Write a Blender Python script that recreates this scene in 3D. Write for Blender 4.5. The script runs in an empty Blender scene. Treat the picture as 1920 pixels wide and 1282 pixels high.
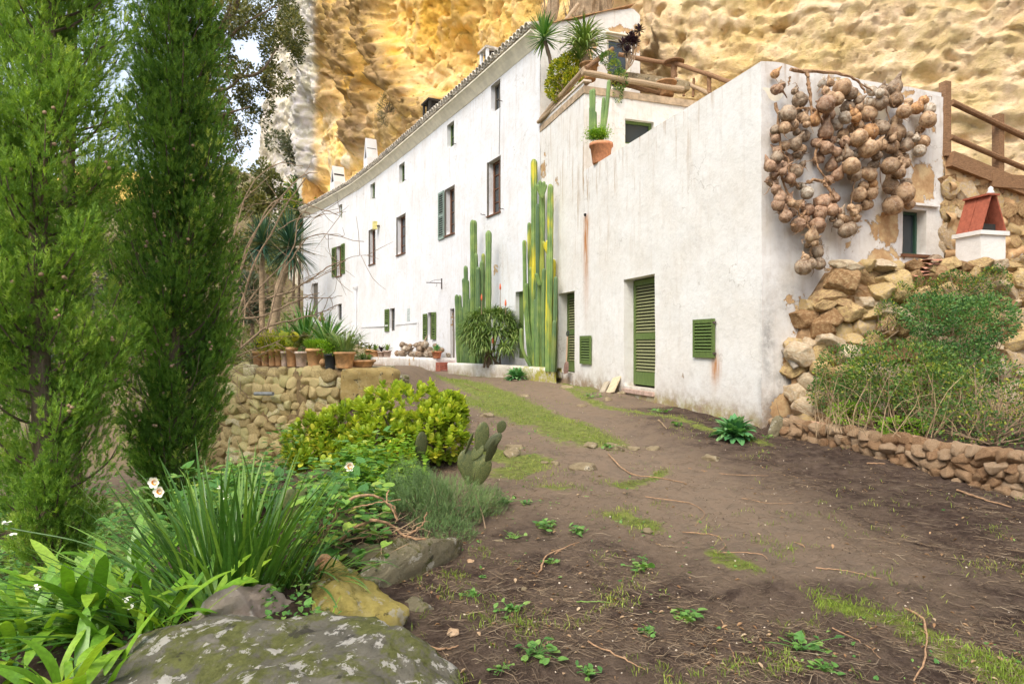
import bpy, math, random
import numpy as np
from mathutils import Vector, Matrix

random.seed(7)
RNG = np.random.default_rng(11)
sc = bpy.context.scene
COL = sc.collection
R = math.radians

# ------------------------------------------------------------------ camera
CAMZ, FPX, HZ = 1.55, 1200.0, 646.0          # eye height, focal length and horizon row (1920 px wide photograph)
cam_d = bpy.data.cameras.new('camera')
cam = bpy.data.objects.new('camera', cam_d)
COL.objects.link(cam)
cam.location = (0, 0, CAMZ)
cam.rotation_euler = (R(90), 0, 0)
cam_d.sensor_width = 36.0
cam_d.lens = 36.0 * FPX / 1920.0
cam_d.shift_y = 5.0 / 1920.0
cam_d.clip_start = 0.05
cam_d.clip_end = 3000.0
sc.camera = cam

# ------------------------------------------------------------------ light
SUN_ELEV, SUN_AZ = 50.0, 208.0               # sun stands behind the camera, to the left
world = bpy.data.worlds.new('World')
sc.world = world
world.use_nodes = True
wn = world.node_tree
wn.nodes.clear()
wo = wn.nodes.new('ShaderNodeOutputWorld')
wb = wn.nodes.new('ShaderNodeBackground')
ws = wn.nodes.new('ShaderNodeTexSky')
ws.sky_type = 'NISHITA'
ws.sun_disc = False
ws.sun_elevation = R(SUN_ELEV)
ws.sun_rotation = R(SUN_AZ)
ws.air_density = 1.0
ws.dust_density = 7.5
ws.ozone_density = 1.0
wb.inputs['Strength'].default_value = 0.15
_tc = wn.nodes.new('ShaderNodeTexCoord')
_nz = wn.nodes.new('ShaderNodeTexNoise')
_nz.inputs['Scale'].default_value = 2.6
_nz.inputs['Detail'].default_value = 8
_nz.inputs['Roughness'].default_value = .6
wn.links.new(_tc.outputs['Generated'], _nz.inputs['Vector'])
_mr = wn.nodes.new('ShaderNodeMapRange')
_mr.interpolation_type = 'SMOOTHSTEP'
_mr.inputs['From Min'].default_value = .34
_mr.inputs['From Max'].default_value = .62
_mr.inputs['To Min'].default_value = .25
_mr.inputs['To Max'].default_value = .92
wn.links.new(_nz.outputs['Fac'], _mr.inputs['Value'])
_mx = wn.nodes.new('ShaderNodeMix')
_mx.data_type = 'RGBA'
_mx.inputs[7].default_value = (4.3, 4.8, 5.6, 1)          # thin bright cloud over the blue
wn.links.new(_mr.outputs[0], _mx.inputs[0])
wn.links.new(ws.outputs[0], _mx.inputs[6])
wn.links.new(_mx.outputs[2], wb.inputs[0])
wn.links.new(wb.outputs[0], wo.inputs[0])
sun_d = bpy.data.lights.new('sun', 'SUN')
sun_d.energy = 1.6
sun_d.angle = R(32)
sun_d.color = (1.0, 0.93, 0.82)
sun = bpy.data.objects.new('sun', sun_d)
COL.objects.link(sun)
sun.location = (-10, -12, 20)
_a = R(SUN_AZ)
_sd = Vector((math.sin(_a) * math.cos(R(SUN_ELEV)), math.cos(_a) * math.cos(R(SUN_ELEV)), math.sin(R(SUN_ELEV))))
sun.rotation_euler = _sd.to_track_quat('Z', 'Y').to_euler()
sc.view_settings.view_transform = 'Standard'
sc.view_settings.look = 'None'
sc.view_settings.gamma = 1.0
sc.view_settings.use_curve_mapping = False
sc.view_settings.exposure = 1.03
sc.render.engine = 'CYCLES'
sc.cycles.use_denoising = True
sc.cycles.max_bounces = 8
sc.cycles.diffuse_bounces = 4
sc.cycles.glossy_bounces = 2
sc.cycles.transmission_bounces = 4
sc.cycles.transparent_max_bounces = 8
sc.cycles.use_adaptive_sampling = True
sc.cycles.adaptive_threshold = 0.02
sc.cycles.caustics_reflective = False
sc.cycles.caustics_refractive = False

# ------------------------------------------------------------------ numpy noise
def _h(ix, iy, iz, seed):
    a = (ix.astype(np.int64) * 374761393 + iy.astype(np.int64) * 668265263 + iz.astype(np.int64) * 2147483647 + seed * 144269504) & 0xffffffff
    a = ((a ^ (a >> 13)) * 1274126177) & 0xffffffff
    a = ((a ^ (a >> 16)) * 2246822519) & 0xffffffff
    return ((a ^ (a >> 15)) & 0xffffff) / float(0xffffff)

def vn(p, seed=0):
    p = np.asarray(p, float)
    i = np.floor(p)
    f = p - i
    f = f * f * (3 - 2 * f)
    x, y, z = i[:, 0], i[:, 1], i[:, 2]
    r = 0
    for dx in (0, 1):
        wx = f[:, 0] if dx else 1 - f[:, 0]
        for dy in (0, 1):
            wy = f[:, 1] if dy else 1 - f[:, 1]
            for dz in (0, 1):
                wz = f[:, 2] if dz else 1 - f[:, 2]
                r = r + wx * wy * wz * _h(x + dx, y + dy, z + dz, seed)
    return r * 2 - 1

def fbm(p, o=4, seed=0, gain=.5):
    p = np.asarray(p, float)
    a, r, t = 1.0, 0, 0
    for k in range(o):
        r = r + a * vn(p * (2.03 ** k) + 17.3 * k, seed + k)
        t += a
        a *= gain
    return r / t * 1.5

def worley(p, seed=0):
    p = np.asarray(p, float)
    i = np.floor(p)
    d1 = np.full(len(p), 9.0)
    d2 = np.full(len(p), 9.0)
    rid = np.zeros(len(p))
    for dx in (-1, 0, 1):
        for dy in (-1, 0, 1):
            for dz in (-1, 0, 1):
                cx, cy, cz = i[:, 0] + dx, i[:, 1] + dy, i[:, 2] + dz
                q = np.stack([cx + _h(cx, cy, cz, seed), cy + _h(cx, cy, cz, seed + 1), cz + _h(cx, cy, cz, seed + 2)], 1)
                d = np.sqrt(((q - p) ** 2).sum(1))
                near = d < d1
                d2 = np.where(near, d1, np.minimum(d2, d))
                rid = np.where(near, _h(cx, cy, cz, seed + 3), rid)
                d1 = np.where(near, d, d1)
    return d1, d2, rid

def sstep(a, b, x):
    t = np.clip((np.asarray(x, float) - a) / (b - a), 0, 1)
    return t * t * (3 - 2 * t)

def P(px, py, d):
    return np.array([(px - 960.0) / FPX * d, d, CAMZ + (HZ - py) / FPX * d])

# ------------------------------------------------------------------ object helpers
def wloc(o):
    v = Vector((0, 0, 0))
    while o is not None:
        v = v + o.location
        o = o.parent
    return v

def mesh_of(name, v, f, mat=None, smooth=False, attrs=None, uv=None):
    v = np.asarray(v, dtype=np.float32).reshape(-1, 3)
    me = bpy.data.meshes.new(name)
    if isinstance(f, np.ndarray):
        n, k = f.shape
        me.vertices.add(len(v))
        me.vertices.foreach_set('co', v.ravel())
        me.loops.add(n * k)
        me.loops.foreach_set('vertex_index', f.ravel().astype(np.int32))
        me.polygons.add(n)
        me.polygons.foreach_set('loop_start', np.arange(0, n * k, k, dtype=np.int32))
        me.polygons.foreach_set('loop_total', np.full(n, k, dtype=np.int32))
        me.update(calc_edges=True)
    else:
        me.from_pydata(v.tolist(), [], [list(map(int, q)) for q in f])
        me.update()
    if smooth:
        me.polygons.foreach_set('use_smooth', np.ones(len(me.polygons), dtype=bool))
    if mat is not None:
        me.materials.append(mat)
    for k, a in (attrs or {}).items():
        a = np.asarray(a, dtype=np.float32)
        if a.ndim == 1:
            at = me.attributes.new(k, 'FLOAT', 'POINT')
            at.data.foreach_set('value', a)
        else:
            at = me.attributes.new(k, 'FLOAT_COLOR', 'POINT')
            if a.shape[1] == 3:
                a = np.concatenate([a, np.ones((len(a), 1), np.float32)], 1)
            at.data.foreach_set('color', a.ravel())
    return me

def mk(name, v, f, mat, parent=None, smooth=False, attrs=None, kind=None, label=None, cat=None, group=None):
    v = np.asarray(v, dtype=float).reshape(-1, 3)
    c = np.array([(v[:, 0].min() + v[:, 0].max()) / 2, (v[:, 1].min() + v[:, 1].max()) / 2, v[:, 2].min()])
    me = mesh_of(name, v - c, f, mat, smooth, attrs)
    o = bpy.data.objects.new(name, me)
    COL.objects.link(o)
    if parent is not None:
        o.parent = parent
        o.location = Vector(c) - wloc(parent)
    else:
        o.location = Vector(c)
    if kind: o['kind'] = kind
    if label: o['label'] = label
    if cat: o['category'] = cat
    if group: o['group'] = group
    return o

def inst(name, me, pos, rot=None, scale=None, parent=None, label=None, cat=None, group=None):
    o = bpy.data.objects.new(name, me)
    COL.objects.link(o)
    m = Matrix.Identity(4)
    rt = np.eye(3) if rot is None else np.asarray(rot, float)
    s = np.ones(3) * (1.0 if scale is None else np.asarray(scale, float))
    rt = rt * s[None, :]
    for i in range(3):
        for j in range(3):
            m[i][j] = rt[i, j]
        m[i][3] = pos[i]
    if parent is not None:
        o.parent = parent
        m = Matrix.Translation(-wloc(parent)) @ m
    o.matrix_local = m
    if label: o['label'] = label
    if cat: o['category'] = cat
    if group: o['group'] = group
    return o

def thing(name, label, cat, loc, group=None):
    o = bpy.data.objects.new(name, None)
    COL.objects.link(o)
    o.empty_display_size = .1
    o.location = Vector([float(q) for q in loc])
    o['label'] = label
    o['category'] = cat
    if group: o['group'] = group
    return o

def label_all(obs, words, where):
    """obs: objects of a kind; words: what each looks like; where: (x, z) used to say which one when looks coincide"""
    by = {}
    for i, w in enumerate(words):
        by.setdefault(w, []).append(i)
    nth = ['leftmost', 'second from the left', 'third from the left', 'fourth from the left', 'fifth from the left', 'sixth from the left', 'seventh from the left', 'eighth from the left', 'ninth from the left', 'tenth from the left']
    for w, idx in by.items():
        if len(idx) == 1:
            obs[idx[0]]['label'] = w
            continue
        idx.sort(key=lambda i: where[i][0])
        for k, i in enumerate(idx):
            t = nth[k] if k < 10 else None
            if k == len(idx) - 1:
                t = 'rightmost'
            elif t is None:
                t = {1: 'second', 2: 'third', 3: 'fourth', 4: 'fifth', 5: 'sixth', 6: 'seventh', 7: 'eighth', 8: 'ninth'}.get(len(idx) - 1 - k, 'tenth') + ' from the right'
            obs[i]['label'] = w + ', ' + t

def frames(d, roll=None, ref=(0, 0, 1)):
    d = np.asarray(d, float)
    d = d / (np.linalg.norm(d, axis=1, keepdims=True) + 1e-9)
    rf = np.tile(np.array(ref, float), (len(d), 1))
    par = np.abs((d * rf).sum(1)) > .995
    rf[par] = (0.9, .1, 0)
    x = np.cross(d, rf)
    x /= np.linalg.norm(x, axis=1, keepdims=True) + 1e-9
    z = np.cross(x, d)
    if roll is not None:
        c, s = np.cos(roll)[:, None], np.sin(roll)[:, None]
        x, z = x * c + z * s, z * c - x * s
    return np.stack([x, d, z], 2)

def place(tv, tf, pos, Rm, scale):
    tv = np.asarray(tv, float)
    tf = np.asarray(tf)
    pos = np.asarray(pos, float)
    n, m = len(pos), len(tv)
    sc_ = np.asarray(scale, float)
    if sc_.ndim == 1:
        sc_ = sc_[:, None]
    vv = np.einsum('nij,nmj->nmi', Rm, tv[None] * sc_[:, None, :]) + pos[:, None, :]
    ff = tf[None] + (np.arange(n) * m)[:, None, None]
    return vv.reshape(-1, 3), ff.reshape(-1, tf.shape[1])

def join(parts):
    vs, fs, o = [], [], 0
    for v, f in parts:
        vs.append(np.asarray(v, float).reshape(-1, 3))
        if isinstance(f, np.ndarray):
            fs.append(f + o)
        else:
            fs.append([[i + o for i in q] for q in f])
        o += len(vs[-1])
    v = np.concatenate(vs)
    if all(isinstance(f, np.ndarray) for f in fs) and len({f.shape[1] for f in fs}) == 1:
        return v, np.concatenate(fs)
    return v, [list(map(int, q)) for f in fs for q in f]

def scatter(parent, part, tmpls, mat, pos, dirs, scale, roll=None, n_ind=0, stuff='foliage', rnd=None, smooth=False, ref=(0, 0, 1)):
    """leaves and the like: the n_ind that show largest become parts, the rest is one part of kind stuff"""
    pos = np.asarray(pos, float)
    n = len(pos)
    if n == 0:
        return
    Rm = frames(dirs, roll, ref)
    scale = np.ones(n) * scale if np.ndim(scale) == 0 else np.asarray(scale, float)
    pick = RNG.integers(0, len(tmpls), n)
    if rnd is None:
        rnd = RNG.random(n)
    d = np.linalg.norm(pos - np.array([0, 0, CAMZ]), axis=1)
    s1 = scale if scale.ndim == 1 else scale.max(1)
    order = np.argsort(d / s1)
    ind = order[:n_ind]
    rest = order[n_ind:]
    if len(ind):
        mes = [mesh_of(part, t[0], t[1], mat, smooth) for t in tmpls]
        for i in ind:
            s = scale[i]
            inst(part, mes[pick[i]], pos[i], Rm[i], (s, s, s) if np.ndim(s) == 0 else s, parent)
    if len(rest):
        parts, rr = [], []
        for k, t in enumerate(tmpls):
            q = rest[pick[rest] == k]
            if len(q):
                parts.append(place(t[0], np.asarray(t[1]), pos[q], Rm[q], scale[q]))
                rr.append(np.repeat(rnd[q], len(t[0])))
        v, f = join(parts)
        return mk(stuff, v, f, mat, parent, smooth, {'rnd': np.concatenate(rr)}, kind='stuff' if parent is not None else None)

def tube(path, rad, n=8, cap=True, bumps=0.0, seed=0):
    path = np.asarray(path, float)
    m = len(path)
    rad = np.ones(m) * rad if np.ndim(rad) == 0 else np.asarray(rad, float)
    t = np.gradient(path, axis=0)
    t /= np.linalg.norm(t, axis=1, keepdims=True) + 1e-9
    a = np.array([0.0, 0, 1]) if abs(t[0][2]) < .9 else np.array([1.0, 0, 0])
    u = np.cross(t[0], a); u /= np.linalg.norm(u)
    vs = []
    for i in range(m):
        u = u - t[i] * (u @ t[i]); u /= np.linalg.norm(u) + 1e-9
        w = np.cross(t[i], u)
        ang = np.arange(n) * 2 * np.pi / n
        rr = rad[i] * (1 + (bumps * RNG.normal(size=n) if bumps else 0))
        vs.append(path[i] + (np.cos(ang) * rr)[:, None] * u + (np.sin(ang) * rr)[:, None] * w)
    v = np.concatenate(vs)
    f = []
    for i in range(m - 1):
        for k in range(n):
            f.append([i * n + k, i * n + (k + 1) % n, (i + 1) * n + (k + 1) % n, (i + 1) * n + k])
    if cap:
        v = np.concatenate([v, path[:1], path[-1:]])
        for k in range(n):
            f.append([len(v) - 2, (k + 1) % n, k, k])
            f.append([len(v) - 1, (m - 1) * n + k, (m - 1) * n + (k + 1) % n, (m - 1) * n + (k + 1) % n])
    f = [q if q[2] != q[3] else q[:3] for q in f]
    return v, f

def spline(pts, n=20):
    pts = np.asarray(pts, float)
    k = len(pts)
    if k < 3:
        return pts[0] + (pts[-1] - pts[0]) * np.linspace(0, 1, n)[:, None]
    q = np.vstack([2 * pts[0] - pts[1], pts, 2 * pts[-1] - pts[-2]])
    out = []
    for s in np.linspace(0, k - 1 - 1e-6, n):
        i = int(s); t = s - i
        a, b, c, d = q[i], q[i + 1], q[i + 2], q[i + 3]
        out.append(.5 * ((2 * b) + (-a + c) * t + (2 * a - 5 * b + 4 * c - d) * t * t + (-a + 3 * b - 3 * c + d) * t ** 3))
    return np.array(out)

def box(c, s, rz=0.0, bev=0.0):
    """box with optional chamfer; c = centre, s = full size"""
    c = np.asarray(c, float); h = np.asarray(s, float) / 2
    if bev <= 0:
        v = np.array([[x, y, z] for x in (-1, 1) for y in (-1, 1) for z in (-1, 1)]) * h
        f = [[0, 1, 3, 2], [4, 6, 7, 5], [0, 4, 5, 1], [2, 3, 7, 6], [0, 2, 6, 4], [1, 5, 7, 3]]
    else:
        b = bev
        x, y = h[0], h[1]
        ring = [(-x, -y + b), (-x, y - b), (-x + b, y), (x - b, y), (x, y - b), (x, -y + b), (x - b, -y), (-x + b, -y)]
        inn = [(-x + b, -y + b), (-x + b, y - b), (-x + b, y - b), (x - b, y - b), (x - b, y - b), (x - b, -y + b), (x - b, -y + b), (-x + b, -y + b)]
        v = [(*q, -h[2]) for q in inn] + [(*q, -h[2] + b) for q in ring] + [(*q, h[2] - b) for q in ring] + [(*q, h[2]) for q in inn]
        v = np.array(v)
        f = [[0, 1, 2, 3, 4, 5, 6, 7], list(range(31, 23, -1))]
        for L in (0, 8, 16):
            for k in range(8):
                f.append([L + k, L + 8 + k, L + 8 + (k + 1) % 8, L + (k + 1) % 8])
    cr, sr = math.cos(rz), math.sin(rz)
    v = np.stack([v[:, 0] * cr - v[:, 1] * sr, v[:, 0] * sr + v[:, 1] * cr, v[:, 2]], 1) + c
    return v, f

def obox(o, u, w, n, su, sw, sn):
    """box from corner o along unit vectors u, w, n with sizes"""
    o, u, w, n = (np.asarray(q, float) for q in (o, u, w, n))
    v = np.array([o + u * su * a + w * sw * b + n * sn * c for a in (0, 1) for b in (0, 1) for c in (0, 1)])
    return v, [[0, 1, 3, 2], [4, 6, 7, 5], [0, 4, 5, 1], [2, 3, 7, 6], [0, 2, 6, 4], [1, 5, 7, 3]]

def lathe(prof, n=20, c=(0, 0, 0), wob=0.0):
    prof = np.asarray(prof, float)
    ang = np.arange(n) * 2 * np.pi / n
    w = 1 + wob * np.sin(ang * 2 + 1)
    v = np.concatenate([np.stack([r * np.cos(ang) * w, r * np.sin(ang) * w, np.full(n, z)], 1) for r, z in prof]) + np.asarray(c, float)
    f = []
    for i in range(len(prof) - 1):
        for k in range(n):
            f.append([i * n + k, i * n + (k + 1) % n, (i + 1) * n + (k + 1) % n, (i + 1) * n + k])
    return v, np.array(f)

_ico = {}
def ico(n):
    if n not in _ico:
        import bmesh
        bm = bmesh.new()
        bmesh.ops.create_icosphere(bm, subdivisions=n, radius=1.0)
        v = np.array([q.co[:] for q in bm.verts]); f = np.array([[w.index for w in q.verts] for q in bm.faces])
        bm.free()
        _ico[n] = (v, f)
    return _ico[n]

def hewn_mesh(n, seed, fine=.0):
    """angular broken stone: a ball cut by hard planes"""
    v, f = ico(n)
    v = v.copy() * 1.15
    rs = np.random.default_rng(seed)
    ds = rs.normal(size=(13, 3)); ds /= np.linalg.norm(ds, axis=1, keepdims=True)
    ds = np.concatenate([ds, [[0, -1, 0], [0, 0, 1], [0, 0, -1], [1, 0, 0], [-1, 0, 0]] + rs.normal(size=(5, 3)) * .18])
    ds /= np.linalg.norm(ds, axis=1, keepdims=True)
    for d in ds:
        v = v - d * np.clip(v @ d - rs.uniform(.62, .86), 0, None)[:, None]
    if fine:
        v = v + fine * np.stack([fbm(v * 3.1 + seed, 4, seed + i, .6) for i in range(3)], 1)
    return v, f

def rock_mesh(n, r, seed, rough=.25, cut=.0, freq=1.3, fine=0.03):
    v, f = ico(n)
    v = v.copy()
    rs = np.random.default_rng(seed)
    for _ in range(9 if cut < .1 else 16):               # planar facets knocked off
        d = rs.normal(size=3); d /= np.linalg.norm(d)
        k = rs.uniform(.62, .92) - cut
        e = v @ d - k
        v = v - d * (np.clip(e, 0, None) * (.85 if cut < .1 else .97))[:, None]
    nn = v / np.linalg.norm(v, axis=1, keepdims=True)
    v = v + nn * (rough * fbm(nn * freq + seed, 3, seed))[:, None]
    if n >= 4:
        v = v + nn * (fine * fbm(nn * 7 + seed, 4, seed + 5, .6))[:, None]
        if n >= 6:
            v = v + nn * (fine * .35 * fbm(nn * 26 + seed, 4, seed + 9, .7))[:, None]
            w2, _, _ = worley(nn * 15 + seed, seed + 2)
            v = v - nn * (fine * .5 * sstep(.4, .05, w2))[:, None]
        w1, _, _ = worley(nn * 5 + seed, seed)
        v = v - nn * (fine * 1.2 * sstep(.35, .05, w1))[:, None]
    return v * np.asarray(r, float), f

# ------------------------------------------------------------------ materials
class NT:
    def __init__(s, name, rough=.8, spec=.3):
        s.m = bpy.data.materials.new(name)
        s.m.use_nodes = True
        s.nt = s.m.node_tree
        s.b = s.nt.nodes['Principled BSDF']
        s.out = s.nt.nodes['Material Output']
        s.b.inputs['Roughness'].default_value = rough
        s.b.inputs['Specular IOR Level'].default_value = spec
        s._pos = None
    def put(s, sock, v):
        if isinstance(v, bpy.types.NodeSocket):
            s.nt.links.new(v, sock)
        elif v is not None:
            if sock.type == 'RGBA' and len(v) == 3:
                v = (*v, 1)
            sock.default_value = v
    def node(s, t, ins=None, **kw):
        n = s.nt.nodes.new(t)
        for k, v in kw.items():
            setattr(n, k, v)
        for k, v in (ins or {}).items():
            s.put(n.inputs[k], v)
        return n
    def pos(s):
        if s._pos is None:
            s._pos = s.node('ShaderNodeNewGeometry').outputs['Position']
        return s._pos
    def obj(s):
        return s.node('ShaderNodeTexCoord').outputs['Object']
    def vec(s, v, sc_):
        return s.node('ShaderNodeVectorMath', {0: v, 1: sc_}, operation='MULTIPLY').outputs[0]
    def noise(s, v, scale, det=4, rough=.55, dist=0.0):
        return s.node('ShaderNodeTexNoise', {'Vector': v, 'Scale': scale, 'Detail': det, 'Roughness': rough, 'Distortion': dist}).outputs['Fac']
    def vor(s, v, scale, feature='F1', out='Distance'):
        return s.node('ShaderNodeTexVoronoi', {'Vector': v, 'Scale': scale}, feature=feature).outputs[out]
    def ramp(s, f, a, b, c0=0.0, c1=1.0):
        return s.node('ShaderNodeMapRange', {'Value': f, 'From Min': a, 'From Max': b, 'To Min': c0, 'To Max': c1}, interpolation_type='SMOOTHSTEP').outputs[0]
    def math(s, op, a, b=None, clamp=False):
        return s.node('ShaderNodeMath', {0: a, 1: b} if b is not None else {0: a}, operation=op, use_clamp=clamp).outputs[0]
    def mix(s, f, a, b, mode='MIX'):
        n = s.nt.nodes.new('ShaderNodeMix')
        n.data_type = 'RGBA'
        n.blend_type = mode
        s.put(n.inputs[0], f); s.put(n.inputs[6], a); s.put(n.inputs[7], b)
        return n.outputs[2]
    def attr(s, k, out='Fac'):
        return s.node('ShaderNodeAttribute', attribute_name=k).outputs[out]
    def rnd(s):
        return s.node('ShaderNodeObjectInfo').outputs['Random']
    def colors(s, f, stops):
        n = s.nt.nodes.new('ShaderNodeValToRGB')
        e = n.color_ramp.elements
        while len(e) < len(stops):
            e.new(.5)
        for q, (p, c) in zip(e, stops):
            q.position = p
            q.color = (*c, 1)
        s.put(n.inputs[0], f)
        return n.outputs[0]
    def bump(s, h, strength=.5, dist=.01):
        n = s.node('ShaderNodeBump', {'Height': h, 'Strength': strength, 'Distance': dist})
        if s.b.inputs['Normal'].is_linked:
            s.nt.links.new(s.b.inputs['Normal'].links[0].from_socket, n.inputs['Normal'])
        s.nt.links.new(n.outputs[0], s.b.inputs['Normal'])
    def color(s, c):
        s.put(s.b.inputs['Base Color'], c)
        return s

def simple(name, c, rough=.7, var=.15, scale=8, spec=.3, bump=.0, metal=0.0, objrnd=0.0):
    t = NT(name, rough, spec)
    n = t.noise(t.pos(), scale, 5, .6)
    k = t.ramp(n, .3, .7, 1 - var, 1 + var)
    c2 = t.mix(1.0, c, t.node('ShaderNodeCombineColor', {0: k, 1: k, 2: k}).outputs[0], 'MULTIPLY')
    if objrnd:
        q = t.ramp(t.rnd(), 0, 1, 1 - objrnd, 1 + objrnd)
        c2 = t.mix(1.0, c2, t.node('ShaderNodeCombineColor', {0: q, 1: q, 2: q}).outputs[0], 'MULTIPLY')
    t.color(c2)
    t.b.inputs['Metallic'].default_value = metal
    if bump:
        t.bump(t.noise(t.pos(), scale * 4, 4, .6), bump, .01)
    return t.m

def leaf(name, stops, rough=.45, trans=.35, spec=.35, along=None):
    t = NT(name, rough, spec)
    f = t.math('FRACT', t.math('ADD', t.attr('rnd'), t.rnd()))
    c = t.colors(f, stops)
    n = t.ramp(t.noise(t.pos(), 60, 3), .3, .7, .82, 1.15)
    c = t.mix(1.0, c, t.node('ShaderNodeCombineColor', {0: n, 1: n, 2: n}).outputs[0], 'MULTIPLY')
    t.color(c)
    tr = t.node('ShaderNodeBsdfTranslucent', {'Color': t.mix(1.0, c, (1.25, 1.2, .55), 'MULTIPLY')})
    ms = t.node('ShaderNodeMixShader', {0: trans})
    t.nt.links.new(t.b.outputs[0], ms.inputs[1])
    t.nt.links.new(tr.outputs[0], ms.inputs[2])
    t.nt.links.new(ms.outputs[0], t.out.inputs[0])
    return t.m

def plaster(name='lime_plaster', tint=(.73, .722, .70)):
    t = NT(name, .85, .2)
    p = t.pos()
    base = t.mix(t.ramp(t.noise(p, 1.1, 5, .6), .3, .75), tint, (tint[0] * .93, tint[1] * .90, tint[2] * .86))
    base = t.mix(t.ramp(t.noise(p, 7, 6, .7), .45, .75, 0, .35), base, (.50, .47, .42))
    streak = t.ramp(t.noise(t.vec(p, (5, 5, .45)), 1.6, 6, .65), .50, .72)
    st = t.math('MULTIPLY', streak, t.attr('streak'), True)
    base = t.mix(st, base, (.36, .23, .12))
    spots = t.ramp(t.noise(p, 26, 4, .7), .70, .78, 0, .6)
    base = t.mix(spots, base, (.38, .33, .26))
    dirt = t.math('MULTIPLY', t.ramp(t.noise(p, 3.5, 6, .7), .25, .7, .2, 1.5), t.attr('dirt'), True)
    base = t.mix(dirt, base, (.30, .22, .15))
    moss = t.math('MULTIPLY', t.ramp(t.noise(p, 6, 5, .7), .35, .6), t.attr('moss'), True)
    base = t.mix(moss, base, (.33, .31, .05))
    mould = t.math('MULTIPLY', t.ramp(t.noise(p, 5, 6, .75), .3, .65), t.attr('mould'), True)
    base = t.mix(mould, base, (.16, .15, .14))
    rust = t.math('MULTIPLY', t.ramp(t.noise(t.vec(p, (9, 9, 1.2)), 2, 4), .3, .6, .5, 1.2), t.attr('rust'), True)
    base = t.mix(rust, base, (.42, .17, .04))
    crk = t.node('ShaderNodeTexVoronoi', {'Vector': t.node('ShaderNodeVectorMath', {0: p, 1: t.vec(t.node('ShaderNodeTexNoise', {'Vector': p, 'Scale': 2.5, 'Detail': 6}).outputs['Color'], (.9, .9, .9))}, operation='ADD').outputs[0], 'Scale': .8}, feature='DISTANCE_TO_EDGE').outputs['Distance']
    cm_ = t.math('MULTIPLY', t.ramp(crk, .0, .010, 1, 0), t.ramp(t.noise(p, .9, 3), .52, .62))
    base = t.mix(t.math('MULTIPLY', cm_, .5), base, (.30, .26, .21))
    pn = t.noise(p, 2.3, 10, .70, .4)
    pl = t.math('ADD', t.math('MULTIPLY', t.math('SUBTRACT', pn, .18), 1.55), t.attr('peel'))
    peel = t.ramp(pl, .815, .83)
    under = t.colors(t.noise(p, 5, 6, .7), [(.25, (.30, .17, .08)), (.5, (.48, .31, .16)), (.62, (.60, .45, .25)), (.8, (.36, .20, .10))])
    edge = t.math('SUBTRACT', t.ramp(pl, .785, .815), peel, True)
    base = t.mix(t.math('MULTIPLY', edge, .45), base, (.45, .38, .30))
    base = t.mix(peel, base, under)
    t.color(base)
    t.bump(t.math('MULTIPLY', peel, -1.0), .9, .012)
    t.bump(t.noise(p, 2.6, 7, .66), .55, .04)
    t.bump(t.noise(p, 38, 5, .65), .4, .006)
    return t.m

M = {}
M['plaster'] = plaster()
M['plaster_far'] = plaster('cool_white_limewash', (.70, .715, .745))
M['cream'] = simple('cream_plaster', (.80, .74, .60), .85, .12, 3, bump=.3)
M['green'] = None
def paint(name, c, worn=(.42, .40, .30)):
    t = NT(name, .55, .35)
    p = t.pos()
    c1 = t.mix(t.ramp(t.noise(t.vec(p, (14, 14, 3)), 2.5, 5), .3, .75), c, tuple(q * .72 for q in c))
    c1 = t.mix(t.ramp(t.noise(p, 30, 6, .75), .66, .74, 0, .8), c1, worn)
    t.color(c1)
    t.bump(t.noise(t.vec(p, (40, 40, 4)), 3, 4), .25, .004)
    return t.m
M['green'] = paint('green_painted_wood', (.115, .175, .045))
M['green_slat'] = paint('sun_bleached_green_slats', (.26, .27, .13))
M['teal'] = paint('grey_green_painted_wood', (.26, .34, .29))
M['brown_wood'] = paint('brown_window_wood', (.17, .075, .04), (.28, .2, .14))
M['grey_wood'] = paint('weathered_grey_wood', (.16, .14, .11), (.3, .27, .22))
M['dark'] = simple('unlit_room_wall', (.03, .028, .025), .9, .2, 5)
gl = NT('window_glass', .08, .5); gl.color((.035, .045, .05)); M['glass'] = gl.m
M['iron'] = simple('rusted_iron', (.07, .05, .045), .7, .4, 30, .4)
M['terracotta'] = simple('terracotta', (.46, .20, .10), .8, .22, 14, bump=.25, objrnd=.12)
M['terra_old'] = simple('weathered_terracotta', (.48, .27, .13), .85, .3, 10, bump=.3, objrnd=.2)
M['terra_pale'] = simple('limed_terracotta', (.55, .42, .34), .85, .3, 9, bump=.3)
M['red_tile'] = simple('red_clay_tile', (.33, .095, .055), .75, .18, 20, bump=.2)
M['black_plastic'] = simple('black_plastic', (.035, .04, .045), .5, .2, 10)
M['soil'] = simple('potting_soil', (.06, .04, .025), .95, .4, 40, bump=.5)
M['roof_tile'] = simple('aged_roof_tile', (.62, .56, .48), .85, .35, 6, bump=.3, objrnd=.25)
M['log'] = None
t = NT('weathered_log', .85, .2)
g_ = t.noise(t.vec(t.pos(), (6, 6, 25)), 3, 5, .7)
t.color(t.colors(g_, [(.25, (.11, .06, .035)), (.55, (.26, .15, .08)), (.8, (.38, .25, .15))]))
t.bump(g_, .5, .01)
M['log'] = t.m
t = NT('pale_log', .85, .2)
g_ = t.noise(t.vec(t.pos(), (25, 6, 25)), 2, 5, .7)
t.color(t.colors(g_, [(.25, (.26, .18, .11)), (.55, (.42, .31, .2)), (.8, (.52, .41, .29))]))
t.bump(g_, .5, .01)
M['pale_log'] = t.m
t = NT('tree_bark', .9, .15)
g_ = t.noise(t.vec(t.pos(), (1, 1, .25)), 14, 6, .7)
t.color(t.colors(g_, [(.25, (.06, .045, .03)), (.55, (.15, .11, .075)), (.8, (.27, .21, .15))]))
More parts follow.
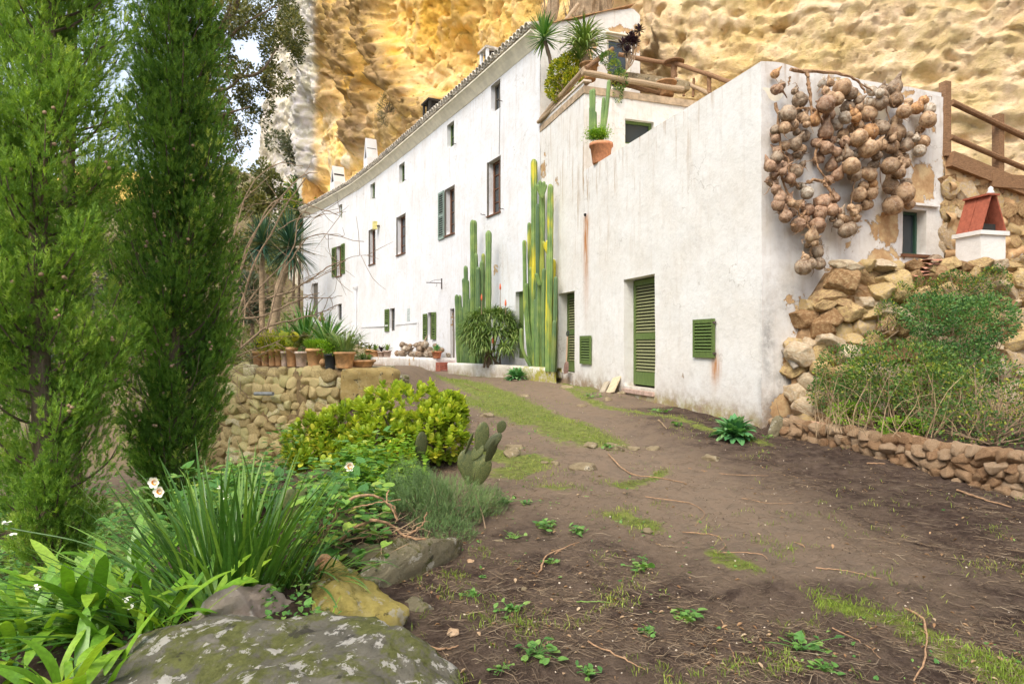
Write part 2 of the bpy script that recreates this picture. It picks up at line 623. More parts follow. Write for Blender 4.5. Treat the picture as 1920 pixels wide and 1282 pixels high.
t.bump(g_, .9, .02)
M['bark'] = t.m
M['twig'] = simple('bare_branch', (.27, .19, .12), .85, .3, 20, bump=.3)
M['pale_trunk'] = simple('smooth_tan_trunk', (.29, .21, .13), .85, .3, 9, bump=.4)
M['dead_vine'] = simple('dead_vine', (.33, .20, .11), .85, .3, 30, bump=.3)
M['straw'] = simple('dry_straw', (.30, .21, .12), .9, .4, 9)
t = NT('litter_needle', .9, .1)
t.color(t.colors(t.attr('rnd'), [(0, (.07, .045, .03)), (.5, (.16, .11, .07)), (.85, (.26, .19, .12)), (1, (.38, .30, .20))]))
M['needle'] = t.m

def stone(name, stops, scale=7, bump=.8, spread=.5, dist=.03):
    t = NT(name, .92, .12)
    p = t.obj()
    r = t.rnd()
    off = t.node('ShaderNodeVectorMath', {0: p, 1: t.node('ShaderNodeCombineXYZ', {0: t.math('MULTIPLY', r, 37.0), 1: t.math('MULTIPLY', r, 91.0), 2: r}).outputs[0]}, operation='ADD').outputs[0]
    n = t.noise(off, scale, 7, .68)
    f = t.math('ADD', t.math('MULTIPLY', t.math('SUBTRACT', r, .5), spread), n)
    c = t.colors(f, stops)
    pits = t.ramp(t.vor(off, scale * 4), .0, .35)
    c = t.mix(t.math('MULTIPLY', t.math('SUBTRACT', 1.0, pits), .35), c, tuple(q * .45 for q in stops[0][1]))
    t.color(c)
    t.bump(pits, bump * .5, dist * .5)
    t.bump(t.noise(off, scale * 2.2, 8, .7), bump, dist)
    return t.m
M['stone_tan'] = stone('tan_limestone', [(.2, (.34, .19, .10)), (.42, (.50, .31, .17)), (.6, (.60, .41, .25)), (.85, (.66, .50, .34))], 8, 1.0, .4, .05)
M['stone_mix'] = stone('golden_limestone', [(.2, (.30, .17, .08)), (.4, (.50, .34, .18)), (.52, (.66, .49, .22)), (.66, (.56, .42, .28)), (.85, (.70, .60, .42))], 5, .9, .55, .05)
M['stone_wall'] = stone('lichened_wall_stone', [(.2, (.30, .22, .10)), (.42, (.50, .39, .19)), (.56, (.62, .48, .25)), (.66, (.44, .41, .16)), (.85, (.66, .56, .38))], 7, .9, .6)
M['mortar'] = simple('earth_mortar', (.30, .19, .10), .95, .35, 9, bump=.8)
M['mortar_dark'] = simple('dark_wall_joint', (.20, .14, .07), .95, .4, 9, bump=.9)

# cliff rock: pigment (iron yellow, grey weathering, brown crust) plus painted shade and highlights, from an attribute
t = NT('limestone_cliff', .95, .08)
p = t.pos()
c = t.attr('pig_shade', 'Color')
k = t.ramp(t.noise(p, 1.7, 8, .68), .3, .7, .82, 1.14)
c = t.mix(1.0, c, t.node('ShaderNodeCombineColor', {0: k, 1: k, 2: t.math('MULTIPLY', k, k)}).outputs[0], 'MULTIPLY')
pn = t.ramp(t.noise(t.vec(p, (1, 1, 1.6)), 4.5, 6, .7), .62, .72, 0, .16)
c = t.mix(pn, c, (.42, .28, .13))
spk = t.ramp(t.vor(p, 3.1), .0, .11, 1, 0)
c = t.mix(t.math('MULTIPLY', spk, .35), c, (.22, .14, .07))
t.color(c)
t.bump(t.noise(p, 2.1, 9, .75), .7, .16)
t.bump(t.ramp(t.vor(p, 3.1), .0, .22), .8, .14)
t.bump(t.ramp(t.vor(t.vec(p, (1, 1, 1.5)), 7.5), .0, .3), .5, .04)
t.bump(t.noise(t.vec(p, (1, 1, 2.0)), 9, 8, .78), .9, .07)
M['cliff'] = t.m

t = NT('soil_and_moss', .96, .12)
p = t.pos()
g = t.attr('green'); dk = t.attr('damp')
dry = t.colors(t.noise(p, 3.2, 9, .74), [(.25, (.15, .105, .070)), (.5, (.285, .21, .145)), (.75, (.41, .325, .235))])
wet = t.colors(t.noise(p, 9, 7, .7), [(.25, (.030, .020, .014)), (.5, (.075, .050, .037)), (.75, (.15, .108, .083))])
f_ = t.math('ADD', dk, t.ramp(t.noise(p, 3.2, 7, .72), .3, .7, -.38, .38), True)
c = t.mix(f_, dry, wet)
lit = t.ramp(t.noise(p, 34, 5, .7), .64, .72, 0, .55)
c = t.mix(lit, c, (.30, .23, .16))
gcol = t.colors(t.noise(p, 12, 7, .7), [(.3, (.075, .095, .02)), (.5, (.18, .22, .045)), (.7, (.30, .32, .08))])
gm = t.ramp(t.math('ADD', g, t.math('SUBTRACT', t.noise(p, 6, 8, .75), .5)), .40, .62, 0, .9)
c = t.mix(gm, c, gcol)
t.color(c)
t.bump(t.noise(p, 5, 9, .75), .9, .07)
t.bump(t.noise(p, 38, 7, .8), 1.0, .022)
M['ground'] = t.m

def boulder(name, base, moss, lich, mossamt=.5, lsc=9, lth=.57):
    t = NT(name, .93, .15)
    p = t.obj()
    c = t.colors(t.noise(p, 5, 8, .7), [(.25, base[0]), (.5, base[1]), (.75, base[2])])
    m = t.ramp(t.noise(p, 4.2, 9, .72, .3), mossamt, mossamt + .09)
    mc = t.colors(t.noise(p, 30, 6, .7), [(.3, tuple(q * .5 for q in moss)), (.65, moss)])
    c = t.mix(m, c, mc)
    l = t.ramp(t.noise(t.vec(p, (1, 1, 1)), lsc, 9, .70, .25), lth, lth + .03, 0, .9)
    c = t.mix(l, c, lich)
    d = t.ramp(t.noise(p, 8, 6, .6, .4), .60, .66, 0, .8)
    c = t.mix(d, c, (.055, .05, .04))
    t.color(c)
    t.bump(l, .35, .008)
    t.bump(t.noise(p, 7, 9, .78), 1.0, .07)
    t.bump(t.noise(p, 45, 6, .8), 1.0, .02)
    return t.m
M['rock_lichen'] = boulder('lichened_boulder', [(.10, .095, .075), (.20, .185, .14), (.33, .30, .24)], (.20, .21, .07), (.60, .57, .50), .46, 12, .56)
M['rock_yellow'] = boulder('yellow_lichen_rock', [(.30, .23, .09), (.52, .42, .12), (.62, .52, .22)], (.28, .25, .06), (.55, .50, .36), .52)
M['rock_pale'] = boulder('pale_pink_rock', [(.34, .25, .19), (.50, .40, .33), (.66, .58, .52)], (.22, .16, .09), (.72, .66, .60), .62)
M['rock_slab'] = boulder('mossy_slab', [(.17, .14, .085), (.30, .26, .16), (.42, .37, .25)], (.17, .17, .05), (.54, .50, .40), .50)
M['rock_path'] = boulder('worn_path_rock', [(.24, .18, .11), (.38, .30, .18), (.50, .41, .27)], (.26, .20, .10), (.62, .54, .40), .62)

# leaves
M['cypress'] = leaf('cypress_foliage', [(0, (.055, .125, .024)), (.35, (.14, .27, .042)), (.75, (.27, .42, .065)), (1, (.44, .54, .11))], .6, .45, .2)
M['oak'] = leaf('holm_oak_foliage', [(0, (.06, .075, .02)), (.5, (.11, .125, .035)), (.85, (.19, .20, .06)), (1, (.30, .26, .09))], .5, .3)
M['scrub'] = leaf('hillside_scrub', [(0, (.07, .09, .03)), (.5, (.14, .155, .05)), (.9, (.25, .26, .08)), (1, (.33, .30, .13))], .7, .25)
M['scrub_grey'] = leaf('grey_green_scrub', [(0, (.05, .065, .04)), (.5, (.10, .12, .07)), (1, (.20, .20, .12))], .7, .25)
M['jade'] = leaf('jade_leaf', [(0, (.16, .27, .02)), (.35, (.32, .44, .04)), (.75, (.52, .60, .06)), (1, (.70, .66, .09))], .33, .35, .5)
M['strap'] = leaf('strap_leaf', [(0, (.09, .22, .02)), (.5, (.17, .36, .03)), (1, (.36, .52, .05))], .35, .35, .5)
M['narcissus'] = leaf('narcissus_leaf', [(0, (.045, .125, .018)), (.6, (.085, .20, .028)), (1, (.20, .33, .045))], .38, .3, .5)
M['ivy'] = leaf('ivy_leaf', [(0, (.055, .16, .035)), (.5, (.11, .27, .055)), (.85, (.24, .40, .06)), (1, (.42, .50, .10))], .4, .3, .4)
M['rosemary'] = leaf('rosemary_needle', [(0, (.08, .14, .045)), (.5, (.15, .25, .085)), (1, (.28, .38, .14))], .6, .25)
M['grass'] = leaf('short_grass', [(0, (.12, .19, .02)), (.5, (.24, .34, .04)), (1, (.42, .46, .10))], .6, .4)
M['weed'] = leaf('weed_leaf', [(0, (.06, .17, .04)), (.5, (.13, .30, .06)), (1, (.26, .40, .10))], .5, .35)
M['shrub'] = leaf('shrub_leaf', [(0, (.055, .12, .035)), (.5, (.11, .22, .05)), (.8, (.22, .31, .06)), (1, (.46, .46, .06))], .5, .35)
M['shrub_dark'] = leaf('dark_shrub_leaf', [(0, (.05, .13, .04)), (.5, (.09, .22, .06)), (1, (.20, .34, .09))], .5, .3)
M['aloe'] = leaf('aloe_leaf', [(0, (.09, .17, .04)), (.5, (.19, .30, .07)), (1, (.34, .42, .13))], .4, .15)
M['yucca'] = leaf('dark_sword_leaf', [(0, (.02, .065, .045)), (.5, (.045, .12, .08)), (.9, (.10, .19, .10)), (1, (.24, .24, .11))], .45, .15)
M['yucca_green'] = leaf('green_sword_leaf', [(0, (.05, .15, .03)), (.5, (.10, .25, .05)), (1, (.24, .38, .09))], .4, .2)
M['mullein'] = leaf('mullein_leaf', [(0, (.06, .20, .07)), (.6, (.12, .32, .11)), (1, (.24, .42, .16))], .6, .25)
M['yellow_leaf'] = leaf('yellow_green_leaf', [(0, (.12, .18, .02)), (.5, (.32, .38, .03)), (1, (.62, .55, .04))], .5, .35)
M['herb'] = leaf('bright_herb', [(0, (.12, .25, .02)), (.6, (.22, .42, .03)), (1, (.40, .55, .06))], .5, .4)
M['dark_leaf'] = leaf('purple_black_leaf', [(0, (.025, .012, .02)), (1, (.07, .035, .05))], .4, .1)
M['dry_leaf'] = leaf('dead_leaf', [(0, (.16, .08, .035)), (.5, (.34, .20, .10)), (1, (.52, .40, .26))], .8, .2)
M['flower_white'] = simple('white_petal', (.85, .84, .70), .6, .05)
M['flower_orange'] = simple('orange_petal', (.75, .30, .02), .6, .1)
M['aloe_flower'] = simple('coral_flower', (.72, .16, .07), .6, .2, 20)

t = NT('column_cactus_skin', .45, .35)
p = t.pos()
yl = t.attr('yel')
c = t.colors(t.noise(p, 3, 5, .6), [(.3, (.08, .16, .05)), (.55, (.16, .26, .07)), (.75, (.27, .36, .10))])
c = t.mix(t.math('MULTIPLY', t.attr('blue'), .7), c, (.035, .085, .06))
ym = t.math('MULTIPLY', t.ramp(t.noise(t.vec(p, (2.2, 2.2, .45)), 1.5, 3), .46, .60), yl, True)
c = t.mix(ym, c, (.60, .52, .03))
rb = t.attr('rib')
c = t.mix(t.ramp(rb, .75, 1, 0, .45), c, (.38, .38, .17))
t.color(c)
M['cactus'] = t.m
t = NT('prickly_pear_skin', .5, .35)
p = t.obj()
c = t.colors(t.noise(p, 9, 4), [(.3, (.030, .040, .013)), (.6, (.058, .065, .020)), (.8, (.10, .085, .028))])
dts = t.ramp(t.vor(p, 42), .12, .22, 1, 0)
c = t.mix(t.math('MULTIPLY', dts, .8), c, (.30, .26, .13))
q_ = t.ramp(t.rnd(), 0, 1, .8, 2.1)
c = t.mix(1.0, c, t.node('ShaderNodeCombineColor', {0: q_, 1: q_, 2: q_}).outputs[0], 'MULTIPLY')
t.color(c)
t.bump(dts, .5, .004)
M['pear'] = t.m
t = NT('dried_gourd_skin', .65, .3)
p = t.obj()
r = t.rnd()
off = t.node('ShaderNodeVectorMath', {0: p, 1: t.node('ShaderNodeCombineXYZ', {0: t.math('MULTIPLY', r, 31.0), 1: t.math('MULTIPLY', r, 77.0), 2: r}).outputs[0]}, operation='ADD').outputs[0]
n = t.noise(off, 1.6, 8, .7)
oc = t.node('ShaderNodeObjectInfo').outputs['Color']
c = t.mix(t.ramp(n, .38, .62), oc, t.mix(1.0, oc, (.42, .34, .28), 'MULTIPLY'))
c = t.mix(t.ramp(t.noise(off, 5, 7, .75), .52, .66, 0, .65), c, (.42, .37, .30))
c = t.mix(t.ramp(t.noise(off, 9, 5, .7), .60, .70, 0, .7), c, (.10, .07, .05))
t.color(c)
t.bump(t.noise(off, 5, 6, .7), .35, .03)
M['gourd'] = t.m

# ------------------------------------------------------------------ plan of the place (metres)
def ann(px):                                    # annexe wall: line in plan, met by the sight line of a photograph column
    k = (px - 960) / FPX
    y = (3.59 + .325 * 9.2) / (k + .325)
    return np.array([k * y, y])
AN_C = np.array([3.59, 9.2])                    # its near corner
SIDE = np.array([1, .325]) / math.hypot(1, .325)       # direction of the walls that run back from it
ADIR = np.array([-.325, 1]) / math.hypot(1, .325)
_fp = [1013, 940, 850, 757, 703, 643, 570]
_fz = [17.8, 19.95, 23.4, 28.3, 32.2, 37.0, 42.0]
def fac(px):
    iz = np.interp(-px, [-q for q in _fp], [1 / q for q in _fz])
    y = 1 / iz
    return np.array([(px - 960) / FPX * y, y])
FBRK = [1013, 905, 790, 722, 668, 605, 570]
FPL = [fac(q) for q in FBRK]

def gz(x, y):
    """height of the ground"""
    x = np.asarray(x, float); y = np.asarray(y, float)
    path = np.interp(y, [-5, 2.5, 3.5, 6, 8.7, 9.5, 12, 16, 22, 30, 60], [-.1, 0, .02, .15, .30, .40, .44, .60, .60, .62, .9])
    path = path + .05 * sstep(1.5, 3.5, x) * sstep(10, 13, y)
    # raised bed on the left of the path, near
    edge = np.interp(y, [0, 2.5, 3.2, 4, 5, 6.5, 9, 11], [-.3, -.45, -.7, -.72, -.35, -.3, -.75, -1.2])
    bed = sstep(0, .45, edge - x) * sstep(1.2, 1.9, y) * (1 - sstep(10.5, 11.3, y))
    z = path + bed * np.interp(y, [2, 3, 4, 5.5, 8, 11], [.22, .26, .14, .08, .0, -.1])
    # garden below, further left
    low = sstep(1.9, 4.2, -x + .0 * y) * (1 - sstep(11.45, 11.8, y + .496 * (x + 3.07)))
    z = z * (1 - low) + low * (-.85 - .05 * np.clip(-x - 4, 0, 8))
    # terrace behind the retaining wall
    ter = sstep(11.6, 11.9, y + .496 * (x + 3.07)) * sstep(1.6, 2.6, -x) * (1 - sstep(16, 21, y)) * (1 - sstep(6.6, 8.5, -x))
    z = z * (1 - ter) + ter * 1.0
    # further left and beyond: the ravine floor and its far side
    far = sstep(6.5, 9, -x - .18 * y) * sstep(9, 13, y)
    z = z * (1 - far) + far * (-.6)
    z = z + .9 * sstep(26, 38, y) * sstep(4, 7, -x) * (1 - far)
    hill = sstep(13, 75, y - .30 * x * (x < 0) - 12) * sstep(-2, 14, -x - .18 * y)
    z = z + 21 * hill ** 1.25
    z = z + 9 * sstep(60, 200, y) + 14 * sstep(90, 300, np.abs(x))
    # raised bed on the right, behind the low wall
    lx = 3.75 + (8.95 - y) / 2.95 * 1.05
    rb = sstep(0.02, .10, (x - lx)) * (1 - sstep(9.3, 9.7, y - .12 * (x - 4))) * sstep(1, 3.5, y)
    z = z * (1 - rb) + rb * (.50 + .10 * sstep(.1, 2.5, x - lx))
    return z

# ------------------------------------------------------------------ ground
def green_mask(x, y):
    """patches of moss and short grass on the path"""
    def blob(pts, w):
        d = np.full(len(x), 99.0)
        for (a, b) in zip(pts[:-1], pts[1:]):
            a = np.array(a); b = np.array(b)
            t_ = np.clip(((x - a[0]) * (b - a)[0] + (y - a[1]) * (b - a)[1]) / ((b - a) @ (b - a)), 0, 1)
            d = np.minimum(d, np.hypot(x - a[0] - t_ * (b - a)[0], y - a[1] - t_ * (b - a)[1]))
        return np.clip(1 - d / w, 0, 1)
    def g(px, py):
        d = 10.0
        for _ in range(12):
            X = (px - 960) / FPX * d
            d = .5 * d + .5 * FPX * (CAMZ - float(gz(X, d))) / (py - HZ)
        return ((px - 960) / FPX * d, d)
    r = np.maximum(1.05 * blob([g(845, 712), g(920, 735), g(990, 775), g(1060, 800), g(1110, 825)], .85), 0)
    r = np.maximum(r, .85 * blob([g(860, 745), g(930, 765), g(1000, 790)], .8))
    r = np.maximum(r, .9 * blob([g(930, 850), g(1000, 865), g(960, 880)], .55))
    r = np.maximum(r, .75 * blob([g(1060, 725), g(1130, 760), g(1250, 785), g(1330, 805), g(1440, 832)], .32))
    r = np.maximum(r, .7 * blob([g(860, 702), g(1050, 712), g(1110, 735)], .7))
    r = np.maximum(r, .62 * blob([g(1010, 905), g(1060, 915)], .3))
    for q in [((1165, 965), (1210, 985), .20), ((1355, 1055), (1410, 1075), .12), ((1560, 1130), (1700, 1165), .13), ((1720, 1180), (1900, 1255), .16), ((1340, 1040), (1420, 1080), .1), ((1800, 1225), (1960, 1300), .16), ((1160, 905), (1240, 880), .15)]:
        r = np.maximum(r, .85 * blob([g(*q[0]), g(*q[1])], q[2] * 1.6))
    return r

nu, nd = 360, 350
uu = np.concatenate([np.linspace(-60, -1.5, 40)[:-1], np.linspace(-1.5, 1.15, nu), np.linspace(1.15, 50, 30)[1:]])
dd = 1.3 * np.exp(np.linspace(0, math.log(700 / 1.3), nd))
dd = np.concatenate([[-60, -20, -6, -2, 0, .6, 1.0], dd])
U, D = np.meshgrid(uu, dd)
X = U * np.maximum(np.abs(D), 1.0)
Y = D.copy()
x, y = X.ravel(), Y.ravel()
q2 = np.stack([x, y, 0 * x], 1)
z = gz(x, y)
near = 1 - sstep(25, 60, y)
rough = fbm(q2 * .9, 4, 3) * .05 + fbm(q2 * 5, 4, 8, .6) * .024 + fbm(q2 * 22, 2, 9, .6) * .008 * (y < 9)
z = z + rough * near + (1 - near) * fbm(q2 * .09, 5, 5, .55) * 1.6
z = z - .05 * np.exp(-((x - np.interp(y, [2, 6, 9, 14], [.9, 1.3, 1.7, .9])) / .35) ** 2) * (y > 1.5) * (y < 16)
gm_ = green_mask(x, y)
damp = .25 + .75 * sstep(.8, 2.4, x - np.interp(y, [3, 9], [1.5, .6])) * (y < 11.5) + .55 * (1 - sstep(4.2, 6.2, y + .55 * x)) * (x < 3)
damp = damp * (1 - .55 * np.exp(-((x - np.interp(y, [3, 6, 9], [2.1, 1.6, .8])) / .75) ** 2) * (y > 4) )
damp = damp + .35 * (x < -.6) * (y < 10)
gm_ = np.maximum(gm_, .5 * sstep(-1.6, -3, x) * (y < 11))
gm_ = np.maximum(gm_, .45 * (x < -6) * (y > 13))
nc = len(uu)
ii = np.arange(len(dd) - 1)[:, None] * nc + np.arange(nc - 1)[None]
ff = np.stack([ii, ii + 1, ii + nc + 1, ii + nc], 2).reshape(-1, 4)
ground = mk('ground', np.stack([x, y, z], 1), ff, M['ground'], None, True, {'green': gm_, 'damp': damp}, kind='structure')
def rough_at(x, y):
    q = np.stack([x, y, 0 * x], 1)
    return (fbm(q * .9, 4, 3) * .05 + fbm(q * 5, 4, 8, .6) * .024 + fbm(q * 22, 2, 9, .6) * .008 * (y < 9)) - .05 * np.exp(-((x - np.interp(y, [2, 6, 9, 14], [.9, 1.3, 1.7, .9])) / .35) ** 2) * (y > 1.5) * (y < 16)
def on(px, py):
    """point of the ground under a photograph pixel"""
    d = 8.0
    for _ in range(25):
        d = .5 * d + .5 * FPX * (CAMZ - float(gz((px - 960) / FPX * d, d))) / (py - HZ)
    X_ = (px - 960) / FPX * d
    return np.array([X_, d, float(gz(X_, d)) + float(rough_at(np.array([X_]), np.array([d]))[0])])

# ------------------------------------------------------------------ cliff
CL = np.array([(-27, 66), (-21.5, 58), (-17.8, 53), (-14.6, 46.2), (-10.8, 41), (-6.2, 35.2), (-3.0, 30.3), (-.1, 26.2), (2.4, 22.6), (4.3, 20.5), (6.8, 18), (9.5, 15.6), (11.8, 13.6), (14.2, 10.5), (16, 5.5), (17, -2)], float)
seg = np.r_[0, np.cumsum(np.linalg.norm(np.diff(CL, axis=0), axis=1))]
def cliff_piece(name, s0, s1, n, m, z1f):
    S = np.linspace(s0, s1, n)
    cx = np.interp(S, seg, CL[:, 0]); cy = np.interp(S, seg, CL[:, 1])
    kk = 25
    ker = np.ones(kk) / kk
    cxs = np.convolve(np.pad(cx, kk // 2, mode='edge'), ker, 'valid'); cys = np.convolve(np.pad(cy, kk // 2, mode='edge'), ker, 'valid')
    tx, ty = np.gradient(cxs), np.gradient(cys)
    ln = np.hypot(tx, ty)
    nx, ny = ty / ln, -tx / ln                    # towards the camera side
    nx, ny = (nx, ny)
    V = np.linspace(0, 1, m)
    SS, VV = np.meshgrid(S, V)
    top = z1f(S)
    ZZ = -1.5 + VV * (top[None] + 1.5)
    NX, NY = np.broadcast_to(nx, SS.shape), np.broadcast_to(ny, SS.shape)
    s_, z_ = SS.ravel(), ZZ.ravel()
    q = np.stack([s_, z_, 0 * s_], 1)
    # photograph column of each point
    pxc = 960 + FPX * np.broadcast_to(cxs / cys, SS.shape).ravel()
    hgt = HZ - FPX * (z_ - CAMZ) / np.broadcast_to(cys, SS.shape).ravel()
    o = .10 * np.clip(z_ - 8, 0, None) * sstep(590, 700, pxc)
    def ridge(x0, slant, w, y0=0, y1=400, soft=60):
        cx_ = x0 + slant * hgt
        wv = w * (1 + .35 * vn(np.stack([hgt * .02, 0 * hgt, 0 * hgt + x0], 1), 5))
        return np.exp(-((pxc - cx_) / wv) ** 2) * sstep(y0 - soft, y0, hgt) * (1 - sstep(y1, y1 + soft, hgt))
    wn1 = fbm(np.stack([pxc * .02, hgt * .02, 0 * hgt], 1), 4, 11) ; wn2 = fbm(np.stack([pxc * .02, hgt * .02, 0 * hgt + 9], 1), 4, 12)
    def cap(pts, w, a=1.0):
        d = np.full(len(pxc), 1e9)
        X_, Y_ = pxc + 11 * wn1, hgt + 14 * wn2
        for (x0, y0), (x1, y1) in zip(pts[:-1], pts[1:]):
            t_ = np.clip(((X_ - x0) * (x1 - x0) + (Y_ - y0) * (y1 - y0)) / ((x1 - x0) ** 2 + (y1 - y0) ** 2 + 1e-6), 0, 1)
            d = np.minimum(d, np.hypot(X_ - x0 - t_ * (x1 - x0), (Y_ - y0 - t_ * (y1 - y0)) * .6))
        return a * sstep(w * 1.7, w * .5, d)
    pil = cap([(602, -400), (603, 100), (600, 330)], 13)
    crust = np.maximum.reduce([cap([(640, -400), (655, 40), (632, 170)], 20), cap([(700, -400), (703, 60), (714, 150), (702, 270)], 15), cap([(748, -400), (758, 60), (786, 140), (838, 235)], 19), cap([(722, 245), (790, 262), (850, 232)], 24, .7), cap([(815, 150), (830, 215)], 10, .6), cap([(606, 200), (618, 340)], 10, .7), cap([(1235, -60), (1260, 110)], 14, .25)])
    big = fbm(q * np.array([.22, .22, 1]), 3, 21)
    med = fbm(q * np.array([.75, .95, 1]), 4, 31, .55)
    rdg = 1 - 2.2 * np.abs(fbm(q * np.array([.55, .9, 1]) + .3 * med[:, None], 5, 33, .58))
    rdf = 1 - 2.2 * np.abs(fbm(q * np.array([1.9, 2.9, 1]) + .4 * med[:, None], 4, 35, .62))
    fine = fbm(q * np.array([2.6, 3.2, 1]), 4, 41, .6)
    wd, _, _ = worley(q * np.array([.55, .75, 1]) + .35 * np.stack([med, fine, 0 * med], 1), 51)
    wd2, _, wr = worley(q * np.array([1.5, 2.0, 1]) + .4 * np.stack([med, med, 0 * med], 1), 61)
    wd3, _, wr3 = worley(q * np.array([.9, 1.2, 1]) + 3 + .3 * np.stack([fine, med, 0 * med], 1), 71)
    flow = np.exp(-((pxc - 1000) / 420) ** 2)
    smoothr = sstep(1180, 1500, pxc)              # calmer bedded rock to the right
    o = o + big * .9 * (1 - .6 * smoothr) + med * .10 * (1 - .6 * smoothr) + rdg * .17 * (1 - .7 * smoothr) + rdf * .06 * (1 - .5 * smoothr)
    o = o + 1.15 * crust + .8 * pil + fine * (.10 + .34 * np.clip(crust, 0, 1)) + fbm(q * np.array([7, 8, 1]), 3, 43, .6) * .05
    o = o - .26 * sstep(.5, .1, wd) * (1 - np.clip(crust, 0, 1)) * (1 - .92 * smoothr)
    o = o - .24 * sstep(.34, .16, wd2) * (wr > .45) * (1 - .35 * smoothr)
    wd4, _, wr4 = worley(q * np.array([4.2, 5.5, 1]) + .5 * fine[:, None], 66)
    o = o - .10 * sstep(.34, .14, wd4) * (wr4 > .5)
    o = o - .5 * sstep(.22, .08, wd3) * (wr3 > .55)
    o = o - .9 * np.exp(-((pxc - 668) / 22) ** 2 - ((hgt - 190) / 110) ** 2)
    bed = fbm(np.stack([s_ * .3, z_ * 3.6 + s_ * .9, 0 * s_], 1), 4, 81, .6)
    o = o + bed * .10 * smoothr + .05 * fbm(np.stack([s_ * 2.2 + z_ * 1.1, z_ * 7 + s_ * 2.4, 0 * s_], 1), 3, 83, .6) * smoothr + .05 * (1 - 2.2 * np.abs(fbm(np.stack([s_ * 1.4 + z_ * .7, z_ * 5.0 + s_ * 1.8, 0 * s_], 1), 4, 85, .6))) * smoothr
    Xc = (np.broadcast_to(cxs, SS.shape).ravel() + NX.ravel() * o)
    Yc = (np.broadcast_to(cys, SS.shape).ravel() + NY.ravel() * o)
    zz = z_ + .12 * fine
    pxc = 960 + FPX * Xc / Yc
    # pigment, with an amber shadow, shaded hollows and bright crests painted in
    yel = np.array([.90, .61, .20]); crm = np.array([.88, .66, .38]); brn = np.array([.36, .235, .11]); gry = np.array([.50, .48, .45]); wht = np.array([.76, .71, .62]); pnk = np.array([.80, .64, .44]); amb = np.array([.85, .46, .06])
    def mixc(a, b, f):
        return a * (1 - f[:, None]) + b * f[:, None]
    col = np.tile(crm, (len(s_), 1))
    col = mixc(col, np.array([.92, .62, .24]), .75 * sstep(1120, 860, pxc))
    zone = sstep(1300, 900, pxc)
    f = sstep(-.1, .5, fbm(q * .35, 4, 91) + .25 * zone)
    col = mixc(col, yel, np.clip(f * .8 * (1 - .35 * smoothr), 0, 1))
    f = np.exp(-((pxc - 815) / 55) ** 2 - ((hgt - 25) / 80) ** 2) + .9 * np.exp(-((pxc - 664) / 26) ** 2 - ((hgt - 165) / 45) ** 2) + .9 * np.exp(-((pxc - 735) / 18) ** 2 - ((hgt - 130) / 60) ** 2) + .35 * np.exp(-((pxc - 900) / 120) ** 2 - ((hgt - 60) / 90) ** 2)  # first blob paints an amber shadow high on the rock; alcoves get amber too
    col = mixc(col, amb, np.clip(f, 0, .8))
    col = mixc(col, pnk, .6 * smoothr * sstep(0, .5, fbm(q * .5, 3, 95)))
    col = mixc(col, wht, .75 * np.exp(-((pxc - 660) / 70) ** 2) * sstep(-.1, .6, med) * sstep(150, 280, hgt))
    cr = np.clip(crust * 1.15 * sstep(-.75, .1, fine + .4 * med) - .04, 0, .92)
    col = mixc(col, brn, cr)
    col = mixc(col, wht, .75 * pil * sstep(-.2, .5, fbm(q * np.array([1.2, .3, 1]), 3, 97)))
    g_ = sstep(600, 582, pxc + 8 * med)
    stg = sstep(-.25, .45, fbm(q * np.array([.7, .16, 1]), 4, 99))
    greyc = gry * (1 - stg[:, None]) + wht * stg[:, None]
    col = mixc(col, greyc, g_ * .95)
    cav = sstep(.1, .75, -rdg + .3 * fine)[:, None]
    col = col * (1 - .14 * cav * (1 - cr[:, None])) + np.array([.62, .34, .08]) * (.14 * cav * (1 - cr[:, None]))  # hollows between ridges darkened: shade painted over the pigment
    col = mixc(col, np.array([.92, .77, .54]), .22 * sstep(.35, .9, rdg + .25 * fine) * (1 - np.clip(crust, 0, 1)))  # ridge crests lightened: highlight painted into the rock colour
    stn = np.exp(-((pxc - 1265) / 22) ** 2 - ((hgt - 95) / 34) ** 2)
    col = mixc(col, np.array([.36, .26, .15]), .55 * stn * sstep(-.3, .5, fine))
    v = np.stack([Xc, Yc, zz], 1)
    ii = np.arange(m - 1)[:, None] * n + np.arange(n - 1)[None]
    f = np.stack([ii, ii + n, ii + n + 1, ii + 1], 2).reshape(-1, 4)
    return mk(name, v, f, M['cliff'], None, True, {'pig_shade': col}, kind='structure')
cl_top = lambda S: np.interp(S, [0, 6, 10, 14, 24, 40, 60, 85], [15, 22, 34, 38, 34, 24, 17, 15])
cliff_piece('cliff', 0, seg[-1], 980, 285, cl_top)

# ------------------------------------------------------------------ the farmhouse
house = thing('farmhouse', 'long white lime-washed farmhouse with a flat-roofed annexe, built under the yellow cliff', 'house', (3.59, 9.2, .3))

def hz_(py, y):
    return CAMZ + (HZ - py) / FPX * y

def wobble(v, amp=.012, sc_=1.1):
    return v + amp * np.stack([fbm(v * sc_, 3, 301), fbm(v * sc_, 3, 302), 0 * v[:, 0]], 1)

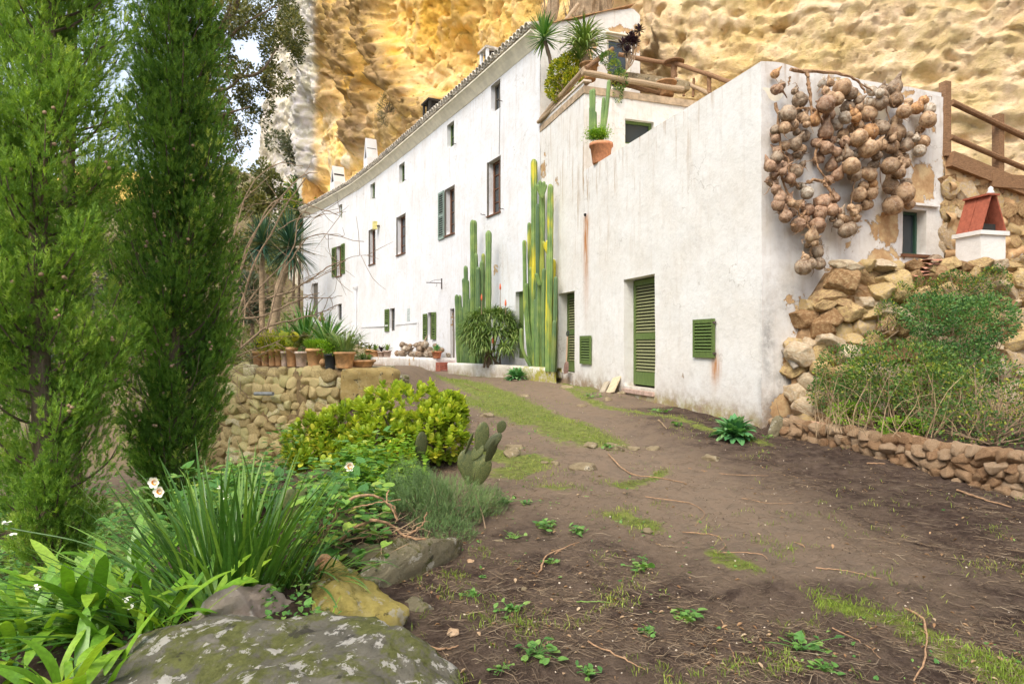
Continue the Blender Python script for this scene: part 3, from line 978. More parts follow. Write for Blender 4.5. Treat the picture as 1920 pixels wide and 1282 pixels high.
def wall_geo(A, B, z0, top, holes, n_in, step=.12, depth=.3, backs=True):
    """wall from A to B in plan; top(s) its height; holes [(s0,s1,z0,z1,depth)]; returns geometry and the hole backs"""
    A = np.array(A, float); B = np.array(B, float)
    L = np.linalg.norm(B - A); u = (B - A) / L
    zmax = max([h[3] for h in holes] + [z0 + .5])
    ss = sorted(set([0, L] + [h[0] for h in holes] + [h[1] for h in holes]))
    zs = sorted(set([z0, zmax] + [h[2] for h in holes] + [h[3] for h in holes]))
    tmin = min(top(0), top(L)); 
    def sub(a):
        o = []
        for p_, q_ in zip(a[:-1], a[1:]):
            k = max(1, int(round((q_ - p_) / step)))
            o += list(np.linspace(p_, q_, k + 1)[:-1])
        return o + [a[-1]]
    ss = np.array(sub(ss)); zl = np.array(sub(zs))
    nt_ = max(1, int(round((max(top(0), top(L)) - zmax) / step)))
    S = []
    rows = [np.full(len(ss), z_) for z_ in zl]
    tp = np.array([top(s) for s in ss])
    for k in range(1, nt_ + 1):
        rows.append(zmax + (tp - zmax) * k / nt_)
    Z = np.array(rows)
    SS = np.broadcast_to(ss, Z.shape)
    v = np.stack([A[0] + u[0] * SS, A[1] + u[1] * SS, Z], 2).reshape(-1, 3)
    n = len(ss); f = []
    for r_ in range(len(Z) - 1):
        zc = (Z[r_] + Z[r_ + 1]) / 2
        for c_ in range(n - 1):
            sm = (ss[c_] + ss[c_ + 1]) / 2; zm = (zc[c_] + zc[c_ + 1]) / 2
            if any(h[0] < sm < h[1] and h[2] < zm < h[3] for h in holes):
                continue
            k = r_ * n + c_
            f.append([k, k + 1, k + n + 1, k + n])
    geo = [(v, f)]
    n_in = np.array(n_in, float)
    for h in holes:
        d = h[4] if len(h) > 4 else depth
        s_ = [q for q in ss if h[0] - 1e-6 <= q <= h[1] + 1e-6]
        z_ = [q for q in zl if h[2] - 1e-6 <= q <= h[3] + 1e-6]
        loop = [(q, h[2]) for q in s_] + [(h[1], q) for q in z_[1:]] + [(q, h[3]) for q in s_[::-1][1:]] + [(h[0], q) for q in z_[::-1][1:]]
        lv = np.array([[A[0] + u[0] * a, A[1] + u[1] * a, b] for a, b in loop])
        m = len(lv)
        vv = np.concatenate([lv, lv + np.array([n_in[0], n_in[1], 0]) * d])
        geo.append((vv, [[k, (k + 1) % (m - 1) if k == m - 2 else k + 1, m + (k + 1 if k < m - 2 else 0), m + k] for k in range(m - 1)]))
    v, f = join(geo)
    return v, f, u, L

def pxm(v, lst):
    """stains at their places on the wall: lst of (px, py, rx, ry, strength)"""
    k = v[:, 1]
    a = 960 + FPX * v[:, 0] / k; b = HZ - FPX * (v[:, 2] - CAMZ) / k
    r = np.zeros(len(v))
    for (cx, cy, rx, ry, s) in lst:
        r = np.maximum(r, s * np.exp(-((a - cx) / rx) ** 2 - ((b - cy) / ry) ** 2))
    return r

def wall(name, A, B, z0, top, holes, n_in, mat, step=.12, depth=.3, attrs=None):
    v, f, u, L = wall_geo(A, B, z0, top, holes, n_in, step, depth)
    at = attrs(v) if attrs else {}
    v = wobble(v)
    return mk(name, v, f, mat, house, True, at)

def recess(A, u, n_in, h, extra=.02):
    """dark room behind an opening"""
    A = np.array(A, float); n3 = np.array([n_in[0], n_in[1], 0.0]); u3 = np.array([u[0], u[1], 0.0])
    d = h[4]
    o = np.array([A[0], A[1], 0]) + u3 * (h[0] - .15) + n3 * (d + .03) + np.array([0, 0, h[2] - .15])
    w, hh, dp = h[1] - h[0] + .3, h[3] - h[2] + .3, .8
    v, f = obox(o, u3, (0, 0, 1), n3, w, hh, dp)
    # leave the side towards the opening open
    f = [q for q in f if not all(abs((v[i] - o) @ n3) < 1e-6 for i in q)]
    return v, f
rooms = []

def bar(a, b, w, d, nrm):
    """rectangular bar from a to b, w wide, d deep along nrm"""
    a = np.array(a, float); b = np.array(b, float); nrm = np.array(nrm, float)
    t_ = b - a; L = np.linalg.norm(t_); t_ /= L
    s = np.cross(t_, nrm)
    return obox(a - s * w / 2 - nrm * d / 2, t_, s, nrm, L, w, d)

def window_in(A, u, n_in, h, mat, fw=.05, rows=3, cols=1, off=.0, name='window', paint_=None):
    A3 = np.array([A[0], A[1], 0.0]); u3 = np.array([u[0], u[1], 0.0]); n3 = np.array([n_in[0], n_in[1], 0.0])
    s0, s1, z0, z1, d = h
    o = A3 + n3 * (d + off)
    P_ = lambda s, z_: o + u3 * s + np.array([0, 0, z_])
    parts = [bar(P_(s0 + fw / 2, z0), P_(s0 + fw / 2, z1), fw, .05, n3), bar(P_(s1 - fw / 2, z0), P_(s1 - fw / 2, z1), fw, .05, n3),
             bar(P_(s0 + fw, z0 + fw / 2), P_(s1 - fw, z0 + fw / 2), fw, .05, n3), bar(P_(s0 + fw, z1 - fw / 2), P_(s1 - fw, z1 - fw / 2), fw, .05, n3)]
    if cols == 2:
        sm = (s0 + s1) / 2
        parts.append(bar(P_(sm, z0 + fw), P_(sm, z1 - fw), fw * 1.2, .06, n3))
    w = mk(name, *join(parts), mat, house)
    for k in range(1, rows):
        zz = z0 + (z1 - z0) * k / rows
        mk('glazing_bar', *bar(P_(s0 + fw, zz), P_(s1 - fw, zz), .022, .03, n3), mat, w)
    for c_ in range(cols):
        a0 = s0 + fw + (s1 - s0 - 2 * fw) * c_ / cols; a1 = s0 + fw + (s1 - s0 - 2 * fw) * (c_ + 1) / cols
        for k in range(rows):
            q0 = z0 + fw + (z1 - z0 - 2 * fw) * k / rows; q1 = z0 + fw + (z1 - z0 - 2 * fw) * (k + 1) / rows
            v = np.array([P_(a0, q0), P_(a1, q0), P_(a1, q1), P_(a0, q1)]) + n3 * .012
            mk('pane', v, [[0, 1, 2, 3]], M['glass'], w)
    return w

def louvre(name, o, u3, n_out, w, z0, z1, mat, mslat, fw=.055, pitch=.055, mids=(), bottom=.0, th=.03, label=None, single=True):
    """louvred leaf whose lower inner corner is o; u3 along its width, n_out towards the open air"""
    o = np.array(o, float); u3 = np.array(u3, float); n_out = np.array(n_out, float)
    P_ = lambda s, z_: np.array([o[0], o[1], 0]) + u3 * s + np.array([0, 0, z_])
    hb = max(bottom, fw * 1.3)
    fr = [bar(P_(fw / 2, z0), P_(fw / 2, z1), fw, th, n_out), bar(P_(w - fw / 2, z0), P_(w - fw / 2, z1), fw, th, n_out),
          bar(P_(fw, z0 + hb / 2), P_(w - fw, z0 + hb / 2), hb, th * .9, n_out), bar(P_(fw, z1 - fw * .65), P_(w - fw, z1 - fw * .65), fw * 1.3, th * .9, n_out)]
    for m in mids:
        fr.append(bar(P_(fw, m), P_(w - fw, m), fw * 1.5, th * .9, n_out))
    lf = mk(name, *join(fr), mat, house, label=label)
    lev = sorted([z0 + hb] + [m for m in mids] + [z1 - fw * 1.3])
    sl = []
    L_ = w - 2 * fw
    tilt = np.array([0, 0, .72]) - n_out * .69
    tilt /= np.linalg.norm(tilt)
    nn = np.cross(u3, tilt)
    for a, b in zip(lev[:-1], lev[1:]):
        a += fw * .75 * (a != z0 + hb); b -= fw * .75 * (b != z1 - fw * 1.3)
        k = max(1, int((b - a) / pitch))
        for i in range(k):
            zc = a + (i + .5) * (b - a) / k
            c_ = P_(fw, zc)
            sl.append(obox(c_ - tilt * .026 - nn * .004, u3, tilt, nn, L_, .052, .008))
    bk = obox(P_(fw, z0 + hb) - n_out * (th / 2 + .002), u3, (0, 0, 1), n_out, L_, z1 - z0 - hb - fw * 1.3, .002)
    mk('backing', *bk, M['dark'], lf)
    if single:
        for g_ in sl:
            mk('slat', g_[0], g_[1], mslat, lf)
    else:
        mk('slat', *join(sl), mslat, lf, kind='stuff')
    return lf

# --- annexe, front wall
A0 = ann(1013); A1 = AN_C
au = (A1 - A0) / np.linalg.norm(A1 - A0)
LA = np.linalg.norm(A1 - A0)
def s_ann(px): return float((ann(px) - A0) @ au)
def hole_ann(px0, px1, pyt, pyb, d):
    y1 = ann(px1)[1]
    return (s_ann(px0), s_ann(px1), hz_(pyb, y1), hz_(pyt, y1), d)
TOPZ = 5.62
TER_Z = 7.72
sT = s_ann(1095); sP = s_ann(1143)
def top_ann(s):
    if s <= sT: return TER_Z
    return TOPZ
h1 = hole_ann(1170, 1228, 513, 731, .26)
h2 = hole_ann(1048, 1077, 545, 700, .27)
h4 = (s_ann(967), s_ann(982), 1, 2, .3)
def at_ann(v):
    a = 960 + FPX * v[:, 0] / v[:, 1]; b = HZ - FPX * (v[:, 2] - CAMZ) / v[:, 1]
    gzv = gz(v[:, 0], v[:, 1] - .5)
    hg = v[:, 2] - gzv
    topf = TOPZ - v[:, 2]
    streak = .75 * np.exp(-np.clip(topf, 0, 9) / .9) * (a > 1090) + .5 * np.exp(-np.clip(TER_Z - v[:, 2], 0, 9) / 1.6) * (a < 1100) + .10
    streak = streak + .5 * np.exp(-((a - 1100) / 60) ** 2 - ((b - 360) / 90) ** 2)
    streak = streak * (1 - .6 * sstep(1250, 1400, a)) 
    dirt = .75 * np.exp(-(hg / .22) ** 2) + .25 * np.exp(-(hg / .6) ** 2)
    rust = np.maximum(pxm(v, [(1342, 690, 7, 26, 1.0)]), np.exp(-((a - 1099) / 4.5) ** 2) * sstep(398, 410, b) * sstep(640, 420, b) * .95)
    peel = pxm(v, [(1020, 300, 14, 70, .30), (1032, 255, 10, 20, .34), (1048, 345, 10, 40, .26), (1300, 215, 30, 20, .12), (1425, 730, 8, 60, .28), (1372, 715, 12, 14, .25)])
    mould = .6 * np.exp(-((a - 1432) / 8) ** 2) * sstep(450, 700, b)
    return {'streak': streak, 'dirt': dirt, 'rust': rust, 'peel': peel - .05, 'mould': mould, 'moss': .5 * np.exp(-(hg / .18) ** 2) * (a > 1180)}
ref_n = np.array([SIDE[0], SIDE[1]])
# two panels: under the terrace, and the annexe proper
Amid = A0 + au * sT
v1 = wall_geo(A0, Amid, .2, lambda s: TER_Z, [(h2[0], min(h2[1], sT - .01), h2[2], h2[3], h2[4])], SIDE, .10)
v2 = wall_geo(Amid, A1, .0, lambda s: TOPZ, [(h1[0] - sT, h1[1] - sT, h1[2], h1[3], h1[4])], SIDE, .09)
va, fa = join([v1[:2], v2[:2]])
aw = mk('annexe_front_wall', wobble(va), fa, M['plaster'], house, True, at_ann(va))
u3a = np.array([au[0], au[1], 0]); n3a = np.array([SIDE[0], SIDE[1], 0])
A03 = np.array([A0[0], A0[1], 0])
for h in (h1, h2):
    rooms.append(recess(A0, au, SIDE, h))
# shutter doors in their reveals
louvre('shutter_door', A03 + u3a * (h1[0] + .0) + n3a * (h1[4] - .02), u3a, -n3a, h1[1] - h1[0], h1[2] + .04, h1[3] - .02, M['green'], M['green_slat'], .085, .062, [h1[2] + 1.02], .26, .045, label='tall green louvred door with bleached slats')
louvre('shutter_door', A03 + u3a * (h2[0] + .0) + n3a * (h2[4] - .02), u3a, -n3a, h2[1] - h2[0], h2[2] + .02, h2[3] - .02, M['green'], M['green_slat'], .085, .066, [h2[2] + 1.02], .26, .045, label='narrow green louvred door further along the wall')
hv = hole_ann(1303, 1342, 597, 671, .0)
v_ = louvre('vent_shutter', A03 + u3a * hv[0] - n3a * .03, u3a, -n3a, hv[1] - hv[0], hv[2], hv[3], M['green'], M['green'], .05, .052, [], .09, .035, label='small green louvred shutter with a rusty hinge')
for zz in (hv[2] + .06, hv[3] - .08):
    mk('hinge', *obox(A03 + u3a * (hv[1] - .01) - n3a * .05 + np.array([0, 0, zz]), u3a, (0, 0, 1), n3a, .035, .03, .04), M['iron'], v_)
hv2 = hole_ann(1090, 1110, 629, 683, .0)
louvre('vent_shutter', A03 + u3a * hv2[0] - n3a * .03, u3a, -n3a, hv2[1] - hv2[0], hv2[2], hv2[3], M['green'], M['green'], .06, .06, [], .09, .035, label='small green louvred shutter between the two doors')
# stone sill under the near door
mk('door_step', *box((*(A0 + au * (h1[0] + h1[1]) / 2 + SIDE * .10), h1[2] - .085), ((h1[1] - h1[0]) + .0, .30, .09), math.atan2(au[1], au[0]), .01), simple('worn_step', (.42, .30, .24), .9, .25, 8, bump=.3), house)
hp = ann(1098); mk('drain_hole', *tube([(hp[0] - .03 , hp[1] - .01, hz_(403, hp[1])), (hp[0] + .1, hp[1] + .03, hz_(402, hp[1]))], .035, 10), M['dark'], house)

# --- annexe, right-hand wall with the gourds, carried on as the stair wall
B0 = AN_C; B1 = AN_C + SIDE * 6.6
def s_side(px):
    k = (px - 960) / FPX
    # (3.59+t)/(9.2+.325t)=k
    t_ = (k * 9.2 - 3.59) / (1 - .325 * k)
    return t_ * math.hypot(1, .325)
def side_pt(px, py, out=0.0):
    s = s_side(px)
    q = B0 + SIDE * s
    nrm = np.array([SIDE[1], -SIDE[0]])
    z_ = hz_(py, q[1])
    p3 = np.array([q[0], q[1], z_])
    # step out along the wall normal and stay on the sight line
    if out:
        den = nrm @ np.array([q[0], q[1]])
        k = 1 + out / den
        p3 = np.array([q[0] * k, q[1] * k, CAMZ + (z_ - CAMZ) * k])
    return p3
SN = np.array([-SIDE[1], SIDE[0]])                # inward normal of the side wall
sE = s_side(1770)
def hole_side(px0, px1, pyt, pyb, d):
    y1 = (B0 + SIDE * s_side(px1))[1]
    return (s_side(px0), s_side(px1), hz_(pyb, y1), hz_(pyt, y1), d)
hs = hole_side(1692, 1737, 395, 478, .22)
def at_side(v):
    a = 960 + FPX * v[:, 0] / v[:, 1]; b = HZ - FPX * (v[:, 2] - CAMZ) / v[:, 1]
    peel = pxm(v, [(1660, 430, 60, 50, .56), (1730, 340, 38, 50, .56), (1650, 480, 55, 24, .58), (1560, 152, 60, 9, .50), (1660, 175, 120, 10, .45), (1495, 600, 22, 45, .50), (1480, 570, 15, 30, .45), (1478, 680, 26, 34, .62), (1470, 765, 26, 34, .52), (1445, 745, 12, 14, .40), (1760, 440, 16, 60, .48), (1700, 300, 40, 40, .42), (1540, 200, 30, 50, .35), (1600, 470, 26, 24, .42), (1570, 505, 30, 14, .45), (1480, 330, 14, 60, .25), (1745, 250, 20, 40, .32), (1450, 300, 8, 120, .22)])
    peel = peel * (1 - sstep(1738, 1745, a) * sstep(1765, 1750, a) * sstep(380, 400, b)) 
    peel = np.maximum(peel, .58 * sstep(1762, 1776, a))
    peel = np.where((a > 1684) & (a < 1765) & (b > 388) & (b < 480), np.minimum(peel, .15), peel)
    mould = pxm(v, [(1478, 705, 24, 32, 1.0), (1440, 640, 14, 70, .75), (1480, 560, 24, 40, .5), (1450, 760, 20, 30, .7)])
    streak = .55 * np.exp(-np.clip(5.6 - v[:, 2], 0, 9) / .5) + .25
    return {'streak': streak, 'peel': peel - .04, 'mould': mould, 'dirt': .6 * sstep(700, 790, b) + .15, 'rust': 0 * a, 'moss': 0 * a}
wall('annexe_side_wall', B0, B0 + SIDE * sE, -.1, lambda s: 5.62 - .02 * s + .03 * math.sin(s * 5), [hs], SN, M['plaster'], .06, .22, at_side)
u3s = np.array([SIDE[0], SIDE[1], 0]); n3s = np.array([SN[0], SN[1], 0]); B03 = np.array([B0[0], B0[1], 0])
rooms.append(recess(B0, SIDE, SN, hs))
w_ = window_in(B0, SIDE, SN, hs, paint('dark_green_frame', (.035, .085, .055)), .045, 1, 1, -.03)
for ch in list(w_.children):
    ch.hide_render = False
mk('sill', *obox(B03 + u3s * (hs[0] - .04) - n3s * .05 + np.array([0, 0, hs[2] - .05]), u3s, (0, 0, 1), n3s, hs[1] - hs[0] + .08, .045, .2), M['brown_wood'], house)
mk('lintel_ledge', *obox(B03 + u3s * (hs[0] - .08) - n3s * .06 + np.array([0, 0, hs[3] + .06]), u3s, (0, 0, 1), n3s, hs[1] - hs[0] + .30, .035, .08), M['plaster'], house)
# roof slab and parapet thickness of the annexe
back = 3.25
q0 = np.array([*(A0 + au * sT), 0]); q1 = np.array([*AN_C, 0])
mk('roof_slab', *obox(q0 + n3a * .02 + np.array([0, 0, 5.0]), u3a, (0, 0, 1), n3a, LA - sT, .25, back), M['cream'], house)
mk('parapet', *obox(q0 + n3a * .006 + np.array([0, 0, 5.25]), u3a, (0, 0, 1), n3a, LA - sT - .01, .362, .24), M['plaster'], house)
v, f = obox(q1 + n3a * .25 + np.array([0, 0, 5.25]) - u3a * .245, n3a, (0, 0, 1), u3a, sE - .3, .34, .24)
mk('parapet', v, f, M['plaster'], house)

# --- terrace wall, its side, slab
T0 = A0 + au * sT
def s_t(px):
    k = (px - 960) / FPX
    t_ = (k * T0[1] - T0[0]) / (1 - .325 * k)
    return t_ * math.hypot(1, .325)
def hole_t(px0, px1, pyt, pyb, d):
    y1 = (T0 + SIDE * s_t(px1))[1]
    return (s_t(px0), s_t(px1), hz_(pyb, y1), hz_(pyt, y1), d)
ht = hole_t(1172, 1226, 229, 275, .2)
at_t = lambda v: {'streak': .25 + 0 * v[:, 0], 'dirt': .1 + 0 * v[:, 0], 'peel': pxm(v, [(1230, 172, 80, 8, .62), (1180, 175, 30, 9, .62)]) - .05, 'mould': 0 * v[:, 0], 'rust': 0 * v[:, 0], 'moss': 0 * v[:, 0]}
wall('terrace_side_wall', T0, T0 + SIDE * 4.6, 5.1, lambda s: 7.45, [ht], SN, M['plaster'], .15, .2, at_t)
rooms.append(recess(T0, SIDE, SN, ht))
window_in(T0, SIDE, SN, ht, M['green'], .07, 1, 1, -.06)
T03 = np.array([*T0, 0])
mk('terrace_slab', *obox(T03 - u3s * .02 - n3s * .03 + np.array([0, 0, 7.45]), u3s, (0, 0, 1), n3s, 4.7, .17, 3.6), simple('bare_concrete_slab', (.40, .30, .20), .9, .3, 6, bump=.5), house)
mk('terrace_coping', *obox(np.array([*A0, TER_Z]) - n3a * .03 , u3a, (0, 0, 1), n3a, sT + .05, .045, .2), simple('coping_tile', (.60, .50, .40), .9, .3, 10, bump=.4), house)

# --- main facade
def top_f(s): return 10.0
fs = np.r_[0, np.cumsum([np.linalg.norm(FPL[i + 1] - FPL[i]) for i in range(len(FPL) - 1)])]
def hole_f(px0, px1, pyt, pyb, d):
    for i in range(len(FBRK) - 1):
        if FBRK[i] >= (px0 + px1) / 2 > FBRK[i + 1]:
            a, b = FPL[i], FPL[i + 1]
            u = (b - a) / np.linalg.norm(b - a)
            def hit(px):
                k = (px - 960) / FPX
                t_ = (a[0] - k * a[1]) / (k * u[1] - u[0])
                return t_, a[1] + t_ * u[1]
            s1, y1 = hit(px1); s0, y0 = hit(px0)
            return i, (s1, s0, hz_(pyb, y1), hz_(pyt, y1), d)
TOPW = [(920.6, 938.4, 147, 201), (838.4, 851, 226, 272), (748.5, 758.6, 303, 339), (694.5, 703, 341, 371), (635.5, 641.5, 382, 408)]
MIDW = [(914.5, 939, 291, 396), (835, 852.3, 346, 436), (744, 760.5, 399, 473), (692, 704, 426, 493), (631, 641, 459, 516)]
GRDW = [(802.5, 811, 585, 636), (731, 740, 577, 620), (633, 640.5, 569, 600)]
DOORS = [(843.7, 852, 578, 676), (585, 596, 530, 598), (967, 983, 545, 672)]
byseg = {i: [] for i in range(6)}
wins = []
for kind_, lst, d in (('top', TOPW, .17), ('mid', MIDW, .22), ('ground', GRDW, .12), ('door', DOORS, .16)):
    for q in lst:
        i, h = hole_f(*q, d)
        byseg[i].append(h)
        wins.append((kind_, i, h, q))
geo = []
cen = np.array([-8.0, 22.0])
FN = []
for i in range(6):
    a, b = FPL[i], FPL[i + 1]
    u = (b - a) / np.linalg.norm(b - a)
    n_in = np.array([u[1], -u[0]])
    FN.append((u, n_in))
    v, f, _, _ = wall_geo(a, b, .0, top_f, byseg[i], n_in, .22, .25)
    geo.append((v, f))
vf, ff_ = join(geo)
def at_f(v):
    a = 960 + FPX * v[:, 0] / v[:, 1]; b = HZ - FPX * (v[:, 2] - CAMZ) / v[:, 1]
    peel = pxm(v, [(930, 505, 9, 26, .46), (945, 525, 8, 10, .36), (822, 500, 6, 12, .40), (868, 340, 9, 22, .18), (800, 400, 8, 30, .15), (850, 600, 6, 40, .38)])
    return {'streak': .20 + .3 * np.exp(-np.clip(9.9 - v[:, 2], 0, 9) / .6), 'dirt': .30 * np.exp(-((v[:, 2] - .6) / .5) ** 2), 'peel': peel - .07, 'mould': 0 * a, 'rust': 0 * a, 'moss': 0 * a}
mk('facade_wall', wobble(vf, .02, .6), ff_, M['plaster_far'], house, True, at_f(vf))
for kind_, i, h, q in wins:
    u, n_in = FN[i]
    A = FPL[i]
    if kind_ == 'top':
        window_in(A, u, n_in, h, M['grey_wood'] if q[0] > 900 else M['green'], .06, 2, 2)
    elif kind_ == 'mid':
        window_in(A, u, n_in, h, M['brown_wood'], .08, 4, 2)
        u3 = np.array([*u, 0]); n3 = np.array([*n_in, 0]); A3 = np.array([*A, 0])
        mk('sill', *obox(A3 + u3 * (h[0] - .03) - n3 * .06 + np.array([0, 0, h[2] - .045]), u3, (0, 0, 1), n3, h[1] - h[0] + .06, .04, .25), M['brown_wood'], house)
        for e in (h[0] - .012, h[1] - .012):
            mk('opening_edge_board', *obox(A3 + u3 * e - n3 * .02 + np.array([0, 0, h[2]]), u3, (0, 0, 1), n3, .03, h[3] - h[2], .05), M['grey_wood'], house)
    elif kind_ == 'ground':
        window_in(A, u, n_in, h, M['grey_wood'], .05, 2, 1)
    else:
        u3 = np.array([*u, 0]); n3 = np.array([*n_in, 0]); A3 = np.array([*A, 0])
        bd = []
        d_ = mk('door', *obox(A3 + u3 * h[0] + n3 * (h[4] - .04) + np.array([0, 0, h[2]]), u3, (0, 0, 1), n3, h[1] - h[0], h[3] - h[2], .05), M['grey_wood'] if q[0] < 900 else M['green'], house)
# shutters of the facade, open against the wall
def leaf_on_wall(px0, px1, pyt, pyb, mat, label=None):
    i, h = hole_f(px0, px1, pyt, pyb, 0)
    u, n_in = FN[i]
    u3 = np.array([*u, 0]); n3 = np.array([*n_in, 0])
    o = np.array([*FPL[i], 0]) + u3 * h[0] - n3 * .04
    louvre('shutter', o, u3, -n3, h[1] - h[0], h[2], h[3], mat, mat, .06, .08, [(h[2] + h[3]) / 2], .1, .04, label, single=False)
leaf_on_wall(823.5, 834, 357, 447, M['teal'], 'grey-green louvred shutter')
for a_ in ((623.5, 631, 463, 518), (641, 647, 456, 512), (795, 802, 588, 637), (811.5, 818.5, 585, 636), (723, 730.5, 579, 621)):
    leaf_on_wall(*a_, M['green'])

# eave: cove, tiles, roof, gable
OFF = .36
def foff(i, d):
    """point of the facade line i moved out by d (mitred)"""
    ns = []
    if i > 0: ns.append(FN[i - 1][1])
    if i < 6: ns.append(FN[i][1])
    m = sum(ns) / len(ns)
    return FPL[i] - m * d
prof = [(-.02, 9.90), (.02, 9.91), (.06, 9.97), (.16, 10.10), (.26, 10.20), (.30, 10.22), (.30, 10.27), (-.02, 10.27)]
v = []; f = []
fine = []
for i in range(6):
    for k in range(6):
        t_ = k / 6
        fine.append((foff(i, 0) * (1 - t_) + foff(i + 1, 0) * t_, (FN[i][1])))
for i in range(7):
    for (d, z_) in prof:
        q = foff(i, d)
        v.append((q[0], q[1], z_))
m = len(prof)
for i in range(6):
    for k in range(m - 1):
        f.append([i * m + k, i * m + k + 1, (i + 1) * m + k + 1, (i + 1) * m + k])
f.append(list(range(m)))
mk('eave_cove', v, f, M['cream'], house)
# tiles along the eave, each a half pipe
ang = np.linspace(0, math.pi, 7)
tv = []
for yy, rr in ((0, .115), (.52, .095)):
    for r_ in (rr, rr - .018):
        tv += [(r_ * math.cos(a_), yy, r_ * math.sin(a_)) for a_ in ang]
tf = []
for k in range(6):
    tf.append([k, k + 1, 14 + k + 1, 14 + k]); tf.append([7 + k, 21 + k, 21 + k + 1, 7 + k + 1]); tf.append([k, 7 + k, 7 + k + 1, k + 1])
tile_me = mesh_of('roof_tile', tv, tf, M['roof_tile'], True)
tot = fs[-1]
n_t = int(tot / .235)
def f_at(s, d=0.0):
    i = min(5, int(np.searchsorted(fs, s, 'right') - 1))
    t_ = (s - fs[i]) / (fs[i + 1] - fs[i])
    q = foff(i, d) * (1 - t_) + foff(i + 1, d) * t_
    return q, FN[i]
def add_tile(s, d, z_, flip):
    q, (u, n_in) = f_at(s, d)
    slope = .30
    yv = np.array([n_in[0], n_in[1], slope]); yv /= np.linalg.norm(yv)
    xv = np.array([u[0], u[1], 0])
    zv = np.cross(xv, yv)
    if zv[2] < 0: xv = -xv; zv = -zv
    Rm = np.stack([xv, yv, zv], 1)
    if flip:
        Rm = Rm * np.array([-1, 1, -1])[None]
    inst('roof_tile', tile_me, (q[0], q[1], z_ + random.uniform(-.01, .01)), Rm, (1, 1, 1), house)
rt = thing_roof = None
for k in range(n_t):
    s = (k + .5) * tot / n_t
    add_tile(s, OFF + .03 + random.uniform(-.015, .015), 10.36, False)
for k in range(n_t):
    s = k * tot / n_t + .01
    add_tile(s, OFF + .0, 10.40, True)
# the roof behind
v = []; f = []
for i in range(7):
    for d, z_ in ((.30, 10.30), (-3.6, 11.45)):
        q = foff(i, d)
        v.append((q[0], q[1], z_))
for i in range(6):
    f.append([2 * i, 2 * i + 2, 2 * i + 3, 2 * i + 1])
mk('roof', v, f, M['roof_tile'], house)
# gable wall with its window
G0 = FPL[0]
def s_g(px):
    k = (px - 960) / FPX
    t_ = (k * G0[1] - G0[0]) / (1 - .325 * k)
    return t_ * math.hypot(1, .325)
Lg = s_g(1200)
def hole_g(px0, px1, pyt, pyb, d):
    y1 = (G0 + SIDE * s_g(px1))[1]
    return (s_g(px0), s_g(px1), hz_(pyb, y1), hz_(pyt, y1), d)
hg_ = hole_g(1138, 1183, 74, 170, .14)
def at_g(v):
    return {'streak': .3 + 0 * v[:, 0], 'dirt': .1 + 0 * v[:, 0], 'peel': pxm(v, [(1100, 95, 45, 28, .52), (1165, 58, 50, 12, .5), (1195, 70, 14, 40, .55), (1060, 110, 22, 22, .4)]) - .05, 'mould': 0 * v[:, 0], 'rust': 0 * v[:, 0], 'moss': 0 * v[:, 0]}
wall('gable_wall', G0, G0 + SIDE * Lg, 7.0, lambda s: 10.38 + s * .36 + .04 * math.sin(s * 4) - 1.2 * max(0, s - Lg + .25), [hg_], SN, M['plaster'], .10, .14, at_g)
rooms.append(recess(G0, SIDE, SN, hg_))
window_in(G0, SIDE, SN, hg_, M['cream'], .09, 1, 1, -.03)
G03 = np.array([*G0, 0])
mk('window_hood', *obox(G03 + u3s * (hg_[0] - .06) - n3s * .09 + np.array([0, 0, hg_[3] + .05]), u3s, (0, 0, 1), n3s, hg_[1] - hg_[0] + .12, .04, .10), M['cream'], house)
vg = []
for s in np.linspace(-.05, Lg - .2, 14):
    q = G0 + SIDE * s
    z_ = 10.40 + s * .36
    vg += [(q[0] - SN[0] * .06, q[1] - SN[1] * .06, z_), (q[0] - SN[0] * .06, q[1] - SN[1] * .06, z_ + .03), (q[0] + SN[0] * .3, q[1] + SN[1] * .3, z_ + .03)]
fg = []
for k in range(13):
    for j in range(2):
        fg.append([3 * k + j, 3 * k + 3 + j, 3 * k + 4 + j, 3 * k + 1 + j])
mk('gable_verge', vg, fg, M['terra_old'], house)
# far end wall and back closures
E = FPL[6]; e_n = FN[5][1]
v, f = obox(np.array([E[0], E[1], 0]), (e_n[0], e_n[1], 0), (0, 0, 1), (FN[5][0][0], FN[5][0][1], 0), 4, 10.2, .1)
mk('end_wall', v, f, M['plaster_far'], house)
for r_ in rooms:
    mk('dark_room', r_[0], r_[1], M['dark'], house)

# chimneys on the ridge side of the roof
def chimney_legs(s, d, z0, w, h_, soot):
    q, (u, n_in) = f_at(s, -d)
    u3 = np.array([*u, 0]); n3 = np.array([*n_in, 0])
    o = np.array([q[0], q[1], z0])
    c_ = mk('chimney', *obox(o, u3, (0, 0, 1), n3, w, h_ * .55, w), M['plaster_far'], house, label='white rooftop chimney with open sides')
    for a_ in (0, w - .09):
        for b_ in (0, w - .09):
            mk('leg', *obox(o + u3 * a_ + n3 * b_ + np.array([0, 0, h_ * .55]), u3, (0, 0, 1), n3, .09, h_ * .40, .09), M['plaster_far'] if not soot else M['dark'], c_)
    mk('flue', *obox(o + u3 * .12 + n3 * .12 + np.array([0, 0, h_ * .55]), u3, (0, 0, 1), n3, w - .24, h_ * .39, w - .24), M['dark'], c_)
    mk('cap', *obox(o - u3 * .05 - n3 * .05 + np.array([0, 0, h_ * .95]), u3, (0, 0, 1), n3, w + .1, .07, w + .1), M['roof_tile'] if not soot else M['dark'], c_)
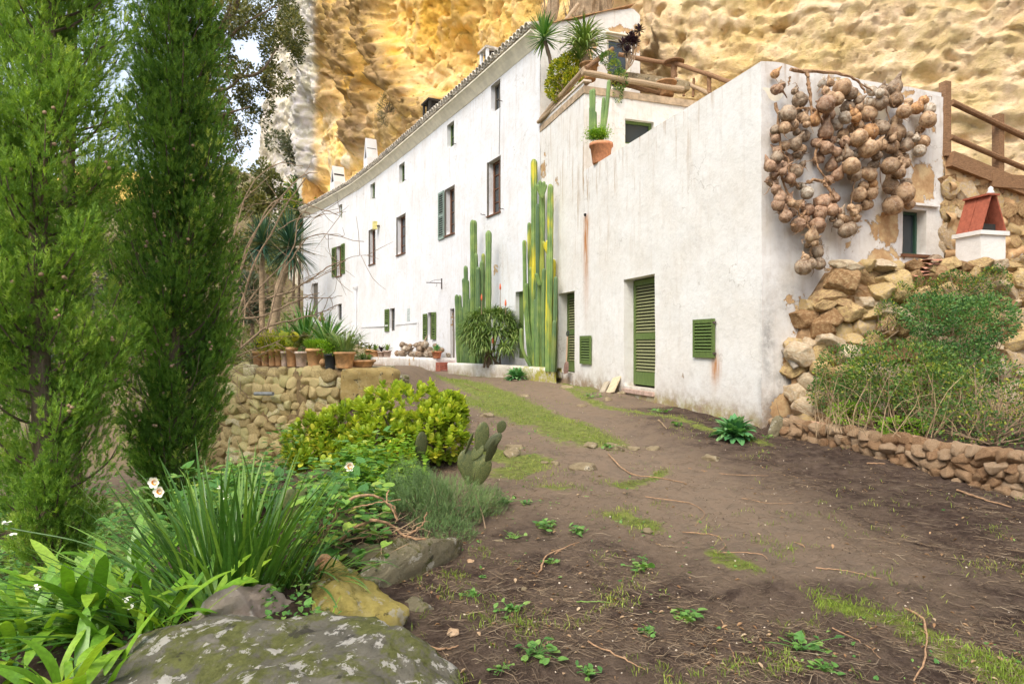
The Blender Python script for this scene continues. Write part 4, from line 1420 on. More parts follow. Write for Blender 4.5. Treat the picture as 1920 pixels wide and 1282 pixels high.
def chimney_tent(s, d, z0, w, h_):
    q, (u, n_in) = f_at(s, -d)
    u3 = np.array([*u, 0]); n3 = np.array([*n_in, 0])
    o = np.array([q[0], q[1], z0])
    c_ = mk('chimney', *obox(o, u3, (0, 0, 1), n3, w, h_ * .5, w), M['plaster_far'], house, label='white chimney under a steep pointed cap')
    zt = h_ * .5
    # two leaning slabs meeting at the top along the facade direction: the gap shows dark
    a = [o + np.array([0, 0, zt]), o + u3 * w + np.array([0, 0, zt]), o + u3 * (w / 2) + np.array([0, 0, h_])]
    for e in (0, 1):
        p0 = a[e]; 
        v = np.array([p0, p0 + n3 * w, a[2] + n3 * w, a[2], p0 + u3 * (.1 if e == 0 else -.1), p0 + n3 * w + u3 * (.1 if e == 0 else -.1), a[2] + n3 * w - np.array([0, 0, .2]), a[2] - np.array([0, 0, .2])])
        mk('cap_slab', v, [[0, 1, 2, 3], [4, 7, 6, 5], [0, 3, 7, 4], [1, 5, 6, 2], [0, 4, 5, 1]], M['plaster_far'], c_)
    mk('flue', *obox(o + u3 * .14 + n3 * .05 + np.array([0, 0, zt]), u3, (0, 0, 1), n3, w - .28, h_ * .25, w - .1), M['dark'], c_)
def s_px(px):
    for i in range(6):
        if FBRK[i] >= px > FBRK[i + 1]:
            a, b = FPL[i], FPL[i + 1]; u = (b - a) / np.linalg.norm(b - a); k = (px - 960) / FPX
            return fs[i] + (a[0] - k * a[1]) / (k * u[1] - u[0])
chimney_legs(s_px(905) , .15, 10.3, .55, 1.15, False)
chimney_legs(s_px(798) , .15, 10.3, .75, 1.25, True)
chimney_tent(s_px(683) , .15, 10.3, .60, 2.2)
chimney_tent(s_px(622) , .15, 10.3, .70, 2.0)

# small things fixed to the facade
def on_f(px, py, out=.02):
    i, h = hole_f(px, px - .01, py, py, 0)
    u, n_in = FN[i]
    q = FPL[i] + u * h[1]
    return np.array([q[0] - n_in[0] * out, q[1] - n_in[1] * out, h[2]]), np.array([*u, 0]), np.array([*n_in, 0])
p0, u3, n3 = on_f(829, 531)
br = thing('wall_bracket', 'black iron sign bracket fixed to the white facade beside the tall cacti', 'bracket', p0)
mk('back_plate', *bar(p0 + np.array([0, 0, .18]), p0 - np.array([0, 0, .22]), .04, .03, n3), M['iron'], br)
mk('arm', *tube([p0, p0 - n3 * .62], .014, 8), M['iron'], br)
mk('brace', *tube(spline([p0 + np.array([0, 0, .14]), p0 - n3 * .3 + np.array([0, 0, .10]), p0 - n3 * .5 + np.array([0, 0, 0])], 8), .008, 6), M['iron'], br)
mk('hook', *tube(spline([p0 - n3 * .2, p0 - n3 * .2 - np.array([0, 0, .1]), p0 - n3 * .24 - np.array([0, 0, .14])], 6), .008, 6), M['iron'], br)
p0, u3, n3 = on_f(712, 424, .02)
lm = thing('wall_lamp', 'small pale yellow lamp box fixed high on the white facade between two windows', 'lamp', p0)
mk('housing', *obox(p0 - u3 * .0 - n3 * .28 + np.array([0, 0, -.16]), u3, (0, 0, 1), n3, .22, .38, .18), simple('pale_yellow_metal', (.62, .55, .22), .6), lm)
mk('arm', *tube([p0 + n3 * .02, p0 - n3 * .12], .04, 8), M['iron'], lm)
p0, u3, n3 = on_f(769, 578, .02)
pq = mk('wall_plaque', *obox(p0 + np.array([0, 0, -.55]), u3, (0, 0, 1), n3, .36, .55, .03), simple('grey_tile_plaque', (.42, .47, .46), .6, .5, 22), label='small grey tiled plaque on the white facade between two ground windows', cat='plaque')
p0, u3, n3 = on_f(669, 545, .06)
dp = thing('drainpipe', 'white drainpipe with a funnel top running down the far part of the facade', 'drainpipe', p0)
mk('pipe', *tube([p0, p0 - np.array([0, 0, 2.6])], .07, 10), M['plaster_far'], dp)
mk('funnel', *lathe([(.07, 0), (.16, .18), (.17, .3), (.13, .3)], 12, p0), M['plaster_far'], dp)
# raised lines of whitewash on the lower wall
for (a_, b_, c_, d_) in ((678, 730, 613, 610), (742, 784, 608, 604)):
    pa, u3, n3 = on_f(a_, c_, .02); pb, _, _ = on_f(b_, d_, .02)
    mk('whitewash_band', *bar(pa, pb, .07, .03, n3), M['plaster_far'], house)
for (a_, y0_, y1_) in ((784, 604, 672), (723, 612, 668)):
    pa, u3, n3 = on_f(a_, y0_, .02)
    mk('whitewash_band', *bar(pa, pa - np.array([0, 0, 1.3]), .09, .03, n3), M['plaster_far'], house)
hooks = []
for (px, py) in ((942, 190), (855, 270), (762, 338), (945, 392), (910, 403), (704, 372)):
    p0, u3, n3 = on_f(px, py, .0)
    mk('iron_hook', *tube(spline([p0 + n3 * .02, p0 - n3 * .14, p0 - n3 * .16 + np.array([0, 0, .04])], 6), .012, 6), M['iron'], house)
# electric cable down the facade
p0, u3, n3 = on_f(938, 203, .015); p1, _, _ = on_f(936.5, 290, .015)
mk('cable', *tube([p0, p1], .008, 6), M['grey_wood'], house)

# ------------------------------------------------------------------ stone walls, each stone its own piece
STONES = {}
def stone_set(mat, key, n=9, rough=.34, sub=3):
    if key not in STONES:
        STONES[key] = [mesh_of('stone', *hewn_mesh(sub, 100 + k * 7, .06 if sub > 3 else .035), mat, False) for k in range(n)]
    return STONES[key]

def stone_wall(th, A, B, base_f, top_f, hmin, hmax, wmin, wmax, mat, key, depth=.3, batter=0.0, n_out=None, limit=285, seed=3, sub=2, prot=.03):
    """courses of uneven stones between A and B; each stone an object"""
    rs = random.Random(seed)
    A = np.array(A, float); B = np.array(B, float)
    L = np.linalg.norm(B - A); u = (B - A) / L
    nrm = np.array([u[1], -u[0]]) if n_out is None else np.array(n_out, float)
    mes = stone_set(mat, key, 9, .36, sub)
    out = []
    z = min(base_f(0), base_f(L)) - .05
    zt = max(top_f(0), top_f(L))
    row = 0
    while z < zt - hmin * .3:
        h = rs.uniform(hmin, hmax)
        s = -rs.uniform(0, wmin)
        while s < L:
            w = rs.uniform(wmin, wmax) * (h / ((hmin + hmax) / 2)) ** .5
            sc_ = s + w / 2
            zz = z + h / 2 + rs.uniform(-.25, .25) * h
            if -.02 <= sc_ <= L and zz - h * .3 < top_f(sc_) and zz + h * .4 > base_f(sc_):
                out.append((sc_, zz, w, h, rs.random(), rs.random(), rs.random(), rs.randrange(9)))
            s += w
        z += h * .93
        row += 1
    if len(out) > limit:
        rs.shuffle(out); out = out[:limit]
    for (s, zz, w, h, a, b, c, k) in out:
        q = A + u * s
        outw = (top_f(s) - zz) * batter + (a - .5) * prot * 2
        pos = (q[0] + nrm[0] * outw, q[1] + nrm[1] * outw, zz)
        ang = math.atan2(u[1], u[0])
        ca, sa = math.cos(ang), math.sin(ang)
        Rz = np.array([[ca, -sa, 0], [sa, ca, 0], [0, 0, 1]])
        t_ = (b - .5) * 1.1
        Ry = np.array([[math.cos(t_), 0, math.sin(t_)], [0, 1, 0], [-math.sin(t_), 0, math.cos(t_)]])
        flip = np.diag([1, 1, 1]) if c < .5 else np.diag([-1, -1, 1])
        inst('stone', mes[k], pos, Rz @ Ry @ flip, (w * .82, depth * (.55 + .2 * a), h * .88), th)
    return out

# low wall of the right-hand bed
LW0 = np.array([3.72, 9.02]); LW1 = np.array([5.35, 4.45])
lw = thing('low_stone_wall', 'low wall of rough tan stones along the path, holding back the weedy bed', 'stone wall', (4.6, 6.5, .2))
lu = (LW1 - LW0) / np.linalg.norm(LW1 - LW0)
ln_ = np.array([lu[1], -lu[0]])
if ln_[0] > 0: ln_ = -ln_
LL = np.linalg.norm(LW1 - LW0)
base_lw = lambda s: float(gz(*(LW0 + lu * s + ln_ * .15))) - .02
stone_wall(lw, LW0, LW1, base_lw, lambda s: .50, .075, .115, .09, .20, M['stone_tan'], 'tan', .16, .05, ln_, 290, 5, 3)
vv = []
for s in np.linspace(0, LL, 30):
    q = LW0 + lu * s
    for (d, z_) in ((-.02, -.2), (.0, .47), (-.14, .52), (-.26, .48), (-.26, -.2)):
        e = .012 * math.sin(s * 13) + .01 * math.sin(s * 29)
        vv.append((q[0] + ln_[0] * (d + e), q[1] + ln_[1] * (d + e), z_ + e))
fc = [[5 * i + k, 5 * i + k + 1, 5 * i + 6 + k, 5 * i + 5 + k] for i in range(29) for k in range(4)]
mk('mortar_core', vv, fc, simple('pink_earth_mortar', (.40, .24, .15), .95, .25, 9, bump=.8), lw)

# high rubble wall of the right-hand bed
RW0 = np.array([4.05, 9.30]); RW1 = np.array([9.6, 8.75])
rw = thing('rubble_wall', 'high rubble wall of big golden boulders behind the shrubs, below the little chimney', 'stone wall', (6.5, 9.2, .5))
ru = (RW1 - RW0) / np.linalg.norm(RW1 - RW0); rn = np.array([ru[1], -ru[0]])
def top_rw(s):
    x_ = RW0[0] + ru[0] * s
    return float(np.interp(x_, [3.9, 4.15, 4.35, 4.62, 5, 9], [1.0, 1.7, 2.25, 2.64, 2.66, 2.66]))
stone_wall(rw, RW0, RW1, lambda s: .45, top_rw, .13, .27, .17, .40, M['stone_mix'], 'mix', .34, .12, rn, 296, 8, 4, .08)
vv = []
for s in np.linspace(0, np.linalg.norm(RW1 - RW0), 20):
    q = RW0 + ru * s
    tz = top_rw(s)
    for (d, z_) in (((tz - .2) * .12 - .04, .2), (.0, tz - .06), (-.3, tz - .02), (-1.6, tz)):
        vv.append((q[0] + rn[0] * d, q[1] + rn[1] * d, z_))
fc = [[4 * i + k, 4 * i + k + 1, 4 * i + 5 + k, 4 * i + 4 + k] for i in range(19) for k in range(3)]
mk('earth_core', vv, fc, M['mortar'], rw)
# broken tiles stacked in the wall top
brk_me = mesh_of('broken_tile', tv, tf, simple('broken_clay_tile', (.42, .20, .13), .85, .3, 12, bump=.4), True)
for k in range(5):
    inst('broken_tile', brk_me, P(1706 + 6 * k, 520 - k * 7, 9.0) + np.array([0, -.02 * k, 0]), frames([[1, .1 + .15 * k, .12]])[0], (.9, .6, .3), rw)

# stair wall beyond the annexe: bare masonry with scraps of plaster
stw = thing('stair_wall', 'ruined stair wall with flaking plaster behind the little red-roofed chimney', 'wall', (7.5, 10.5, 2.6))
v, f, _, _ = wall_geo(B0 + SIDE * sE, B0 + SIDE * (sE + 4.6), 2.0, lambda s: 4.62 - .16 * s, [], SN, .05)
nn_ = fbm(v * 2.6, 4, 401); wd, _, _ = worley(v * np.array([2.4, 2.4, 4.2]) + .3 * nn_[:, None], 402)
disp = .10 * sstep(.62, .12, wd) + .03 * nn_
v = v.copy(); v[:, 0] -= SN[0] * disp; v[:, 1] -= SN[1] * disp
pe = .60 - .35 * sstep(.1, .6, fbm(v * 1.4 + 7, 4, 403)) 
o_ = mk('masonry', v, f, M['plaster'], stw, True, {'streak': 0 * disp + .1, 'peel': pe, 'dirt': .3 + 0 * disp, 'mould': 0 * disp, 'rust': 0 * disp, 'moss': 0 * disp})
stone_wall(stw, B0 + SIDE * (sE + .02), B0 + SIDE * (sE + 2.3), lambda s: 2.55, lambda s: 4.45 - .16 * s, .13, .26, .18, .42, M['stone_mix'], 'mix', .10, .0, -SN, 120, 18, 4, .035)
# timber stringer and rail
def st(px, py, out=.0): return side_pt(px, py, out)
rail = thing('stair_railing', 'dark timber stair railing running down to the right beside the annexe', 'railing', st(1778, 290))
for (a, b) in (((1778, 152), (1776, 292)), ((1878, 213), (1876, 362)), ((1985, 275), (1985, 420))):
    pa, pb = st(*a, .05), st(*b, .05)
    pb[:2] = pa[:2]
    mk('post', *obox(pa - u3s * .055 - np.array([0, 0, pa[2] - pb[2]]), u3s, (0, 0, 1), n3s, .12, pa[2] - pb[2], .12), M['log'], rail)
mk('rail', *tube([st(1785, 192, .06), st(1990, 290, .06)], .05, 10, True, .04), M['log'], rail)
mk('rail', *tube([st(1783, 257, .06), st(1990, 345, .06)], .045, 10, True, .04), M['log'], rail)
pa, pb = st(1776, 300, .02), st(1990, 385, .02)
mk('stringer', *bar(pa, pb, .24, .2, n3s), M['log'], stw)
mk('beam', *bar(st(1850, 340, .03), st(1990, 350, .03), .22, .2, n3s), M['log'], stw)

# little chimney with a tent of red tiles
cp = P(1850, 500, 9.45); cp[2] = 2.55
lc = thing('roof_chimney', 'small white square chimney with a tent of red tiles on the rubble wall', 'chimney', cp)
cu = SIDE3 = np.array([.97, .24, 0]); cn = np.array([-.24, .97, 0])
w = .46
o = cp - cu * w / 2 - cn * .1
wp = M['plaster']
mk('shaft', *obox(o, cu, (0, 0, 1), cn, w, .60, .40), wp, lc)
mk('rim', *obox(o - cu * .035 - cn * .035 + np.array([0, 0, .60]), cu, (0, 0, 1), cn, w + .07, .06, .47), wp, lc)
z0 = .66
for sgn in (-1, 1):
    for k in range(2):
        c0 = cp + cu * sgn * (.25 - .02) + cn * (-.10 + .205 * k) + np.array([0, 0, z0])
        c1 = cp + cu * sgn * .045 + cn * (-.10 + .205 * k) + np.array([0, 0, z0 + .53])
        tdir = (c1 - c0) / np.linalg.norm(c1 - c0)
        nd_ = np.cross(cn, tdir)
        mk('tile', *obox(c0, cn, tdir, nd_, .195, .56, .022), M['red_tile'], lc)
mk('soot_flue', *obox(cp - cu * .16 - cn * .02 + np.array([0, 0, z0 - .02]), cu, (0, 0, 1), cn, .3, .14, .3), M['dark'], lc)
mk('ridge_tile', *obox(cp - cu * .10 - cn * .12 + np.array([0, 0, z0 + .52]), cu, (0, 0, 1), cn, .2, .025, .42), M['red_tile'], lc)
mk('top_knob', *lathe([(.001, 0), (.045, .0), (.05, .03), (.03, .06), (.035, .09), (.001, .12)], 12, cp + np.array([0, 0, z0 + .545]) - cn * .06), wp, lc)

# retaining wall on the left with its ledge
WA = np.array([-6.6, 13.3]); WB = np.array([-3.07, 11.55])
wu = (WB - WA) / np.linalg.norm(WB - WA); wn_ = np.array([wu[1], -wu[0]])
LWt = np.linalg.norm(WB - WA)
rtw = thing('retaining_wall', 'curving dry-stone retaining wall under the row of flower pots', 'stone wall', (-4.8, 12.4, -.5))
rtop = lambda s: 1.06
stone_wall(rtw, WA, WB, lambda s: -.75, rtop, .12, .19, .15, .30, M['stone_wall'], 'lich', .2, .10, wn_, 298, 12, 3, .05)
vv = []
for s in np.linspace(0, LWt, 24):
    q = WA + wu * s
    for (d, z_) in ((.24, -1.2), (.03, 1.02), (-.02, 1.10), (-1.1, 1.12), (-1.1, .2)):
        e = .02 * math.sin(s * 9) + .012 * math.sin(s * 31)
        vv.append((q[0] + wn_[0] * (d + e), q[1] + wn_[1] * (d + e), z_ + e * .4))
fc = [[5 * i + k, 5 * i + k + 1, 5 * i + 6 + k, 5 * i + 5 + k] for i in range(23) for k in range(4)]
mk('earth_core', vv, fc, M['mortar_dark'], rtw)
# end of the wall: down to the bush
mk('wall_end', *obox(np.array([WB[0] - .02, WB[1] + .02, -.6]), (.86, .1, 0), (0, 0, 1), (0, 1, 0), .9, 1.2, 1.2), M['mortar_dark'], rtw)
v, f = rock_mesh(4, (.50, .30, .33), 77, .06, -.1, 1.5, .02)
vb, fb = box((0, 0, 0), (.95, .55, .56), 0, .04)
def rough_block(name, c, s, rz, mat, seed, amp=.03, parent=None, label=None, cat=None, n=14):
    """hewn block: subdivided box with worn edges"""
    h = np.array(s) / 2
    vs, fs_ = [], []
    for ax in range(3):
        for sg in (-1, 1):
            a, b = np.meshgrid(np.linspace(-1, 1, n), np.linspace(-1, 1, n))
            p_ = np.zeros((n * n, 3)); p_[:, ax] = sg; p_[:, (ax + 1) % 3] = a.ravel(); p_[:, (ax + 2) % 3] = b.ravel()
            i_ = np.arange(n - 1)[:, None] * n + np.arange(n - 1)[None]
            q_ = np.stack([i_, i_ + 1, i_ + n + 1, i_ + n], 2).reshape(-1, 4)
            if sg < 0: q_ = q_[:, ::-1]
            vs.append(p_); fs_.append(q_ + len(vs[:-1]) * n * n)
    v = np.concatenate(vs); f = np.concatenate(fs_)
    rr = (np.abs(v) ** 9).sum(1) ** (1 / 9.)
    v = v / rr[:, None]
    v = v * h
    v = v + (amp * np.stack([fbm(v * 4 + seed, 4, seed), fbm(v * 4 + seed, 4, seed + 1), fbm(v * 4 + seed, 4, seed + 2)], 1))
    w_, _, _ = worley(v * 9 + seed, seed); v = v * (1 - .35 * amp / h.min() * sstep(.3, .0, w_))[:, None]
    cr, sr = math.cos(rz), math.sin(rz)
    v = np.stack([v[:, 0] * cr - v[:, 1] * sr, v[:, 0] * sr + v[:, 1] * cr, v[:, 2]], 1) + np.array(c)
    return mk(name, v, f, mat, parent, True, label=label, cat=cat)
yb = boulder('yellow_hewn_block', [(.36, .24, .10), (.50, .36, .14), (.60, .46, .22)], (.10, .09, .06), (.56, .46, .25), .60)
rough_block('stone_block', (-2.55, 11.55, .82), (.98, .50, .62), -.03, yb, 5, .03, None, 'big square block of yellow stone ending the retaining wall, behind the jade bush', 'stone block')
mk('waste_pipe', *tube([P(478, 738, 12.15), P(512, 738, 11.9)], .035, 12), simple('grey_pipe', (.22, .23, .23), .5), rtw)
for k, (px, py, s) in enumerate(((715, 688, .5), (752, 705, .3))):
    rough_block('coping_stone', P(px, py + 6, 12.3), (s, .5, .16), .2, M['rock_slab'], 20 + k, .02, None, ('flat mossy slab laid behind the yellow block', 'short flat stone at the path end of the wall')[k], 'stone', 10)

# planter under the tall cacti
pl = thing('planter', 'low white-plastered planter under the tall cacti', 'planter', (-.5, 18.5, .6))
PA = np.array([1.13, 16.15]); PB = np.array([-2.1, 21.0]); PC = np.array([-1.75, 22.4])
pm = [PA, np.array([.62, 17.0]), np.array([-.25, 18.6]), np.array([-1.2, 19.9]), PB]
v = []; 
for i, q in enumerate(pm):
    t_ = (pm[min(i + 1, 4)] - pm[max(i - 1, 0)]); t_ = t_ / np.linalg.norm(t_); n_ = np.array([t_[1], -t_[0]]); n_ = n_ if n_[0] > 0 else -n_
    for d, z_ in ((0, .35), (-.01, .93), (.03, .96), (.16, .96), (.18, .7)):
        v.append((q[0] + n_[0] * d, q[1] + n_[1] * d, z_))
f = [[5 * i + k, 5 * i + k + 1, 5 * i + 6 + k, 5 * i + 5 + k] for i in range(4) for k in range(4)]
import itertools
def subdiv(v, f, it=3):
    v = [tuple(q) for q in v]; 
    for _ in range(it):
        cache = {}; nf = []
        def mid(a, b):
            k = (min(a, b), max(a, b))
            if k not in cache:
                cache[k] = len(v); v.append(tuple((np.array(v[a]) + np.array(v[b])) / 2))
            return cache[k]
        for q in f:
            c_ = len(v); v.append(tuple(np.mean([v[i] for i in q], axis=0)))
            m_ = [mid(q[i], q[(i + 1) % 4]) for i in range(4)]
            for i in range(4):
                nf.append([q[i], m_[i], c_, m_[i - 1]])
        f = nf
    return np.array(v), np.array(f)
v, f = subdiv(v, f)
a_ = 960 + FPX * v[:, 0] / v[:, 1]
mk('rim_wall', wobble(v, .02), f, M['plaster'], pl, True, {'moss': sstep(930, 1010, a_) * .9 + .15, 'dirt': .55 * sstep(.9, .6, v[:, 2]) + .1, 'streak': .3 + 0 * a_, 'peel': 0 * a_ - .05, 'mould': 0 * a_, 'rust': 0 * a_})
mk('end_wall', *obox((PB[0], PB[1], .35), (*((PC - PB) / np.linalg.norm(PC - PB)), 0), (0, 0, 1), (.97, -.2, 0), 1.6, .6, .16), M['plaster'], pl)
v = [(q[0] + .05, q[1] + .1, .88) for q in pm] + [(PC[0], PC[1], .88), (1.3, 17.2, .88)]
mk('soil', v, [list(range(7))], M['soil'], pl)
# bench of masonry further on
bn = thing('masonry_bench', 'low whitewashed masonry bench along the house, heaped with gourds', 'bench', (-4, 25, .6))
BA = np.array([-2.75, 22.9]); BB = np.array([-6.5, 29.2])
bu = (BB - BA) / np.linalg.norm(BB - BA); bnn = np.array([bu[1], -bu[0]]); bnn = bnn if bnn[0] > 0 else -bnn
v, f = obox((BA[0], BA[1], .3), (*bu, 0), (0, 0, 1), (*bnn, 0), np.linalg.norm(BB - BA), .76, 1.0)
v, f = subdiv(v, f, 3)
mk('bench_mass', wobble(v, .02), f, M['plaster'], bn, True, {'dirt': .8 * sstep(1.1, .5, v[:, 2]), 'peel': .22 + 0 * v[:, 0] - .1, 'streak': .4 + 0 * v[:, 0], 'moss': 0 * v[:, 0], 'mould': 0 * v[:, 0], 'rust': 0 * v[:, 0]})
mk('red_block', *obox((BA[0] + .02, BA[1] - .02, .3), (-bu[0], -bu[1], 0), (0, 0, 1), (*bnn, 0), .42, .62, .9), simple('red_brick_block', (.30, .10, .065), .9, .3, 8, bump=.5), bn)
mk('step', *obox((BA[0] + .05 - bu[0] * .4, BA[1] - bu[1] * .42, .4), (-bu[0], -bu[1], 0), (0, 0, 1), (*bnn, 0), .4, .26, .8), simple('dull_red_step', (.22, .10, .08), .9, .3, 8, bump=.5), bn)

# ------------------------------------------------------------------ gourds
def gourd_mesh(kind, k):
    rs = random.Random(k * 13 + 5)
    if kind == 'round':
        pr = [(.001, -.93), (.30, -.90), (.62, -.72), (.86, -.42), (.97, -.02), (.93, .34), (.74, .66), (.45, .87), (.20, .96), (.12, 1.02), (.09, 1.16), (.001, 1.18)]
    elif kind == 'pear':
        pr = [(.001, -.95), (.35, -.90), (.72, -.66), (.93, -.25), (.92, .15), (.72, .55), (.45, .88), (.30, 1.2), (.24, 1.5), (.15, 1.72), (.07, 1.9), (.001, 1.93)]
    elif kind == 'bottle':
        pr = [(.001, -.95), (.38, -.88), (.76, -.60), (.92, -.18), (.82, .25), (.52, .58), (.36, .76), (.44, .96), (.55, 1.2), (.50, 1.46), (.30, 1.66), (.10, 1.8), (.001, 1.83)]
    else:
        pr = [(.001, -.95), (.4, -.88), (.78, -.58), (.92, -.15), (.80, .30), (.48, .68), (.28, 1.0), (.2, 1.5), (.16, 2.0), (.14, 2.5), (.09, 2.8), (.001, 2.83)]
    v, f = lathe(pr, 16)
    v = v.copy()
    bend = {'round': .05, 'pear': .18, 'bottle': .15, 'long': .35}[kind] * rs.uniform(.3, 1.2)
    v[:, 0] += bend * np.clip(v[:, 2], 0, 9) ** 2 * .5
    am = .20 if k % 4 == 3 else .09
    nn = v / (np.linalg.norm(v, axis=1, keepdims=True) + 1e-6)
    v = v + nn * (am * fbm(v * (3.2 if k % 4 == 3 else 1.2) + k * 5, 3, k + 50))[:, None]
    return mesh_of('gourd', v, f, M['gourd'], True)
GM = {k: [gourd_mesh(k, i) for i in range(4)] for k in ('round', 'pear', 'bottle', 'long')}
GC = {'grey-brown': (.38, .29, .20), 'tan': (.54, .37, .22), 'orange-brown': (.60, .34, .15), 'reddish': (.45, .29, .185), 'pale': (.60, .53, .42), 'brown': (.40, .27, .16)}
# x, y, radius in a 3x enlargement of the photograph, colour, shape
_g = """517 175 26 o r;520 262 30 r p;553 238 24 g r;627 272 22 g p;655 325 40 g r;780 232 26 p r;825 226 24 t r;893 250 46 t r;940 285 34 g r;828 300 24 t r;862 315 35 t r;985 325 28 g r;985 365 24 b p;1040 335 28 p r;1057 270 30 p p;1115 262 27 g r;1120 295 32 g r;1183 252 43 g r;1190 322 44 b r;1105 338 40 g r;925 365 38 g r;800 350 44 x r;818 402 36 x p;590 400 44 g r;650 388 20 g r;668 420 34 b p;610 460 36 t r;572 477 30 t r;518 488 26 g r;735 435 36 o p;690 455 24 t l;637 500 21 g r;680 522 32 g r;630 567 37 g r;670 597 23 b r;640 625 24 g r;910 420 33 p r;862 455 36 p r;968 418 28 o r;1040 400 45 t r;980 465 32 t p;1045 500 42 o r;1112 478 38 g r;895 510 32 t p;983 535 44 t r;1190 505 54 b r;1195 437 30 g r;1240 380 42 t b;1310 365 36 o p;1347 325 26 o r;1377 372 33 p r;1370 433 43 t r;1327 487 22 b r;1232 395 30 t r;908 560 32 x r;868 552 14 p r;800 500 44 x r;520 535 30 r p;575 575 30 t r;1035 592 47 t r;1110 570 34 t r;1085 575 30 t r;1170 585 35 b r;1245 570 44 g b;1305 535 24 p r;1345 553 33 t r;1325 607 34 p r;800 587 38 x r;528 603 28 r p;525 645 32 g r;487 690 35 r r;515 702 33 x r;590 650 30 r r;635 720 35 g r;670 680 20 g p;920 625 35 g r;968 625 24 p r;1085 632 28 g r;1197 630 30 b r;1240 640 22 b r;945 690 43 t r;960 735 43 g r;1065 685 32 g r;1020 712 20 t r;1045 738 34 t r;1160 690 44 b r;1240 675 35 b r;1210 728 37 b p;865 740 36 r p;830 690 35 r p;495 772 32 r r;520 820 28 r p;545 860 36 x p;590 880 28 r r;600 760 28 r r;695 840 38 p p;655 800 24 g l;640 905 28 t r;535 905 35 r r;1010 800 26 t r;1060 790 26 o r;985 850 38 t r;1057 845 31 t r;1030 905 35 t r;1165 800 46 b r;1250 785 32 g p;1235 845 56 b r;1175 912 50 b r;1265 900 34 b p;700 935 35 r r;780 895 44 x r;835 935 35 r r;765 950 40 x r;575 970 38 r r;610 950 28 r r;645 1015 40 x r;755 1020 46 x r;722 1082 38 t p;940 922 20 t r;975 930 24 b r;880 955 28 g r;915 990 25 t r;965 978 30 t r;870 1012 28 g p;915 1050 42 g r;942 1040 32 g r;748 1118 28 g r;748 1168 42 g r;700 1130 20 t r;685 1202 24 t p;675 1256 42 g r;720 1235 33 g p;762 1235 34 g r;860 610 30 r l;745 560 28 r l;760 650 34 x p;815 770 30 r p;560 720 26 r l;850 870 30 x p;690 990 28 r l;870 650 24 g p"""
CM = {'g': 'grey-brown', 't': 'tan', 'o': 'orange-brown', 'r': 'reddish', 'p': 'pale', 'b': 'brown', 'x': 'reddish'}
SM = {'r': 'round', 'p': 'pear', 'b': 'bottle', 'l': 'long'}
SW = {'round': 'round', 'pear': 'pear-shaped', 'bottle': 'double-bellied', 'long': 'long-necked'}
gob, gword, gwh = [], [], []
rs = random.Random(4)
def rot_euler(a, b, c):
    return np.array(Matrix.Rotation(c, 3, 'Z') @ Matrix.Rotation(b, 3, 'Y') @ Matrix.Rotation(a, 3, 'X'))
def add_gourd(pos, r, colr, shape, rot, wrink=False, jit=.12):
    me = GM[shape][3 if wrink else rs.randrange(3)]
    o = inst('gourd', me, pos, rot, (r, r * rs.uniform(.92, 1.05), r * rs.uniform(.88, 1.02)))
    c_ = GC[colr]
    k = 1 + rs.uniform(-jit, jit)
    o.color = (c_[0] * k, c_[1] * k, c_[2] * k, 1)
    o['category'] = 'gourd'
    return o
ents = []
for it in _g.split(';'):
    a, b, r, c_, s_ = it.split()
    if s_ == 'r' and rs.random() < .35: s_ = 'p'
    ents.append((float(a) * .33543 + 1280, float(b) * .33543 + 80, float(r) * .33543 * 1.12, c_, s_))
core = list(ents)
for _ in range(110):
    e1 = rs.choice(core)
    e2 = min((e for e in core if e is not e1), key=lambda e: math.hypot(e[0] - e1[0], e[1] - e1[1]) * rs.uniform(.6, 1.8))
    m_ = ((e1[0] + e2[0]) / 2 + rs.uniform(-5, 5), (e1[1] + e2[1]) / 2 + rs.uniform(-5, 5))
    if math.hypot(e1[0] - e2[0], e1[1] - e2[1]) < 42 and e1[0] < 1700:
        ents.append((m_[0], m_[1], rs.uniform(6, 10), e1[3], rs.choice('rrpl')))
for (px, py, rp, c_, s_) in ents:
    y_ = side_pt(px, py)[1]
    r = rp / FPX * y_
    out = r * .95 + .02
    # pieces of a crowded bunch rest on one another
    crowd = sum(1 for e in ents if e[0] != px and math.hypot(e[0] - px, e[1] - py) < (e[2] + rp) * .8)
    out += min(.26, .05 * crowd * rs.random() * 1.6)
    pos = side_pt(px, py, out)
    shape = SM[s_]
    if shape == 'round':
        rot = rot_euler(rs.uniform(-1.4, 1.4), rs.uniform(-1.4, 1.4), rs.uniform(0, 6.28))
    elif shape == 'long':
        rot = rot_euler(rs.uniform(-.3, .3), rs.choice([-1, 1]) * rs.uniform(.5, 1.7), rs.uniform(-.4, .4))
    else:
        rot = rot_euler(rs.uniform(-.5, .5), rs.uniform(-.9, .9), rs.uniform(-.5, .5))
    o = add_gourd(pos, r * (.92 if shape != 'round' else 1.0), CM[c_], shape, rot, c_ == 'x')
    size = 'large' if rp > 13.2 else ('mid-sized' if rp > 9.8 else 'small')
    vert = 'topmost' if py < 165 else ('high' if py < 235 else ('midway' if py < 310 else ('low' if py < 395 else ('lowest' if py < 445 else 'tail end'))))
    hor = 'left string' if px < 1478 else ('centre left' if px < 1552 else ('centre' if px < 1620 else ('right side' if px < 1685 else 'far right')))
    gob.append(o); gwh.append((px, py))
    gword.append('%s %s %s gourd, %s in the hanging bunch, %s' % (size, ('wrinkled ' + CM[c_]) if c_ == 'x' else CM[c_], SW[shape], vert, hor))
    o['group'] = 'dried gourds hung on the annexe wall'
label_all(gob, gword, gwh)
